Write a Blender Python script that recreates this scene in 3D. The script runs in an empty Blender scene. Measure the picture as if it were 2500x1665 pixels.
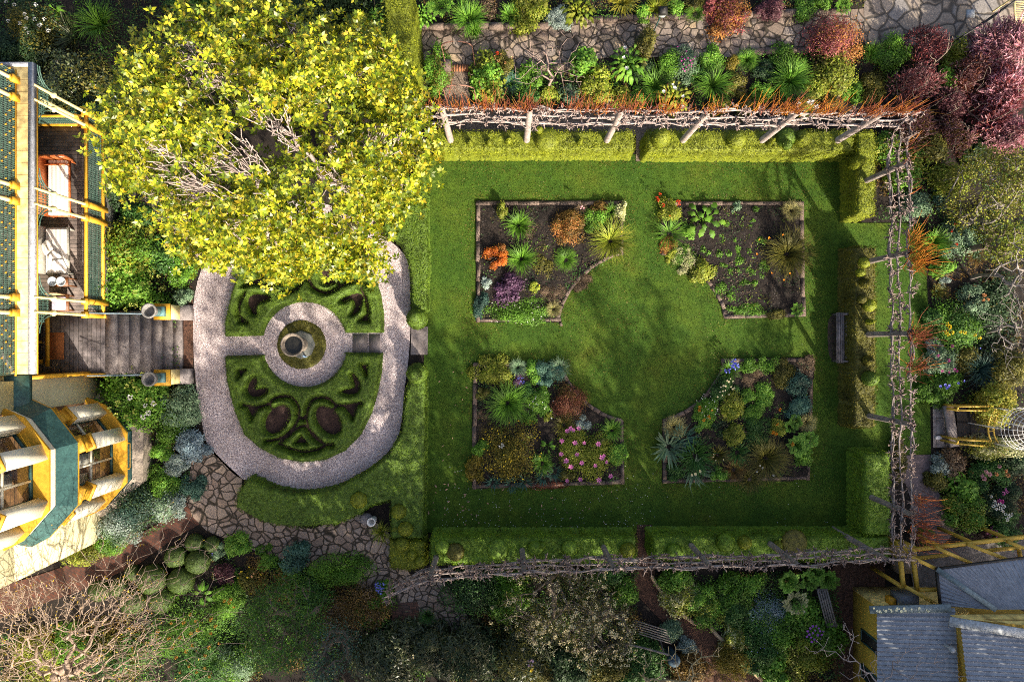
import bpy, math, random
import numpy as np
from mathutils import Vector
random.seed(7); R = np.random.default_rng(7)
PI = math.pi
CAM_H = 24.0; FPX = 1667.0
scene = bpy.context.scene
COL = scene.collection

# ------------------------------------------------------------------ helpers
def P(px, py, z=0.0):
    """ground-plan position of a thing seen at photo pixel (px,py) whose height is z"""
    k = (CAM_H - z) / FPX
    return ((px - 1250) * k, (832.5 - py) * k, z)
def PL(pts, z=0.0): return np.array([P(x, y, z)[:2] for x, y in pts])
def rot2(a): return np.array([[math.cos(a), -math.sin(a)], [math.sin(a), math.cos(a)]])
def unit(v):
    v = np.asarray(v, float); return v / (np.linalg.norm(v, axis=-1, keepdims=True) + 1e-9)

def hash2(ix, iy, s):
    h = (ix * 374761393 + iy * 668265263 + s * 974711) & 0xffffffff
    h = ((h ^ (h >> 13)) * 1274126177) & 0xffffffff
    return ((h ^ (h >> 16)) & 0xffff) / 65535.0
def noise2(x, y, s=0):
    x = np.asarray(x, float); y = np.asarray(y, float)
    ix = np.floor(x).astype(np.int64); iy = np.floor(y).astype(np.int64)
    fx = x - ix; fy = y - iy; fx = fx*fx*(3-2*fx); fy = fy*fy*(3-2*fy)
    a = hash2(ix, iy, s); b = hash2(ix+1, iy, s); c = hash2(ix, iy+1, s); d = hash2(ix+1, iy+1, s)
    return (a*(1-fx)+b*fx)*(1-fy) + (c*(1-fx)+d*fx)*fy
def fbm(x, y, s=0):
    return .55*noise2(x, y, s)+.3*noise2(x*2.1+3, y*2.1, s+1)+.15*noise2(x*4.3, y*4.3+9, s+2)

def catmull(pts, n=6, closed=True):
    pts = [np.array(p, float) for p in pts]; out = []; m = len(pts)
    for i in range(m if closed else m-1):
        if closed: p0, p1, p2, p3 = pts[i-1], pts[i], pts[(i+1) % m], pts[(i+2) % m]
        else: p0, p1, p2, p3 = pts[max(i-1, 0)], pts[i], pts[i+1], pts[min(i+2, m-1)]
        for k in range(n):
            t = k/n
            out.append(.5*((2*p1)+(-p0+p2)*t+(2*p0-5*p1+4*p2-p3)*t*t+(-p0+3*p1-3*p2+p3)*t**3))
    if not closed: out.append(pts[-1])
    return np.array(out)
def ell(cx, cy, a, b, rot=0, n=28):
    t = np.linspace(0, 2*PI, n, endpoint=False)
    p = np.stack([a*np.cos(t), b*np.sin(t)], 1) @ rot2(math.radians(rot)).T
    return p + [cx, cy]
def arc(cx, cy, r, a0, a1, n=14):
    t = np.radians(np.linspace(a0, a1, n)); return [(cx+r*math.cos(q), cy+r*math.sin(q)) for q in t]

def inside(pts, poly):
    x, y = pts[:, 0], pts[:, 1]; c = np.zeros(len(pts), bool); n = len(poly)
    for i in range(n):
        x1, y1 = poly[i]; x2, y2 = poly[(i+1) % n]
        m = ((y1 > y) != (y2 > y)) & (x < (x2-x1)*(y-y1)/((y2-y1) if abs(y2-y1) > 1e-12 else 1e-12)+x1)
        c ^= m
    return c
def segdist(pts, line, closed=False):
    d = np.full(len(pts), 1e9); n = len(line)
    for i in range(n if closed else n-1):
        a = np.array(line[i]); b = np.array(line[(i+1) % n]); ab = b-a
        t = np.clip(((pts-a) @ ab)/max(ab @ ab, 1e-12), 0, 1)
        q = pts-(a+t[:, None]*ab); d = np.minimum(d, np.hypot(q[:, 0], q[:, 1]))
    return d
def sdf(pts, poly):
    d = segdist(pts, poly, True); return np.where(inside(pts, poly), d, -d)

# ------------------------------------------------------------------ materials
MATS = {}
def nodes(name):
    m = bpy.data.materials.new(name); m.use_nodes = True
    nt = m.node_tree; nt.nodes.clear()
    out = nt.nodes.new('ShaderNodeOutputMaterial'); b = nt.nodes.new('ShaderNodeBsdfPrincipled')
    nt.links.new(b.outputs[0], out.inputs[0]); return m, nt, b, out
def N(nt, t, **kw):
    n = nt.nodes.new(t)
    for k, v in kw.items():
        if k in n.inputs: n.inputs[k].default_value = v
        else: setattr(n, k, v)
    return n
def ramp(nt, cols, pos=None):
    r = nt.nodes.new('ShaderNodeValToRGB'); e = r.color_ramp.elements
    while len(e) < len(cols): e.new(.5)
    for i, c in enumerate(cols):
        e[i].position = pos[i] if pos else i/(max(1, len(cols)-1)); e[i].color = (*c, 1)
    return r
def objco(nt):
    # world-anchored coordinates, so neighbouring plants do not repeat
    return nt.nodes.new('ShaderNodeNewGeometry').outputs['Position']
def fol(key, cols, trans=.22, rough=.55, spec=.3, var=.45):
    if key in MATS: return MATS[key]
    m, nt, b, out = nodes('leaf_'+key)
    g = nt.nodes.new('ShaderNodeNewGeometry'); r = ramp(nt, cols)
    nt.links.new(g.outputs['Random Per Island'], r.inputs[0])
    no = N(nt, 'ShaderNodeTexNoise', Scale=1.7, Detail=3.0); nt.links.new(g.outputs['Position'], no.inputs['Vector'])
    mp = N(nt, 'ShaderNodeMapRange'); mp.inputs[1].default_value = .3; mp.inputs[2].default_value = .7
    mp.inputs[3].default_value = 1-var; mp.inputs[4].default_value = 1+var*.6
    nt.links.new(no.outputs['Fac'], mp.inputs[0])
    mx = N(nt, 'ShaderNodeMix', data_type='RGBA', blend_type='MULTIPLY'); mx.inputs[0].default_value = 1
    nt.links.new(r.outputs[0], mx.inputs[6]); nt.links.new(mp.outputs[0], mx.inputs[7])
    nt.links.new(mx.outputs[2], b.inputs['Base Color'])
    b.inputs['Roughness'].default_value = rough; b.inputs['Specular IOR Level'].default_value = spec
    if trans > 0:
        t = nt.nodes.new('ShaderNodeBsdfTranslucent'); nt.links.new(mx.outputs[2], t.inputs[0])
        ms = nt.nodes.new('ShaderNodeMixShader'); ms.inputs[0].default_value = trans
        nt.links.new(b.outputs[0], ms.inputs[1]); nt.links.new(t.outputs[0], ms.inputs[2]); nt.links.new(ms.outputs[0], out.inputs[0])
    MATS[key] = m; return m
def pm(key, c1, c2, scale=6, rough=.7, bump=.2, bscale=None, detail=5, metal=0, spec=.4, fine=.35):
    if key in MATS: return MATS[key]
    m, nt, b, out = nodes(key); co = objco(nt)
    n1 = N(nt, 'ShaderNodeTexNoise', Scale=scale, Detail=detail, Roughness=.65); nt.links.new(co, n1.inputs['Vector'])
    r = ramp(nt, [c1, c2], [.35, .65]); nt.links.new(n1.outputs['Fac'], r.inputs[0])
    n2 = N(nt, 'ShaderNodeTexNoise', Scale=bscale or scale*6, Detail=4.0); nt.links.new(co, n2.inputs['Vector'])
    mp = N(nt, 'ShaderNodeMapRange'); mp.inputs[1].default_value = .3; mp.inputs[2].default_value = .7
    mp.inputs[3].default_value = 1-fine; mp.inputs[4].default_value = 1+fine; nt.links.new(n2.outputs['Fac'], mp.inputs[0])
    mx = N(nt, 'ShaderNodeMix', data_type='RGBA', blend_type='MULTIPLY'); mx.inputs[0].default_value = 1
    nt.links.new(r.outputs[0], mx.inputs[6]); nt.links.new(mp.outputs[0], mx.inputs[7]); nt.links.new(mx.outputs[2], b.inputs['Base Color'])
    b.inputs['Roughness'].default_value = rough; b.inputs['Metallic'].default_value = metal; b.inputs['Specular IOR Level'].default_value = spec
    if bump:
        bp = N(nt, 'ShaderNodeBump', Strength=bump, Distance=.02); nt.links.new(n2.outputs['Fac'], bp.inputs['Height']); nt.links.new(bp.outputs[0], b.inputs['Normal'])
    MATS[key] = m; return m
def stone_mat(key, cols, scale, joint, jw=.05, bump=.6, warp=.12, randomness=1.0):
    """crazy paving: warped voronoi cells, each stone its own tint, dark joints"""
    if key in MATS: return MATS[key]
    m, nt, b, out = nodes(key); co = objco(nt)
    wn = N(nt, 'ShaderNodeTexNoise', Scale=2.2, Detail=2.0); nt.links.new(co, wn.inputs['Vector'])
    va = N(nt, 'ShaderNodeVectorMath', operation='MULTIPLY_ADD'); va.inputs[1].default_value = (warp*2, warp*2, 0)
    w2 = N(nt, 'ShaderNodeTexNoise', Scale=.75, Detail=1.0); nt.links.new(co, w2.inputs['Vector']); vb = N(nt, 'ShaderNodeVectorMath', operation='MULTIPLY_ADD'); vb.inputs[1].default_value = (warp*7, warp*7, 0); nt.links.new(w2.outputs['Color'], vb.inputs[0]); nt.links.new(co, vb.inputs[2])
    nt.links.new(wn.outputs['Color'], va.inputs[0]); nt.links.new(vb.outputs[0], va.inputs[2])
    fl = N(nt, 'ShaderNodeVectorMath', operation='MULTIPLY'); fl.inputs[1].default_value = (1, 1, 0); nt.links.new(va.outputs[0], fl.inputs[0])
    v1 = N(nt, 'ShaderNodeTexVoronoi', Scale=scale, Randomness=randomness); v2 = N(nt, 'ShaderNodeTexVoronoi', feature='DISTANCE_TO_EDGE', Scale=scale, Randomness=randomness)
    nt.links.new(fl.outputs[0], v1.inputs['Vector']); nt.links.new(fl.outputs[0], v2.inputs['Vector'])
    sp = nt.nodes.new('ShaderNodeSeparateColor'); nt.links.new(v1.outputs['Color'], sp.inputs[0])
    r = ramp(nt, cols); nt.links.new(sp.outputs[0], r.inputs[0])
    no = N(nt, 'ShaderNodeTexNoise', Scale=14.0, Detail=6.0, Roughness=.7); nt.links.new(co, no.inputs['Vector'])
    mp = N(nt, 'ShaderNodeMapRange'); mp.inputs[1].default_value = .3; mp.inputs[2].default_value = .7; mp.inputs[3].default_value = .6; mp.inputs[4].default_value = 1.4
    nt.links.new(no.outputs['Fac'], mp.inputs[0])
    mx = N(nt, 'ShaderNodeMix', data_type='RGBA', blend_type='MULTIPLY'); mx.inputs[0].default_value = 1
    nt.links.new(r.outputs[0], mx.inputs[6]); nt.links.new(mp.outputs[0], mx.inputs[7])
    nj = N(nt, 'ShaderNodeTexNoise', Scale=7.0, Detail=3.0); nt.links.new(co, nj.inputs['Vector'])
    ad = N(nt, 'ShaderNodeMath', operation='MULTIPLY_ADD'); ad.inputs[1].default_value = -.06; nt.links.new(nj.outputs['Fac'], ad.inputs[0]); nt.links.new(v2.outputs['Distance'], ad.inputs[2])
    mr = N(nt, 'ShaderNodeMapRange'); mr.inputs[1].default_value = jw-.03; mr.inputs[2].default_value = jw+.035; nt.links.new(ad.outputs[0], mr.inputs[0])
    mj = N(nt, 'ShaderNodeMix', data_type='RGBA'); mj.inputs[6].default_value = (*joint, 1)
    nt.links.new(mr.outputs[0], mj.inputs[0]); nt.links.new(mx.outputs[2], mj.inputs[7]); nt.links.new(mj.outputs[2], b.inputs['Base Color'])
    b.inputs['Roughness'].default_value = .85
    hm = N(nt, 'ShaderNodeMath', operation='MULTIPLY_ADD'); hm.inputs[1].default_value = .25; nt.links.new(no.outputs['Fac'], hm.inputs[0]); nt.links.new(mr.outputs[0], hm.inputs[2])
    bp = N(nt, 'ShaderNodeBump', Strength=bump, Distance=.03); nt.links.new(hm.outputs[0], bp.inputs['Height']); nt.links.new(bp.outputs[0], b.inputs['Normal'])
    MATS[key] = m; return m
def gravel_mat(key, cols, scale=38):
    if key in MATS: return MATS[key]
    m, nt, b, out = nodes(key); co = objco(nt)
    v = N(nt, 'ShaderNodeTexVoronoi', Scale=scale); nt.links.new(co, v.inputs['Vector'])
    sp = nt.nodes.new('ShaderNodeSeparateColor'); nt.links.new(v.outputs['Color'], sp.inputs[0])
    r = ramp(nt, cols); nt.links.new(sp.outputs[0], r.inputs[0])
    no = N(nt, 'ShaderNodeTexNoise', Scale=1.1, Detail=5.0); nt.links.new(co, no.inputs['Vector'])
    mp = N(nt, 'ShaderNodeMapRange'); mp.inputs[1].default_value = .3; mp.inputs[2].default_value = .7; mp.inputs[3].default_value = .75; mp.inputs[4].default_value = 1.2
    nt.links.new(no.outputs['Fac'], mp.inputs[0])
    mx = N(nt, 'ShaderNodeMix', data_type='RGBA', blend_type='MULTIPLY'); mx.inputs[0].default_value = 1
    nt.links.new(r.outputs[0], mx.inputs[6]); nt.links.new(mp.outputs[0], mx.inputs[7]); nt.links.new(mx.outputs[2], b.inputs['Base Color'])
    b.inputs['Roughness'].default_value = .9
    bp = N(nt, 'ShaderNodeBump', Strength=.7, Distance=.02); nt.links.new(v.outputs['Distance'], bp.inputs['Height']); nt.links.new(bp.outputs[0], b.inputs['Normal'])
    MATS[key] = m; return m
def brick_mat(key, c1, c2, joint, scale=1, rotz=0.0, bw=.23, bh=.11):
    if key in MATS: return MATS[key]
    m, nt, b, out = nodes(key); co = objco(nt)
    mpg = N(nt, 'ShaderNodeMapping'); mpg.inputs['Rotation'].default_value = (0, 0, rotz); nt.links.new(co, mpg.inputs['Vector'])
    t = N(nt, 'ShaderNodeTexBrick'); t.inputs['Color1'].default_value = (*c1, 1); t.inputs['Color2'].default_value = (*c2, 1); t.inputs['Mortar'].default_value = (*joint, 1)
    t.inputs['Scale'].default_value = 1; t.inputs['Mortar Size'].default_value = .008; t.inputs['Brick Width'].default_value = bw; t.inputs['Row Height'].default_value = bh
    nt.links.new(mpg.outputs[0], t.inputs['Vector'])
    no = N(nt, 'ShaderNodeTexNoise', Scale=5.0, Detail=5.0); nt.links.new(co, no.inputs['Vector'])
    mp = N(nt, 'ShaderNodeMapRange'); mp.inputs[1].default_value = .3; mp.inputs[2].default_value = .7; mp.inputs[3].default_value = .5; mp.inputs[4].default_value = 1.4
    nt.links.new(no.outputs['Fac'], mp.inputs[0])
    mx = N(nt, 'ShaderNodeMix', data_type='RGBA', blend_type='MULTIPLY'); mx.inputs[0].default_value = 1
    nt.links.new(t.outputs['Color'], mx.inputs[6]); nt.links.new(mp.outputs[0], mx.inputs[7]); nt.links.new(mx.outputs[2], b.inputs['Base Color'])
    b.inputs['Roughness'].default_value = .85; MATS[key] = m; return m

PAL = {
 'lime': [(.13,.20,.015),(.24,.28,.02),(.32,.32,.05)], 'green': [(.06,.145,.012),(.105,.24,.02),(.17,.33,.03)],
 'bright': [(.075,.20,.015),(.14,.32,.03),(.24,.40,.05)], 'deep': [(.025,.08,.014),(.05,.14,.024),(.09,.20,.04)],
 'dark': [(.014,.035,.012),(.03,.065,.022),(.06,.11,.04)], 'olive': [(.07,.08,.012),(.13,.125,.018),(.20,.17,.03)],
 'mustard': [(.14,.12,.01),(.22,.17,.015),(.34,.25,.03)], 'silver': [(.20,.27,.22),(.30,.38,.33),(.42,.48,.44)],
 'sage': [(.10,.18,.09),(.16,.26,.14),(.24,.33,.20)], 'blue': [(.04,.11,.07),(.07,.16,.11),(.12,.23,.17)],
 'steel': [(.18,.26,.28),(.26,.36,.40),(.36,.45,.50)], 'purple': [(.05,.018,.045),(.10,.04,.09),(.20,.11,.19)],
 'plum': [(.06,.02,.03),(.10,.035,.045),(.18,.075,.085)], 'red': [(.10,.025,.015),(.20,.06,.03),(.34,.14,.08)],
 'smoke': [(.17,.06,.06),(.28,.125,.125),(.42,.24,.23)], 'wine': [(.14,.025,.03),(.24,.055,.06),(.34,.12,.10)],
 'pinkplume': [(.44,.17,.22),(.58,.28,.33),(.72,.45,.48)], 'orange': [(.42,.07,.01),(.60,.14,.015),(.70,.26,.03)],
 'bronze': [(.10,.06,.015),(.18,.10,.02),(.26,.17,.04)], 'copper': [(.25,.07,.02),(.40,.16,.03),(.50,.28,.08)],
 'dry': [(.10,.065,.04),(.18,.12,.07),(.28,.20,.12)], 'straw': [(.30,.26,.08),(.42,.38,.13),(.52,.48,.22)],
 'gold': [(.34,.30,.02),(.46,.42,.04),(.55,.50,.10)], 'cream': [(.30,.34,.10),(.48,.48,.22),(.62,.58,.34)],
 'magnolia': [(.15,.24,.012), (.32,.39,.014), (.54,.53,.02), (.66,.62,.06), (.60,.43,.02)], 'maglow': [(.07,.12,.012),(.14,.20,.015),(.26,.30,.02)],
 'box': [(.055,.10,.007),(.10,.175,.012),(.16,.235,.018)], 'boxgreen': [(.08,.15,.008),(.14,.245,.014),(.22,.32,.025)], 'boxlime': [(.11,.14,.006),(.19,.22,.01),(.27,.29,.02)],
 'boxdark': [(.03,.055,.008),(.055,.095,.012),(.09,.13,.018)], 'boxolive': [(.06,.06,.007),(.11,.105,.010),(.16,.14,.015)],
 'rhodo': [(.03,.05,.018),(.06,.085,.03),(.14,.15,.06)], 'teal': [(.02,.06,.045),(.04,.09,.07),(.08,.15,.11)],
}
def F(p): return fol(p, PAL[p], var=.65 if p.startswith('box') else .5, trans=.36 if p in ('magnolia', 'maglow') else .25, rough=.38 if p in ('magnolia', 'maglow', 'rhodo') else .55, spec=.5 if p in ('magnolia', 'maglow', 'rhodo') else .3)
FC = {'white': (.85,.83,.78), 'pink': (.62,.17,.42), 'magenta': (.62,.06,.38), 'orange': (.78,.27,.02), 'ochre': (.42,.21,.035), 'red': (.75,.07,.02), 'yellow': (.85,.62,.03),
      'blue': (.20,.22,.72), 'violet': (.36,.10,.58), 'cream': (.85,.74,.45), 'lilac': (.72,.52,.68), 'limeflower': (.45,.55,.06), 'palepink': (.72,.38,.42), 'apricot': (.75,.38,.16), 'limeball': (.5,.55,.12)}
def FM(c):
    k = 'petal_'+c
    if k not in MATS: fol(k, [tuple(v*.75 for v in FC[c]), FC[c]], trans=.15, var=.15)
    return MATS[k]

# ------------------------------------------------------------------ mesh building
def mesh_np(name, V, Fq, mats, midx=None, smooth=False):
    """V (n,3); Fq list/array of equal-size faces"""
    me = bpy.data.meshes.new(name); V = np.asarray(V, np.float32); Fq = np.asarray(Fq, np.int32); k = Fq.shape[1]
    me.vertices.add(len(V)); me.vertices.foreach_set('co', V.ravel())
    me.loops.add(Fq.size); me.loops.foreach_set('vertex_index', Fq.ravel())
    me.polygons.add(len(Fq)); me.polygons.foreach_set('loop_start', np.arange(0, Fq.size, k, dtype=np.int32))
    try: me.polygons.foreach_set('loop_total', np.full(len(Fq), k, np.int32))
    except Exception: pass
    for m in mats: me.materials.append(m)
    if midx is not None: me.polygons.foreach_set('material_index', np.asarray(midx, np.int32))
    if smooth: me.polygons.foreach_set('use_smooth', np.ones(len(Fq), bool))
    me.update(calc_edges=True); me.validate(); return me
def link(name, me, parent=None):
    o = bpy.data.objects.new(name, me); COL.objects.link(o)
    if parent is not None: o.parent = parent
    return o
def tag(o, label, cat, group=None):
    o['label'] = label; o['category'] = cat
    if group: o['group'] = group
    return o
def thing(name, loc, label, cat, group=None):
    o = bpy.data.objects.new(name, None); o.location = loc; o.empty_display_size = .2; COL.objects.link(o)
    return tag(o, label, cat, group)
def base(parent):
    v = np.zeros(3)
    while parent is not None: v = v+np.array(parent.location); parent = parent.parent
    return v
class Q:
    """collects quads; build() links them as one mesh"""
    def __init__(s): s.V = []; s.Fc = []; s.M = []; s.n = 0
    def add(s, V, Fq, m=0):
        V = np.asarray(V, float).reshape(-1, 3); Fq = np.asarray(Fq, int).reshape(-1, 4)
        s.V.append(V); s.Fc.append(Fq+s.n); s.M.append(np.full(len(Fq), m)); s.n += len(V); return s
    def quads(s, A, m=0):
        A = np.asarray(A, float).reshape(-1, 4, 3); return s.add(A.reshape(-1, 3), np.arange(len(A)*4).reshape(-1, 4), m)
    def leaves(s, C, D, Nn, L, W, m=0, fold=.15, mid=.48):
        D = unit(D); S = unit(np.cross(D, Nn)); Nn = np.cross(S, D); L = np.broadcast_to(np.asarray(L, float).reshape(-1, 1), (len(C), 1)); W = np.broadcast_to(np.asarray(W, float).reshape(-1, 1), (len(C), 1))
        a = C; c = C+D*L; mm = C+D*L*mid+Nn*W*fold
        return s.quads(np.stack([a, mm+S*W/2, c, mm-S*W/2], 1), m)
    def blades(s, B, D, L, W, Hh, droop, m=0, segs=3):
        """arching blades: B base, D horizontal dir, L reach, W width, Hh rise, droop"""
        n = len(B); S = np.stack([-D[:, 1], D[:, 0], np.zeros(n)], 1); L = L.reshape(-1, 1); W = np.broadcast_to(np.asarray(W).reshape(-1, 1), (n, 1)); Hh = Hh.reshape(-1, 1); dr = np.broadcast_to(np.asarray(droop).reshape(-1, 1), (n, 1))
        D3 = np.concatenate([D[:, :2], np.zeros((n, 1))], 1); rows = []; curl = (R.normal(size=(n, 1))*.42*L) if droop is not None and segs > 2 else np.zeros((n, 1))
        for k in range(segs+1):
            t = k/segs; z = Hh*(t*(1+dr)-dr*t*t*1.25); w = W*(.55+.9*t-1.42*t*t if t < 1 else .06)
            c = B+D3*L*t+S*curl*t*t; c = c+np.concatenate([np.zeros((n, 2)), z], 1); rows.append((c+S*w/2, c-S*w/2))
        V = np.stack([v for r in rows for v in r], 1); base_i = np.arange(n)[:, None]*(2*(segs+1))
        Fq = np.concatenate([base_i+np.array([[2*k, 2*k+1, 2*k+3, 2*k+2]]) for k in range(segs)], 0)
        return s.add(V.reshape(-1, 3), Fq, m)
    def tubes(s, p0, p1, r0, r1, k=5, m=0):
        p0 = np.asarray(p0, float).reshape(-1, 3); p1 = np.asarray(p1, float).reshape(-1, 3); n = len(p0); d = unit(p1-p0)
        ref = np.where(np.abs(d[:, 2:3]) > .9, [[1., 0, 0]], [[0, 0, 1.]]); u = unit(np.cross(d, ref)); v = np.cross(d, u)
        r0 = np.broadcast_to(np.asarray(r0, float).reshape(-1, 1, 1), (n, 1, 1)); r1 = np.broadcast_to(np.asarray(r1, float).reshape(-1, 1, 1), (n, 1, 1))
        t = np.linspace(0, 2*PI, k, endpoint=False); ring = np.cos(t)[None, :, None]*u[:, None, :]+np.sin(t)[None, :, None]*v[:, None, :]
        V = np.concatenate([p0[:, None]+ring*r0, p1[:, None]+ring*r1], 1)
        i = np.arange(k); j = (i+1) % k; f = np.stack([i, j, j+k, i+k], 1)
        Fq = (np.arange(n)[:, None, None]*2*k+f[None]).reshape(-1, 4); return s.add(V.reshape(-1, 3), Fq, m)
    def path(s, pts, r, k=6, m=0):
        pts = np.asarray(pts, float); r = np.broadcast_to(np.asarray(r, float), (len(pts),)); d = unit(np.gradient(pts, axis=0))
        ref = np.array([0, 0, 1.]) if abs(d[0][2]) < .9 else np.array([1., 0, 0]); V = []
        t = np.linspace(0, 2*PI, k, endpoint=False)
        for p, dd, rr in zip(pts, d, r):
            u = unit(np.cross(dd, ref)); v = np.cross(dd, u); V.append(p+rr*(np.cos(t)[:, None]*u+np.sin(t)[:, None]*v))
        n = len(pts); i = np.arange(k); j = (i+1) % k; f = np.stack([i, j, j+k, i+k], 1)
        return s.add(np.concatenate(V), (np.arange(n-1)[:, None, None]*k+f[None]).reshape(-1, 4), m)
    def box(s, x0, x1, y0, y1, z0, z1, m=0):
        V = [(x, y, z) for z in (z0, z1) for x, y in ((x0, y0), (x1, y0), (x1, y1), (x0, y1))]
        return s.add(V, [(3, 2, 1, 0), (4, 5, 6, 7), (0, 1, 5, 4), (1, 2, 6, 5), (2, 3, 7, 6), (3, 0, 4, 7)], m)
    def rbox(s, cx, cy, z0, z1, sx, sy, ang, m=0, taper=1.0):
        V = []
        for z, k in ((z0, 1), (z1, taper)):
            for x, y in ((-1, -1), (1, -1), (1, 1), (-1, 1)):
                p = rot2(ang) @ np.array([x*sx/2*k, y*sy/2*k]); V.append((cx+p[0], cy+p[1], z))
        return s.add(V, [(3, 2, 1, 0), (4, 5, 6, 7), (0, 1, 5, 4), (1, 2, 6, 5), (2, 3, 7, 6), (3, 0, 4, 7)], m)
    def beam(s, p0, p1, w, h, m=0):
        p0 = np.array(p0, float); p1 = np.array(p1, float); d = unit(p1-p0)
        up = np.array([0, 0, 1.]) if abs(d[2]) < .95 else np.array([0, 1., 0]); u = unit(np.cross(d, up)); v = np.cross(u, d)
        V = [p+u*a*w/2+v*b*h/2 for p in (p0, p1) for a, b in ((-1, -1), (1, -1), (1, 1), (-1, 1))]
        return s.add(V, [(3, 2, 1, 0), (4, 5, 6, 7), (0, 1, 5, 4), (1, 2, 6, 5), (2, 3, 7, 6), (3, 0, 4, 7)], m)
    def lathe(s, c, prof, k=24, m=0):
        t = np.linspace(0, 2*PI, k, endpoint=False); V = []
        for r, z in prof: V.append(np.stack([c[0]+r*np.cos(t), c[1]+r*np.sin(t), np.full(k, c[2]+z)], 1))
        i = np.arange(k); j = (i+1) % k; f = np.stack([i, j, j+k, i+k], 1); n = len(prof)
        return s.add(np.concatenate(V), (np.arange(n-1)[:, None, None]*k+f[None]).reshape(-1, 4), m)
    def wall(s, poly, z0, z1, m=0, closed=True):
        n = len(poly); A = []
        for i in range(n if closed else n-1):
            a = poly[i]; b = poly[(i+1) % n]; A.append([(a[0], a[1], z0), (b[0], b[1], z0), (b[0], b[1], z1), (a[0], a[1], z1)])
        return s.quads(A, m)
    def build(s, name, mats, parent=None, smooth=False):
        V = np.concatenate(s.V)-base(parent); Fq = np.concatenate(s.Fc)
        mats = mats if isinstance(mats, (list, tuple)) else [mats]
        return link(name, mesh_np(name, V, Fq, mats, np.concatenate(s.M), smooth), parent)
def polymesh(name, poly, z, mat, parent=None, thick=0):
    b = base(parent); n = len(poly); V = [(p[0]-b[0], p[1]-b[1], z-b[2]) for p in poly]; Fc = [list(range(n))]
    me = bpy.data.meshes.new(name)
    if thick:
        V += [(v[0], v[1], v[2]-thick) for v in V[:n]]; Fc += [[i, i+n, (i+1) % n+n, (i+1) % n] for i in range(n)]
    a = sum(poly[i][0]*poly[(i+1) % n][1]-poly[(i+1) % n][0]*poly[i][1] for i in range(n))
    if a < 0: Fc = [f[::-1] for f in Fc]
    me.from_pydata(V, [], Fc); me.materials.append(mat); me.update(); return link(name, me, parent)
def struct(name, poly, z, mat, thick=0, kind='structure'):
    o = polymesh(name, poly, z, mat, None, thick); o['kind'] = kind; return o

def rand_dirs(n, zmin=-.3):
    z = R.uniform(zmin, 1, n); a = R.uniform(0, 2*PI, n); r = np.sqrt(np.maximum(0, 1-z*z)); return np.stack([r*np.cos(a), r*np.sin(a), z], 1)
def tangent(Nn):
    return unit(np.cross(Nn, unit(R.normal(size=Nn.shape))))

# ------------------------------------------------------------------ plants
def foliage_cloud(q, c, rx, ry, rz, leaf, n, lobes=9, asp=.55, lump=.45, m=0, drop=.0):
    """leaves over overlapping lobes filling an ellipsoid dome whose base is at c"""
    ld = rand_dirs(lobes, .0); lr = R.uniform(.2, 1.0, lobes)**.7
    lc = ld*lr[:, None]*(1-lump*.55)
    lrad = R.uniform(lump*.6, lump*1.15, lobes)
    if lobes == 1: lc[:] = 0; lrad[:] = 1
    k = R.integers(0, lobes, n); d = rand_dirs(n, -.35); rr = np.where(R.random(n) < .09, R.uniform(1.05, 1.45, n), R.uniform(.6, 1.05, n))
    p = lc[k]+d*(lrad[k]*rr)[:, None]; p[:, 2] = np.abs(p[:, 2])
    C = np.array(c)+p*[rx, ry, rz]
    Nn = unit(d+np.array([0, 0, .7])+R.normal(size=(n, 3))*.45); D = unit(tangent(Nn)+np.array([0, 0, -drop]))
    L = leaf*R.uniform(.7, 1.3, n); q.leaves(C-D*L[:, None]*.5, D, Nn, L, L*asp, m)
_fl = {}
def flower_mesh(col, size, kind='open'):
    k = (col, round(size, 3), kind)
    if k in _fl: return _fl[k]
    q = Q(); n = {'open': 6, 'lily': 5, 'ball': 26, 'cup': 7, 'cluster': 18}[kind]
    if kind in ('ball', 'cluster'):
        d = rand_dirs(n, -.1); s = .5 if kind == 'ball' else .62
        q.leaves(d*size*s*.55, unit(d+R.normal(size=d.shape)*.4), tangent(d), np.full(n, size*.55), np.full(n, size*.4), 0)
        mats = [FM(col)]
    else:
        a = np.arange(n)*2*PI/n+R.uniform(0, 1); up = .35 if kind == 'open' else 1.0
        D = np.stack([np.cos(a), np.sin(a), np.full(n, up)], 1); q.leaves(np.zeros((n, 3)), D, np.tile([0, 0, 1.], (n, 1)), np.full(n, size*.62)*R.uniform(.75, 1.15, n), np.full(n, size*.30 if kind == 'open' and size > .1 else size*.42), 0, .1, .6)
        dd = rand_dirs(8, .2); q.leaves(dd*size*.04, dd, tangent(dd), np.full(8, size*.16), np.full(8, size*.12), 1)
        mats = [FM(col), FM('yellow' if col in ('white', 'cream', 'palepink') else 'magenta' if col == 'pink' else 'orange')]
    me = mesh_np('petals', np.concatenate(q.V), np.concatenate(q.Fc), mats, np.concatenate(q.M)); _fl[k] = me; return me
def flowers(parent, pts, col, size, kind='open', name='flower'):
    b = base(parent)
    for p in pts:
        o = bpy.data.objects.new(name, flower_mesh(col, size, kind)); COL.objects.link(o); o.parent = parent
        o.location = Vector(p)-Vector(b); o.rotation_euler = (random.uniform(-.3, .3), random.uniform(-.3, .3), random.uniform(0, 6.28)); s = random.uniform(.8, 1.2); o.scale = (s, s, s)
def add_flowers(t, c, rx, ry, h, fl):
    """fl: (colour, size_m, kind, name, pixel list or count)"""
    col, size, kind, nm, pts = fl
    if isinstance(pts, int):
        d = rand_dirs(pts, .25); pp = np.array(c)+d*[rx*.92, ry*.92, h*1.02]
    else: pp = [P(x, y, h*1.02) for x, y in pts]
    flowers(t, pp, col, size, kind, nm)

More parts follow.
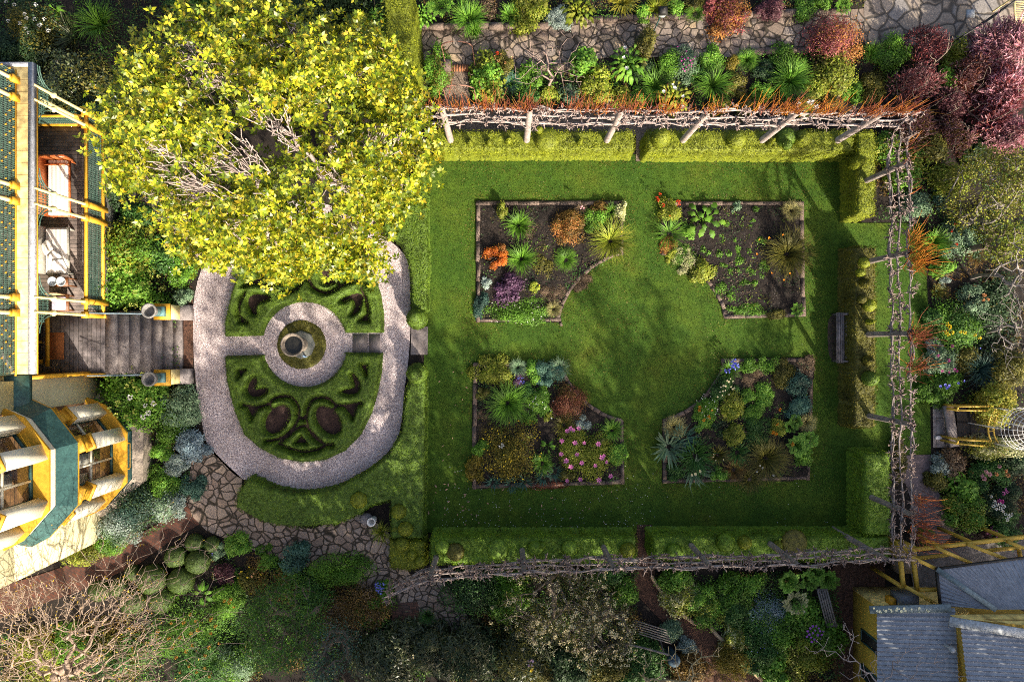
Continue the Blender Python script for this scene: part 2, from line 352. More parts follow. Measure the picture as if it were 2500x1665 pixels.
def shrub(px, py, r, h, pal, name, label, cat='shrub', leaf=.085, asp=.55, ry=None, rot=0, lobes=None, dens=1.0, lump=.40, fl=None, group=None, stems=True, mix=None, z0=0.0, drop=0):
    zc = z0+h*.65; x, y, _ = P(px, py, zc); k = (CAM_H-zc)/FPX*1.3; rx = r*k; rym = (ry or r)*k
    t = thing(name, (x, y, z0), label, cat, group)
    L = leaf; lb = lobes or max(6, int(8+rx*13)); n = int(min(9000, dens*3.4*PI*rx*rym*(1+.5*h/max(rx, .1))/(L*L*asp*.5)))
    q = Q()
    if mix: foliage_cloud(q, (x, y, z0+.02), rx, rym, h, L, int(n*.65), lb, asp, lump, 0, drop); foliage_cloud(q, (x, y, z0+.02), rx, rym, h*1.03, L, int(n*.35), lb, asp, lump, 1, drop)
    else: foliage_cloud(q, (x, y, z0+.02), rx, rym, h, L, n, lb, asp, lump, 0, drop)
    q.build('foliage', [F(pal)]+([F(mix)] if mix else []), t)
    if stems and h > .35:
        s = Q(); ns = 6; a = R.uniform(0, 6.28, ns); e = R.uniform(.3, .75, ns)
        b0 = np.tile([x, y, z0], (ns, 1))+np.stack([np.cos(a)*.05, np.sin(a)*.05, np.zeros(ns)], 1)
        s.tubes(b0, np.array([x, y, z0])+np.stack([np.cos(a)*rx*e, np.sin(a)*rym*e, np.full(ns, h*.7)], 1), .02, .006); s.build('stem', BARK, t)
    if fl:
        for f in (fl if isinstance(fl, list) else [fl]): add_flowers(t, (x, y, z0), rx, rym, h, f)
    return t
def strap(px, py, r, h, pal, name, label, cat='plant', n=90, w=.035, droop=.8, stiff=False, fl=None, group=None, z0=0.0, inner=.12, mix=None, segs=4):
    zc = z0+h*.5; x, y, _ = P(px, py, zc); k = (CAM_H-zc)/FPX; rx = r*k*1.14
    n = int(n*1.7); a = R.uniform(0, 2*PI, n); ln = rx*R.uniform(.35, 1.05, n)**(.6); D = np.stack([np.cos(a), np.sin(a)], 1)
    B = np.array([x, y, z0])+np.concatenate([D*(rx*inner*R.uniform(0, 1, n))[:, None], np.zeros((n, 1))], 1)
    frac = ln/rx; Hh = h*(1.25-.55*frac)*R.uniform(.8, 1.15, n); q = Q()
    if stiff: q.blades(B, D, ln, np.full(n, w), Hh*.9, np.full(n, .1), 0, segs)
    else: q.blades(B, D, ln, w*R.uniform(.7, 1.3, n), Hh, np.full(n, droop)*R.uniform(.6, 1.4, n), 0, segs)
    if mix: # pick some blades for a second colour
        pass
    if fl:
        t = thing(name, (x, y, z0), label, cat, group); q.build('foliage', F(pal), t)
        for f in (fl if isinstance(fl, list) else [fl]): add_flowers(t, (x, y, z0), rx*.7, rx*.7, h*1.1, f)
        return t
    o = q.build(name, F(pal)); o.data.transform(__import__('mathutils').Matrix.Translation((-x, -y, -z0))); o.location = (x, y, z0)
    return tag(o, label, cat, group)
def rosette(px, py, r, h, pal, name, label, cat='plant', n=9, asp=.55, fl=None, group=None, ruffle=True, z0=0.0, ls=1.0):
    """big-leaved plant: broad leaves on stalks, each blade a bent strip"""
    zc = z0+h*.8; x, y, _ = P(px, py, zc); rx = r*(CAM_H-zc)/FPX; q = Q()
    for i in range(n):
        a = i*2.399+R.uniform(-.3, .3); inn = .25+.35*(i % 3)/2; L = rx*ls*R.uniform(.5, .75); W = L*asp; d = np.array([math.cos(a), math.sin(a), 0]); s = np.array([-d[1], d[0], 0])
        st = np.array([x, y, z0+h*.75*R.uniform(.8, 1.1)])+d*rx*(inn*.6 if ls == 1 else (i/n)**.6*.75); rows = 7; V = []
        for k in range(rows):
            t = k/(rows-1); w = W*math.sin(PI*min(1, .08+t*.92))**.8*.5*(1+(.25*(-1)**k if ruffle and 0 < k < rows-1 else 0)); z = h*(.25*t-.5*t*t)
            c = st+d*L*t+np.array([0, 0, z]); V += [c+s*w+[0, 0, -.15*w], c+[0, 0, .1*w], c-s*w+[0, 0, -.15*w]]
        Fq = [(3*k+j, 3*k+j+1, 3*k+j+4, 3*k+j+3) for k in range(rows-1) for j in range(2)]
        q.add(V, Fq); q.tubes([[x, y, z0]], [st], .015, .012, 4)
    o = q.build(name, F(pal)); o.data.transform(__import__('mathutils').Matrix.Translation((-x, -y, -z0))); o.location = (x, y, z0)
    if fl:
        for f in (fl if isinstance(fl, list) else [fl]): add_flowers(o, (x, y, z0), rx, rx, h*1.1, f)
    return tag(o, label, cat, group)
def fern(px, py, r, h, pal, name, label, cat='fern', n=14, group=None, z0=0.0, crowns=1):
    zc = z0+h*.6; x, y, _ = P(px, py, zc); rx = r*(CAM_H-zc)/FPX; q = Q()
    for cr in range(crowns):
        ox, oy = (0, 0) if crowns == 1 else (R.uniform(-.3, .3)*rx, R.uniform(-.3, .3)*rx); rr = rx if crowns == 1 else rx*.6
        for i in range(n):
            a = i*2*PI/n+R.uniform(-.25, .25); L = rr*R.uniform(.75, 1.05); m = 11; t = np.linspace(.12, 1, m); d = np.array([math.cos(a), math.sin(a), 0]); s = np.array([-d[1], d[0], 0])
            pts = np.array([x+ox, y+oy, z0])+d*L*t[:, None]; pts[:, 2] = z0+h*(1.5*t-1.0*t*t)*1.3
            q.path(pts, .007, 4); pl = L*.30*np.sin(PI*np.clip(t*.9+.1, 0, 1))
            for sg in (-1, 1):
                D = unit(np.tile(s*sg+d*.5, (m, 1))+R.normal(size=(m, 3))*.1); q.leaves(pts, D, np.tile([0, 0, 1.], (m, 1))+R.normal(size=(m, 3))*.2, pl, L*.10*np.ones(m))
    o = q.build(name, F(pal)); o.data.transform(__import__('mathutils').Matrix.Translation((-x, -y, -z0))); o.location = (x, y, z0)
    return tag(o, label, cat, group)

def grow(root, att, seg=.35, jit=.12, bias=.35, start=None):
    """simple branching: every attractor joins the nearest node that lies nearer to the root"""
    nodes_ = [np.array(root, float)]; par = [-1]
    if start is not None:
        for p in start: nodes_.append(np.array(p, float)); par.append(len(nodes_)-2)
    base_n = np.array(nodes_[-1]); A = np.asarray(att, float); A = A[np.argsort(np.linalg.norm(A-base_n, axis=1))]
    arr = np.zeros((60000, 3)); arr[:len(nodes_)] = nodes_; n = len(nodes_); dep = np.zeros(60000); dep[:n] = 0
    tips = []
    for a in A:
        lo = max(0, len(start)-3) if start is not None else 0
        d = np.linalg.norm(arr[lo:n]-a, axis=1); dr = np.linalg.norm(arr[lo:n]-base_n, axis=1); ra = np.linalg.norm(a-base_n)
        cost = d+bias*np.maximum(0, dr-ra*.9)*3+bias*.25*dep[lo:n]; i = lo+int(np.argmin(cost)); p = arr[i].copy(); L = np.linalg.norm(a-p); k = max(1, int(L/seg)); pi = i
        for s in range(1, k+1):
            q = p+(a-p)*s/k
            if s < k: q = q+R.normal(size=3)*jit*seg
            arr[n] = q; par.append(pi); dep[n] = dep[pi]+np.linalg.norm(q-arr[pi]); pi = n; n += 1
        tips.append(n-1)
    par = np.array(par); cnt = np.zeros(n); cnt[tips] = 1
    for i in range(n-1, 0, -1): cnt[par[i]] += cnt[i]
    return arr[:n], par, cnt, np.array(tips)
def skeleton(q, nodes_, par, cnt, rmin, rtrunk, pw=.5, k=5, m=0):
    r = np.maximum(rmin, rtrunk*(cnt/cnt.max())**pw); i = np.arange(1, len(nodes_)); pr = par[1:]
    q.tubes(nodes_[pr], nodes_[i], np.minimum(r[pr], r[i]*1.5), r[i], k, m); return r

# ------------------------------------------------------------------ hedges
HEDGE = {}
def hedge(poly, h, pal, name, label, cat='hedge', grid=.06, leaf=.05, holes=(), grooves=(), gw=.035, dens=1300, parent=None, rough=.035, edge=.07, z0=0.0, group=None, side=900):
    poly = np.asarray(poly, float); lo = poly.min(0)-.05; hi = poly.max(0)+.05
    xs = np.arange(lo[0], hi[0]+grid, grid); ys = np.arange(lo[1], hi[1]+grid, grid); X, Y = np.meshgrid(xs, ys); pts = np.stack([X.ravel(), Y.ravel()], 1)
    def field(p):
        d = sdf(p, poly)
        for hl in holes: d = np.minimum(d, -sdf(p, hl))
        for g in grooves: d = np.minimum(d, segdist(p, g)-gw)
        return d
    jit = (R.uniform(-.35, .35, pts.shape))*grid; d = field(pts+jit); nz = fbm(pts[:, 0]*3.5, pts[:, 1]*3.5, 5)-.5; nf = fbm(pts[:, 0]*14, pts[:, 1]*14, 8)-.5
    prof = np.clip(d/edge, 0, 1)**.5; z = z0+h*prof+(nz*.09*min(1, h)+nf*rough*2)*prof
    V = np.stack([pts[:, 0]+jit[:, 0], pts[:, 1]+jit[:, 1], z], 1)
    nx, ny = len(xs), len(ys); i = (np.arange(ny-1)[:, None]*nx+np.arange(nx-1)[None]).ravel(); Fq = np.stack([i, i+1, i+1+nx, i+nx], 1)
    Fq = Fq[(d[Fq] > -.02).any(1) & (d[Fq] > -grid*1.6).all(1)]; used = np.unique(Fq); rm = np.full(len(V), -1); rm[used] = np.arange(len(used))
    q = Q(); q.add(V[used], rm[Fq], 0)
    # leaves on top and on the sides
    area = (hi-lo).prod(); n = int(area*dens); p = R.uniform(lo, hi, (n, 2)); dd = field(p)
    pt = p[dd > .015]; dt = dd[dd > .015]; zt = z0+h*np.clip(dt/edge, 0, 1)**.5+(fbm(pt[:, 0]*3.5, pt[:, 1]*3.5, 5)-.5)*.09*min(1, h)+R.uniform(-.02, .03, len(pt))
    Nn = unit(R.normal(size=(len(pt), 3))*.5+[0, 0, 1]); C = np.column_stack([pt, zt]); q.leaves(C, tangent(Nn), Nn, leaf*R.uniform(.7, 1.3, len(pt)), leaf*.6, 1)
    m = (dd > 0) & (dd < .06); ps = p[m]
    if len(ps) and h > .15:
        rep = max(1, int(side/dens*h/.06*.55)); ps = np.repeat(ps, rep, 0); e = .01
        gx = field(ps+[e, 0])-field(ps-[e, 0]); gy = field(ps+[0, e])-field(ps-[0, e]); g = unit(np.stack([-gx, -gy, np.zeros(len(ps))], 1))
        C = np.column_stack([ps, z0+R.uniform(.02, h, len(ps))])+g*field(ps)[:, None]; Nn = unit(g+R.normal(size=C.shape)*.4+[0, 0, .25]); q.leaves(C, tangent(Nn), Nn, leaf*R.uniform(.8, 1.4, len(ps)), leaf*.65, 1)
    k = 'hedge_'+pal
    if k not in MATS:
        c = PAL[pal]; pm(k, tuple(v*.75 for v in c[0]), tuple(v*.95 for v in c[1]), 9, .7, .5, 40)
    mats = [MATS[k], F(pal)]
    o = q.build(name, mats, parent)
    if parent is None:
        c = poly.mean(0); o.data.transform(__import__('mathutils').Matrix.Translation((-c[0], -c[1], 0))); o.location = (c[0], c[1], 0); tag(o, label, cat, group)
    return o
def leafball(q, c, rx, rz, leaf=.045, dens=900, m0=0, m1=1, cone=0.0, wob=.05):
    u = 22; v = 12; V = []
    for j in range(v+1):
        th = PI*j/v
        for i in range(u):
            a = 2*PI*i/u; k = 1+wob*(random.random()-.5); zz = math.cos(th); rr = math.sin(th)*(1-cone*(zz*.5+.5)); V.append((c[0]+rx*rr*math.cos(a)*k, c[1]+rx*rr*math.sin(a)*k, c[2]+rz*zz*k))
    Fq = [(j*u+i, (j+1)*u+i, (j+1)*u+(i+1) % u, j*u+(i+1) % u) for j in range(v) for i in range(u)]; q.add(V, Fq, m0)
    n = int(4*PI*rx*rz*dens); d = rand_dirs(n, -.7); k = 1-cone*(d[:, 2]*.5+.5); C = np.array(c)+np.stack([d[:, 0]*rx*k, d[:, 1]*rx*k, d[:, 2]*rz], 1)*1.0
    Nn = unit(d+R.normal(size=d.shape)*.4); q.leaves(C, tangent(Nn), Nn, leaf*R.uniform(.7, 1.3, n), leaf*.6, m1)
def hedgemats(pal):
    k = 'hedge_'+pal
    if k not in MATS:
        c = PAL[pal]; pm(k, tuple(v*.75 for v in c[0]), tuple(v*.95 for v in c[1]), 9, .7, .5, 40)
    return [MATS[k], F(pal)]
BARK = pm('bark_brown', (.10, .075, .055), (.20, .155, .12), 8, .9, .4)
BARKP = pm('bark_pale', (.24, .19, .17), (.40, .33, .305), 6, .85, .4)
BARKG = pm('bark_grey', (.12, .105, .095), (.24, .21, .19), 7, .9, .4)
# light settings
SUN = (.53, -.85); ELEV = 31.0; SUNS = 4.9; SKYS = .135; EXPO = 1.06
SHADE = [(-4.3, -14.0, 11.4, 2.1, 'dark green tree just beyond the lower edge, nearest the house', 2.0, 110, .3, 44, .1), (-1, -14.2, 11.8, 2.6, 'dark green tree just beyond the lower edge, second from the house', 2, 120, .3, 44, .12), (2.6, -14.8, 12.2, 2.6, 'dark green tree beyond the lower edge behind the rhododendrons', 2, 90, .3, 40, .36), (6.8, -14.6, 10.8, 2.6, 'dark green tree beyond the lower edge below the mulch path', 2, 75, .3, 36, .43),
 (10.8, -15.4, 11.8, 2.3, 'dark green tree beyond the lower edge near the yellow twigs', 2, 80, .3, 36, .3), (14.2, -15.6, 12.6, 2.3, 'dark green tree behind the cottage', 1.5, 130, .3, 40, .1), (17.3, -15.2, 10.5, 2.4, 'dark green tree right of the cottage', 1.5, 130, .3, 40, .1), (21.5, -14, 9.0, 2.6, 'dark green tree at the far right beyond the cottage', 1.5, 110, .3, 40, .15), (25.5, -10, 6.5, 2.4, 'dark green tree beyond the right edge', 1.5, 60, .3, 36, .3)]
# ------------------------------------------------------------------ ground sheets
SOIL = pm('soil_dark', (.007, .005, .004), (.022, .015, .011), 5, .95, .9, 30, fine=.6)
MULCH = pm('mulch_bark', (.035, .016, .010), (.11, .052, .032), 10, .9, 1.0, 34, fine=.7)
GRAVEL = gravel_mat('gravel_pink', [(.18, .135, .135), (.34, .275, .28), (.48, .405, .405), (.66, .58, .57)], 44)
GRAVB = gravel_mat('gravel_brown', [(.08, .055, .04), (.16, .115, .085), (.26, .20, .15)], 34)
PAVE = stone_mat('paving_crazy', [(.18, .13, .10), (.28, .205, .16), (.23, .185, .16), (.34, .25, .18)], 3.3, (.03, .022, .013), .032, warp=.10)
PAVET = stone_mat('paving_top', [(.15, .112, .086), (.225, .17, .132), (.19, .157, .135), (.31, .23, .145)], 3.2, (.04, .03, .019), .032, warp=.10)
PAVEL = stone_mat('paving_large', [(.16, .13, .11), (.21, .175, .145), (.28, .22, .16), (.19, .175, .165)], 1.75, (.06, .05, .04), .026)
BRICK = brick_mat('brick_red', (.095, .030, .015), (.055, .02, .012), (.03, .022, .018), rotz=.5)
BRICKD = brick_mat('brick_dark', (.15, .06, .035), (.07, .045, .035), (.02, .018, .012), rotz=.1, bw=.24, bh=.12)
EDGE = pm('edging_stone', (.085, .06, .048), (.17, .125, .10), 3, .9, .5, 26, fine=.5)
CONC = pm('step_stone', (.13, .112, .112), (.25, .22, .215), 3, .9, .4, 22)
def lawn_mat():
    m, nt, b, out = nodes('lawn_grass'); co = objco(nt)
    n1 = N(nt, 'ShaderNodeTexNoise', Scale=.55, Detail=6.0, Roughness=.6); n2 = N(nt, 'ShaderNodeTexNoise', Scale=45.0, Detail=3.0); n3 = N(nt, 'ShaderNodeTexNoise', Scale=3.2, Detail=5.0, Roughness=.7)
    for n in (n1, n2, n3): nt.links.new(co, n.inputs['Vector'])
    r = ramp(nt, [(.032, .082, .006), (.046, .10, .007), (.068, .115, .008), (.10, .12, .012)], [.28, .46, .62, .78]); nt.links.new(n1.outputs['Fac'], r.inputs[0])
    r3 = ramp(nt, [(.55, .6, .5), (1.15, 1.1, 1.1)], [.35, .65]); nt.links.new(n3.outputs['Fac'], r3.inputs[0])
    mx = N(nt, 'ShaderNodeMix', data_type='RGBA', blend_type='MULTIPLY'); mx.inputs[0].default_value = .8; nt.links.new(r.outputs[0], mx.inputs[6]); nt.links.new(r3.outputs[0], mx.inputs[7])
    r2 = ramp(nt, [(.55, .55, .55), (1.3, 1.3, 1.3)], [.35, .65]); nt.links.new(n2.outputs['Fac'], r2.inputs[0])
    m2 = N(nt, 'ShaderNodeMix', data_type='RGBA', blend_type='MULTIPLY'); m2.inputs[0].default_value = 1; nt.links.new(mx.outputs[2], m2.inputs[6]); nt.links.new(r2.outputs[0], m2.inputs[7])
    nt.links.new(m2.outputs[2], b.inputs['Base Color']); b.inputs['Roughness'].default_value = .8; b.inputs['Specular IOR Level'].default_value = .2
    bp = N(nt, 'ShaderNodeBump', Strength=.8, Distance=.03); nt.links.new(n2.outputs['Fac'], bp.inputs['Height']); nt.links.new(bp.outputs[0], b.inputs['Normal']); return m
LAWN = lawn_mat()
struct('ground', [(-300, -300), (300, -300), (300, 300), (-300, 300)], 0, SOIL)
lawn_poly = PL([(1040, 378), (2062, 378), (2075, 545), (2150, 545), (2255, 545), (2268, 800), (2272, 1108), (2160, 1112), (2078, 1110), (2090, 1300), (1030, 1300), (1034, 900), (1044, 700)])
struct('lawn', lawn_poly, .02, LAWN)
ring = catmull(PL([(473, 754), (479, 705), (494, 655), (520, 605), (558, 552), (620, 512), (705, 490), (800, 500), (880, 540), (940, 580), (983, 616), (998, 650), (1002, 705), (1002, 802), (997, 880), (988, 948), (976, 1052), (944, 1107), (886, 1151), (818, 1185), (750, 1201), (700, 1196), (644, 1178), (586, 1166), (542, 1127), (508, 1088), (490, 1011), (479, 933), (473, 851)]), 4)
struct('gravel_walk', ring, .03, GRAVEL)
struct('stone_path', PL([(505, 1082), (545, 1125), (592, 1168), (590, 1215), (640, 1265), (760, 1290), (890, 1250), (960, 1310), (1000, 1400), (1080, 1410), (1130, 1480), (1170, 1560), (1110, 1570), (1030, 1540), (960, 1500), (890, 1435), (830, 1395), (760, 1385), (640, 1350), (560, 1318), (505, 1295), (470, 1260), (455, 1215), (470, 1120)]), .03, PAVE)
struct('stone_terrace', PL([(455, 700), (472, 640), (520, 590), (470, 560), (440, 300), (235, 230), (232, 560), (440, 620)]), .012, PAVE)
struct('upper_stone_path', PL([(1010, 62), (1330, 62), (1600, 48), (1900, 36), (2110, 22), (2122, 106), (1990, 122), (1760, 142), (1500, 140), (1260, 168), (1005, 172)]), .02, PAVET)
struct('paved_court', PL([(2105, -60), (2560, -60), (2560, 120), (2420, 132), (2300, 112), (2112, 110)]), .03, PAVEL)
struct('gravel_path', PL([(1092, 172), (1140, 172), (1150, 262), (1400, 275), (1950, 290), (1950, 330), (1075, 330), (1080, 268)]), .015, GRAVB)
struct('hedge_gap_path', PL([(1553, 300), (1580, 300), (1584, 395), (1552, 395)]), .035, GRAVB)
struct('mulch_path', PL([(1555, 1280), (1592, 1280), (1600, 1420), (1660, 1495), (1735, 1525), (1790, 1590), (1870, 1660), (1900, 1720), (1700, 1720), (1680, 1580), (1600, 1500), (1545, 1440), (1550, 1380)]), .025, MULCH)
struct('cottage_yard', PL([(2000, 1420), (2085, 1330), (2160, 1330), (2160, 1480), (2120, 1720), (2040, 1720), (2030, 1560)]), .02, MULCH)
struct('brick_path', PL([(-60, 1450), (120, 1395), (260, 1345), (380, 1282), (455, 1225), (500, 1270), (470, 1290), (430, 1310), (340, 1375), (200, 1440), (-60, 1530)]), .026, BRICK)
struct('brick_patch', PL([(960, 1470), (1020, 1468), (1035, 1560), (1000, 1580), (955, 1545)]), .033, BRICKD)
struct('slab_path', PL([(2160, 1112), (2272, 1110), (2278, 1180), (2310, 1235), (2330, 1300), (2300, 1330), (2240, 1330), (2230, 1240), (2210, 1180), (2165, 1160)]), .022, pm('slab_dark', (.10, .075, .075), (.17, .13, .13), 3, .9, .4, 18))
struct('worn_soil', catmull(PL([(2022, 782), (2048, 778), (2050, 872), (2024, 868)]), 4), .026, pm('soil_worn', (.045, .03, .022), (.085, .06, .045), 5, .95, .5, 30))
struct('path_edge_soil', PL([(443, 690), (470, 700), (473, 860), (470, 930), (448, 930), (446, 700)]), .014, MULCH)

# grass blades over the lawn, uncountable
BEDS = {}
cc, cr_ = (1567, 823), 205
BEDS['nw'] = PL([(1162, 492), (1521, 491), (1521, 622)] + arc(*cc, cr_, 257, 190, 12)[0:] + [(1371, 786), (1163, 787)])
BEDS['ne'] = PL([(1613, 492), (1960, 493), (1966, 773), (1768, 779)] + arc(*cc, cr_, -13, -77, 12) + [(1612, 618)])
BEDS['sw'] = PL([(1155, 885), (1377, 883)] + arc(*cc, cr_, 160, 104, 12) + [(1522, 1028), (1524, 1181), (1153, 1193)])
BEDS['se'] = PL([(1759, 875), (1986, 873), (1976, 1172), (1617, 1179), (1616, 1026)] + arc(*cc, cr_, 76, 20, 12))
def grass_scatter():
    lo, hi = lawn_poly.min(0), lawn_poly.max(0); p = R.uniform(lo, hi, (95000, 2)); k = inside(p, lawn_poly)
    for b in BEDS.values(): k &= ~inside(p, b)
    p = p[k]; n = len(p); D = unit(np.column_stack([R.normal(size=(n, 2))*.8, np.full(n, .8)])); q = Q()
    q.leaves(np.column_stack([p, np.full(n, .02)]), D, R.normal(size=(n, 3)), R.uniform(.03, .065, n), .014, 0)
    m = fol('grass', [(.025, .075, .006), (.06, .13, .010), (.13, .165, .017)], trans=.25, var=.5)
    # straw coloured wear along the bed edges, hedge feet and in the middle of the lawn
    p = R.uniform(lo, hi, (120000, 2)); k = inside(p, lawn_poly)
    for b in BEDS.values(): k &= ~inside(p, b)
    p = p[k]; d = np.full(len(p), 9.)
    for b in BEDS.values(): d = np.minimum(d, segdist(p, b, True))
    d = np.minimum(d, np.abs(p[:, 1]-6.36)*.8); c_ = P(1505, 805, 0); wn_ = fbm(p[:, 0]*.9, p[:, 1]*.9, 33); e_ = np.hypot((p[:, 0]-c_[0])/1.3, (p[:, 1]-c_[1])/1.6)
    pr = np.clip(np.exp(-d*3.2)*1.1*np.clip((wn_-.30)*3, 0, 1)+np.exp(-e_**2)*.45*np.clip((wn_-.3)*3, 0, 1), 0, .8); p = p[R.random(len(p)) < pr]; n = len(p); D = unit(np.column_stack([R.normal(size=(n, 2)), np.full(n, .45)]))
    q.leaves(np.column_stack([p, np.full(n, .025)]), D, R.normal(size=(n, 3))+[0, 0, .8], R.uniform(.03, .07, n), .016, 1)
    o = q.build('grass', [m, fol('grass_straw', [(.10, .105, .012), (.17, .14, .02), (.22, .17, .04)], trans=.2, var=.4)]); o['kind'] = 'stuff'
grass_scatter()
# beds: soil + stone edging
BEDL = {'nw': ('in the bed with the orange heath', 'upper left'), 'ne': ('in the mostly bare bed with seedlings', 'upper right'), 'sw': ('in the bed with pink lilies', 'lower left'), 'se': ('in the bed with yuccas and agaves', 'lower right')}
def bed(key, label):
    poly = BEDS[key]; lo, hi = poly.min(0), poly.max(0); g = .07
    xs = np.arange(lo[0], hi[0]+g, g); ys = np.arange(lo[1], hi[1]+g, g); X, Y = np.meshgrid(xs, ys); pts = np.stack([X.ravel(), Y.ravel()], 1)
    d = sdf(pts, poly); z = .045+.05*np.clip(d/.6, 0, 1)+(fbm(pts[:, 0]*4, pts[:, 1]*4, 3)-.5)*.09+(fbm(pts[:, 0]*17, pts[:, 1]*17, 4)-.5)*.05
    nx = len(xs); i = (np.arange(len(ys)-1)[:, None]*nx+np.arange(nx-1)[None]).ravel(); Fq = np.stack([i, i+1, i+1+nx, i+nx], 1); Fq = Fq[(d[Fq] > -.02).all(1)]
    q = Q(); q.add(np.column_stack([pts, np.maximum(z, .03)]), Fq)
    n = int(len(Fq)*g*g*260); p = R.uniform(lo, hi, (n, 2)); p = p[sdf(p, poly) > .05]; n = len(p); Nn = unit(R.normal(size=(n, 3))*.5+[0, 0, 1])
    q.leaves(np.column_stack([p, .10+R.uniform(0, .03, n)]), tangent(Nn), Nn, R.uniform(.04, .10, n), .02, 1)
    o = q.build('soil', [SOIL, fol('bark_chip', [(.007, .005, .004), (.018, .012, .009), (.06, .038, .026)], trans=0, var=.4)]); o['kind'] = 'structure'
    # edging blocks
    e = Q(); n = len(poly)
    for i in range(n):
        a, b = poly[i], poly[(i+1) % n]; L = np.linalg.norm(b-a); m = max(1, round(L/.7)); dr = (b-a)/L; nr = np.array([-dr[1], dr[0]])
        area = sum(poly[j][0]*poly[(j+1) % n][1]-poly[(j+1) % n][0]*poly[j][1] for j in range(n)); sgn = 1 if area > 0 else -1
        for j in range(m):
            s0 = a+dr*L*j/m; s1 = a+dr*L*(j+1)/m; c = (s0+s1)/2+nr*sgn*.08; w = L/m
            e.rbox(c[0]+R.normal()*.006, c[1]+R.normal()*.006, .0, .085+R.uniform(-.015, .015), max(.05, w-.006), .125*R.uniform(.8, 1.15), math.atan2(dr[1], dr[0])+R.normal()*.02)
    o = e.build('stone_edging', EDGE); tag(o, label, 'edging', 'stone edgings of the four lawn beds')
bed('nw', 'grey brown stone edging around the bed with the orange heath'); bed('ne', 'stone edging around the mostly bare dark bed with seedlings'); bed('sw', 'stone edging around the bed with the pink lilies'); bed('se', 'stone edging around the bed with spiky agaves and yuccas')

# ------------------------------------------------------------------ parterre (box knot)
def Z(pts): return [(450+x/2.064, 560+y/2.064) for x, y in pts]
HP = .38
def ZL(pts, n=5, closed=True): return catmull(PL(Z(pts), HP), n, closed)
top_out = PL(Z([(190, 538), (192, 460), (205, 405), (230, 300), (265, 210), (325, 120), (410, 62), (500, 40), (600, 34), (700, 40), (800, 66), (880, 120), (945, 225), (982, 325), (997, 430), (997, 520), (796, 520)]), HP)
c0 = P(*Z([(593, 580)])[0], HP)[:2]; rr = 218/2.064*(CAM_H-HP)/FPX
a_r = [(c0[0]+rr*math.cos(t), c0[1]+rr*math.sin(t)) for t in np.radians(np.linspace(17, 168, 22))]
top_poly = np.array(list(top_out)+a_r)
E1 = ell(*P(*Z([(468, 205)])[0], HP)[:2], .58, .38, -58); E2 = ell(*P(*Z([(738, 208)])[0], HP)[:2], .54, .37, 58)
U1 = ZL([(303, 350), (335, 325), (408, 330), (418, 352), (362, 372), (350, 398), (354, 428), (332, 428), (310, 390)], 3); U2 = ZL([(780, 355), (838, 322), (884, 325), (890, 362), (868, 412), (832, 430), (850, 390), (838, 352), (800, 366)], 3)
T = [PL(Z(t), HP) for t in ([(362, 232), (312, 276), (384, 266)], [(262, 430), (312, 472), (266, 468)], [(918, 418), (926, 462), (876, 460)], [(880, 222), (915, 280), (850, 262)])]
SOILP = pm('soil_parterre', (.022, .011, .009), (.06, .033, .026), 5, .95, .8, 30, fine=.6)
struct('parterre_soil', top_poly*.995+np.array([c0[0], c0[1]])*.005, .034, SOILP)
hedge(top_poly, HP, 'box', 'box_parterre', 'upper half of the oval clipped box knot, partly under the magnolia', 'box hedge', grid=.032, leaf=.035, edge=.12, rough=.02, dens=1800,
      holes=[E1, E2, U1, U2]+T, gw=.05, group='clipped box knot halves',
      grooves=[ZL(g, 4, False) for g in ([(452, 236), (430, 268), (448, 296), (480, 316), (540, 304), (578, 272), (586, 226), (575, 160), (540, 100), (470, 78), (400, 92), (360, 160), (368, 220), (430, 268)], [(620, 182), (612, 240), (640, 290), (700, 318), (752, 300), (790, 276), (842, 258)], [(748, 236), (770, 278)], [(620, 182), (650, 130), (700, 90), (780, 100)], [(288, 282), (345, 270), (420, 280), (470, 318)], [(586, 226), (606, 250), (614, 226)], [(262, 430), (262, 380), (290, 320)], [(920, 418), (905, 350), (880, 290)])])
bot_out = PL(Z([(395, 634), (190, 640), (200, 760), (240, 920), (290, 1040), (370, 1110), (470, 1160), (580, 1180), (700, 1168), (800, 1120), (880, 1040), (935, 930), (965, 830), (985, 720), (992, 624), (790, 622)]), HP)
a_r = [(c0[0]+rr*math.cos(t), c0[1]+rr*math.sin(t)) for t in np.radians(np.linspace(-13, -164, 22))]
bot_poly = np.array(list(bot_out)+a_r)
E3 = ell(*P(*Z([(457, 962)])[0], HP)[:2], .58, .38, 52); E4 = ell(*P(*Z([(716, 966)])[0], HP)[:2], .58, .38, -52)
U3 = ZL([(298, 810), (320, 762), (346, 745), (354, 790), (337, 812), (398, 800), (408, 820), (370, 845), (322, 846)], 3); U4 = ZL([(780, 820), (826, 804), (848, 795), (838, 752), (834, 726), (860, 745), (878, 792), (862, 826), (822, 836)], 3)
T = [PL(Z(t), HP) for t in ([(580, 1042), (548, 1082), (612, 1082)], [(300, 903), (362, 906), (330, 962)], [(792, 896), (866, 890), (842, 960)], [(880, 682), (916, 684), (912, 740)], [(256, 712), (300, 708), (262, 750)])]
struct('parterre_soil', bot_poly*.995+np.array([c0[0], c0[1]])*.005, .034, SOILP)
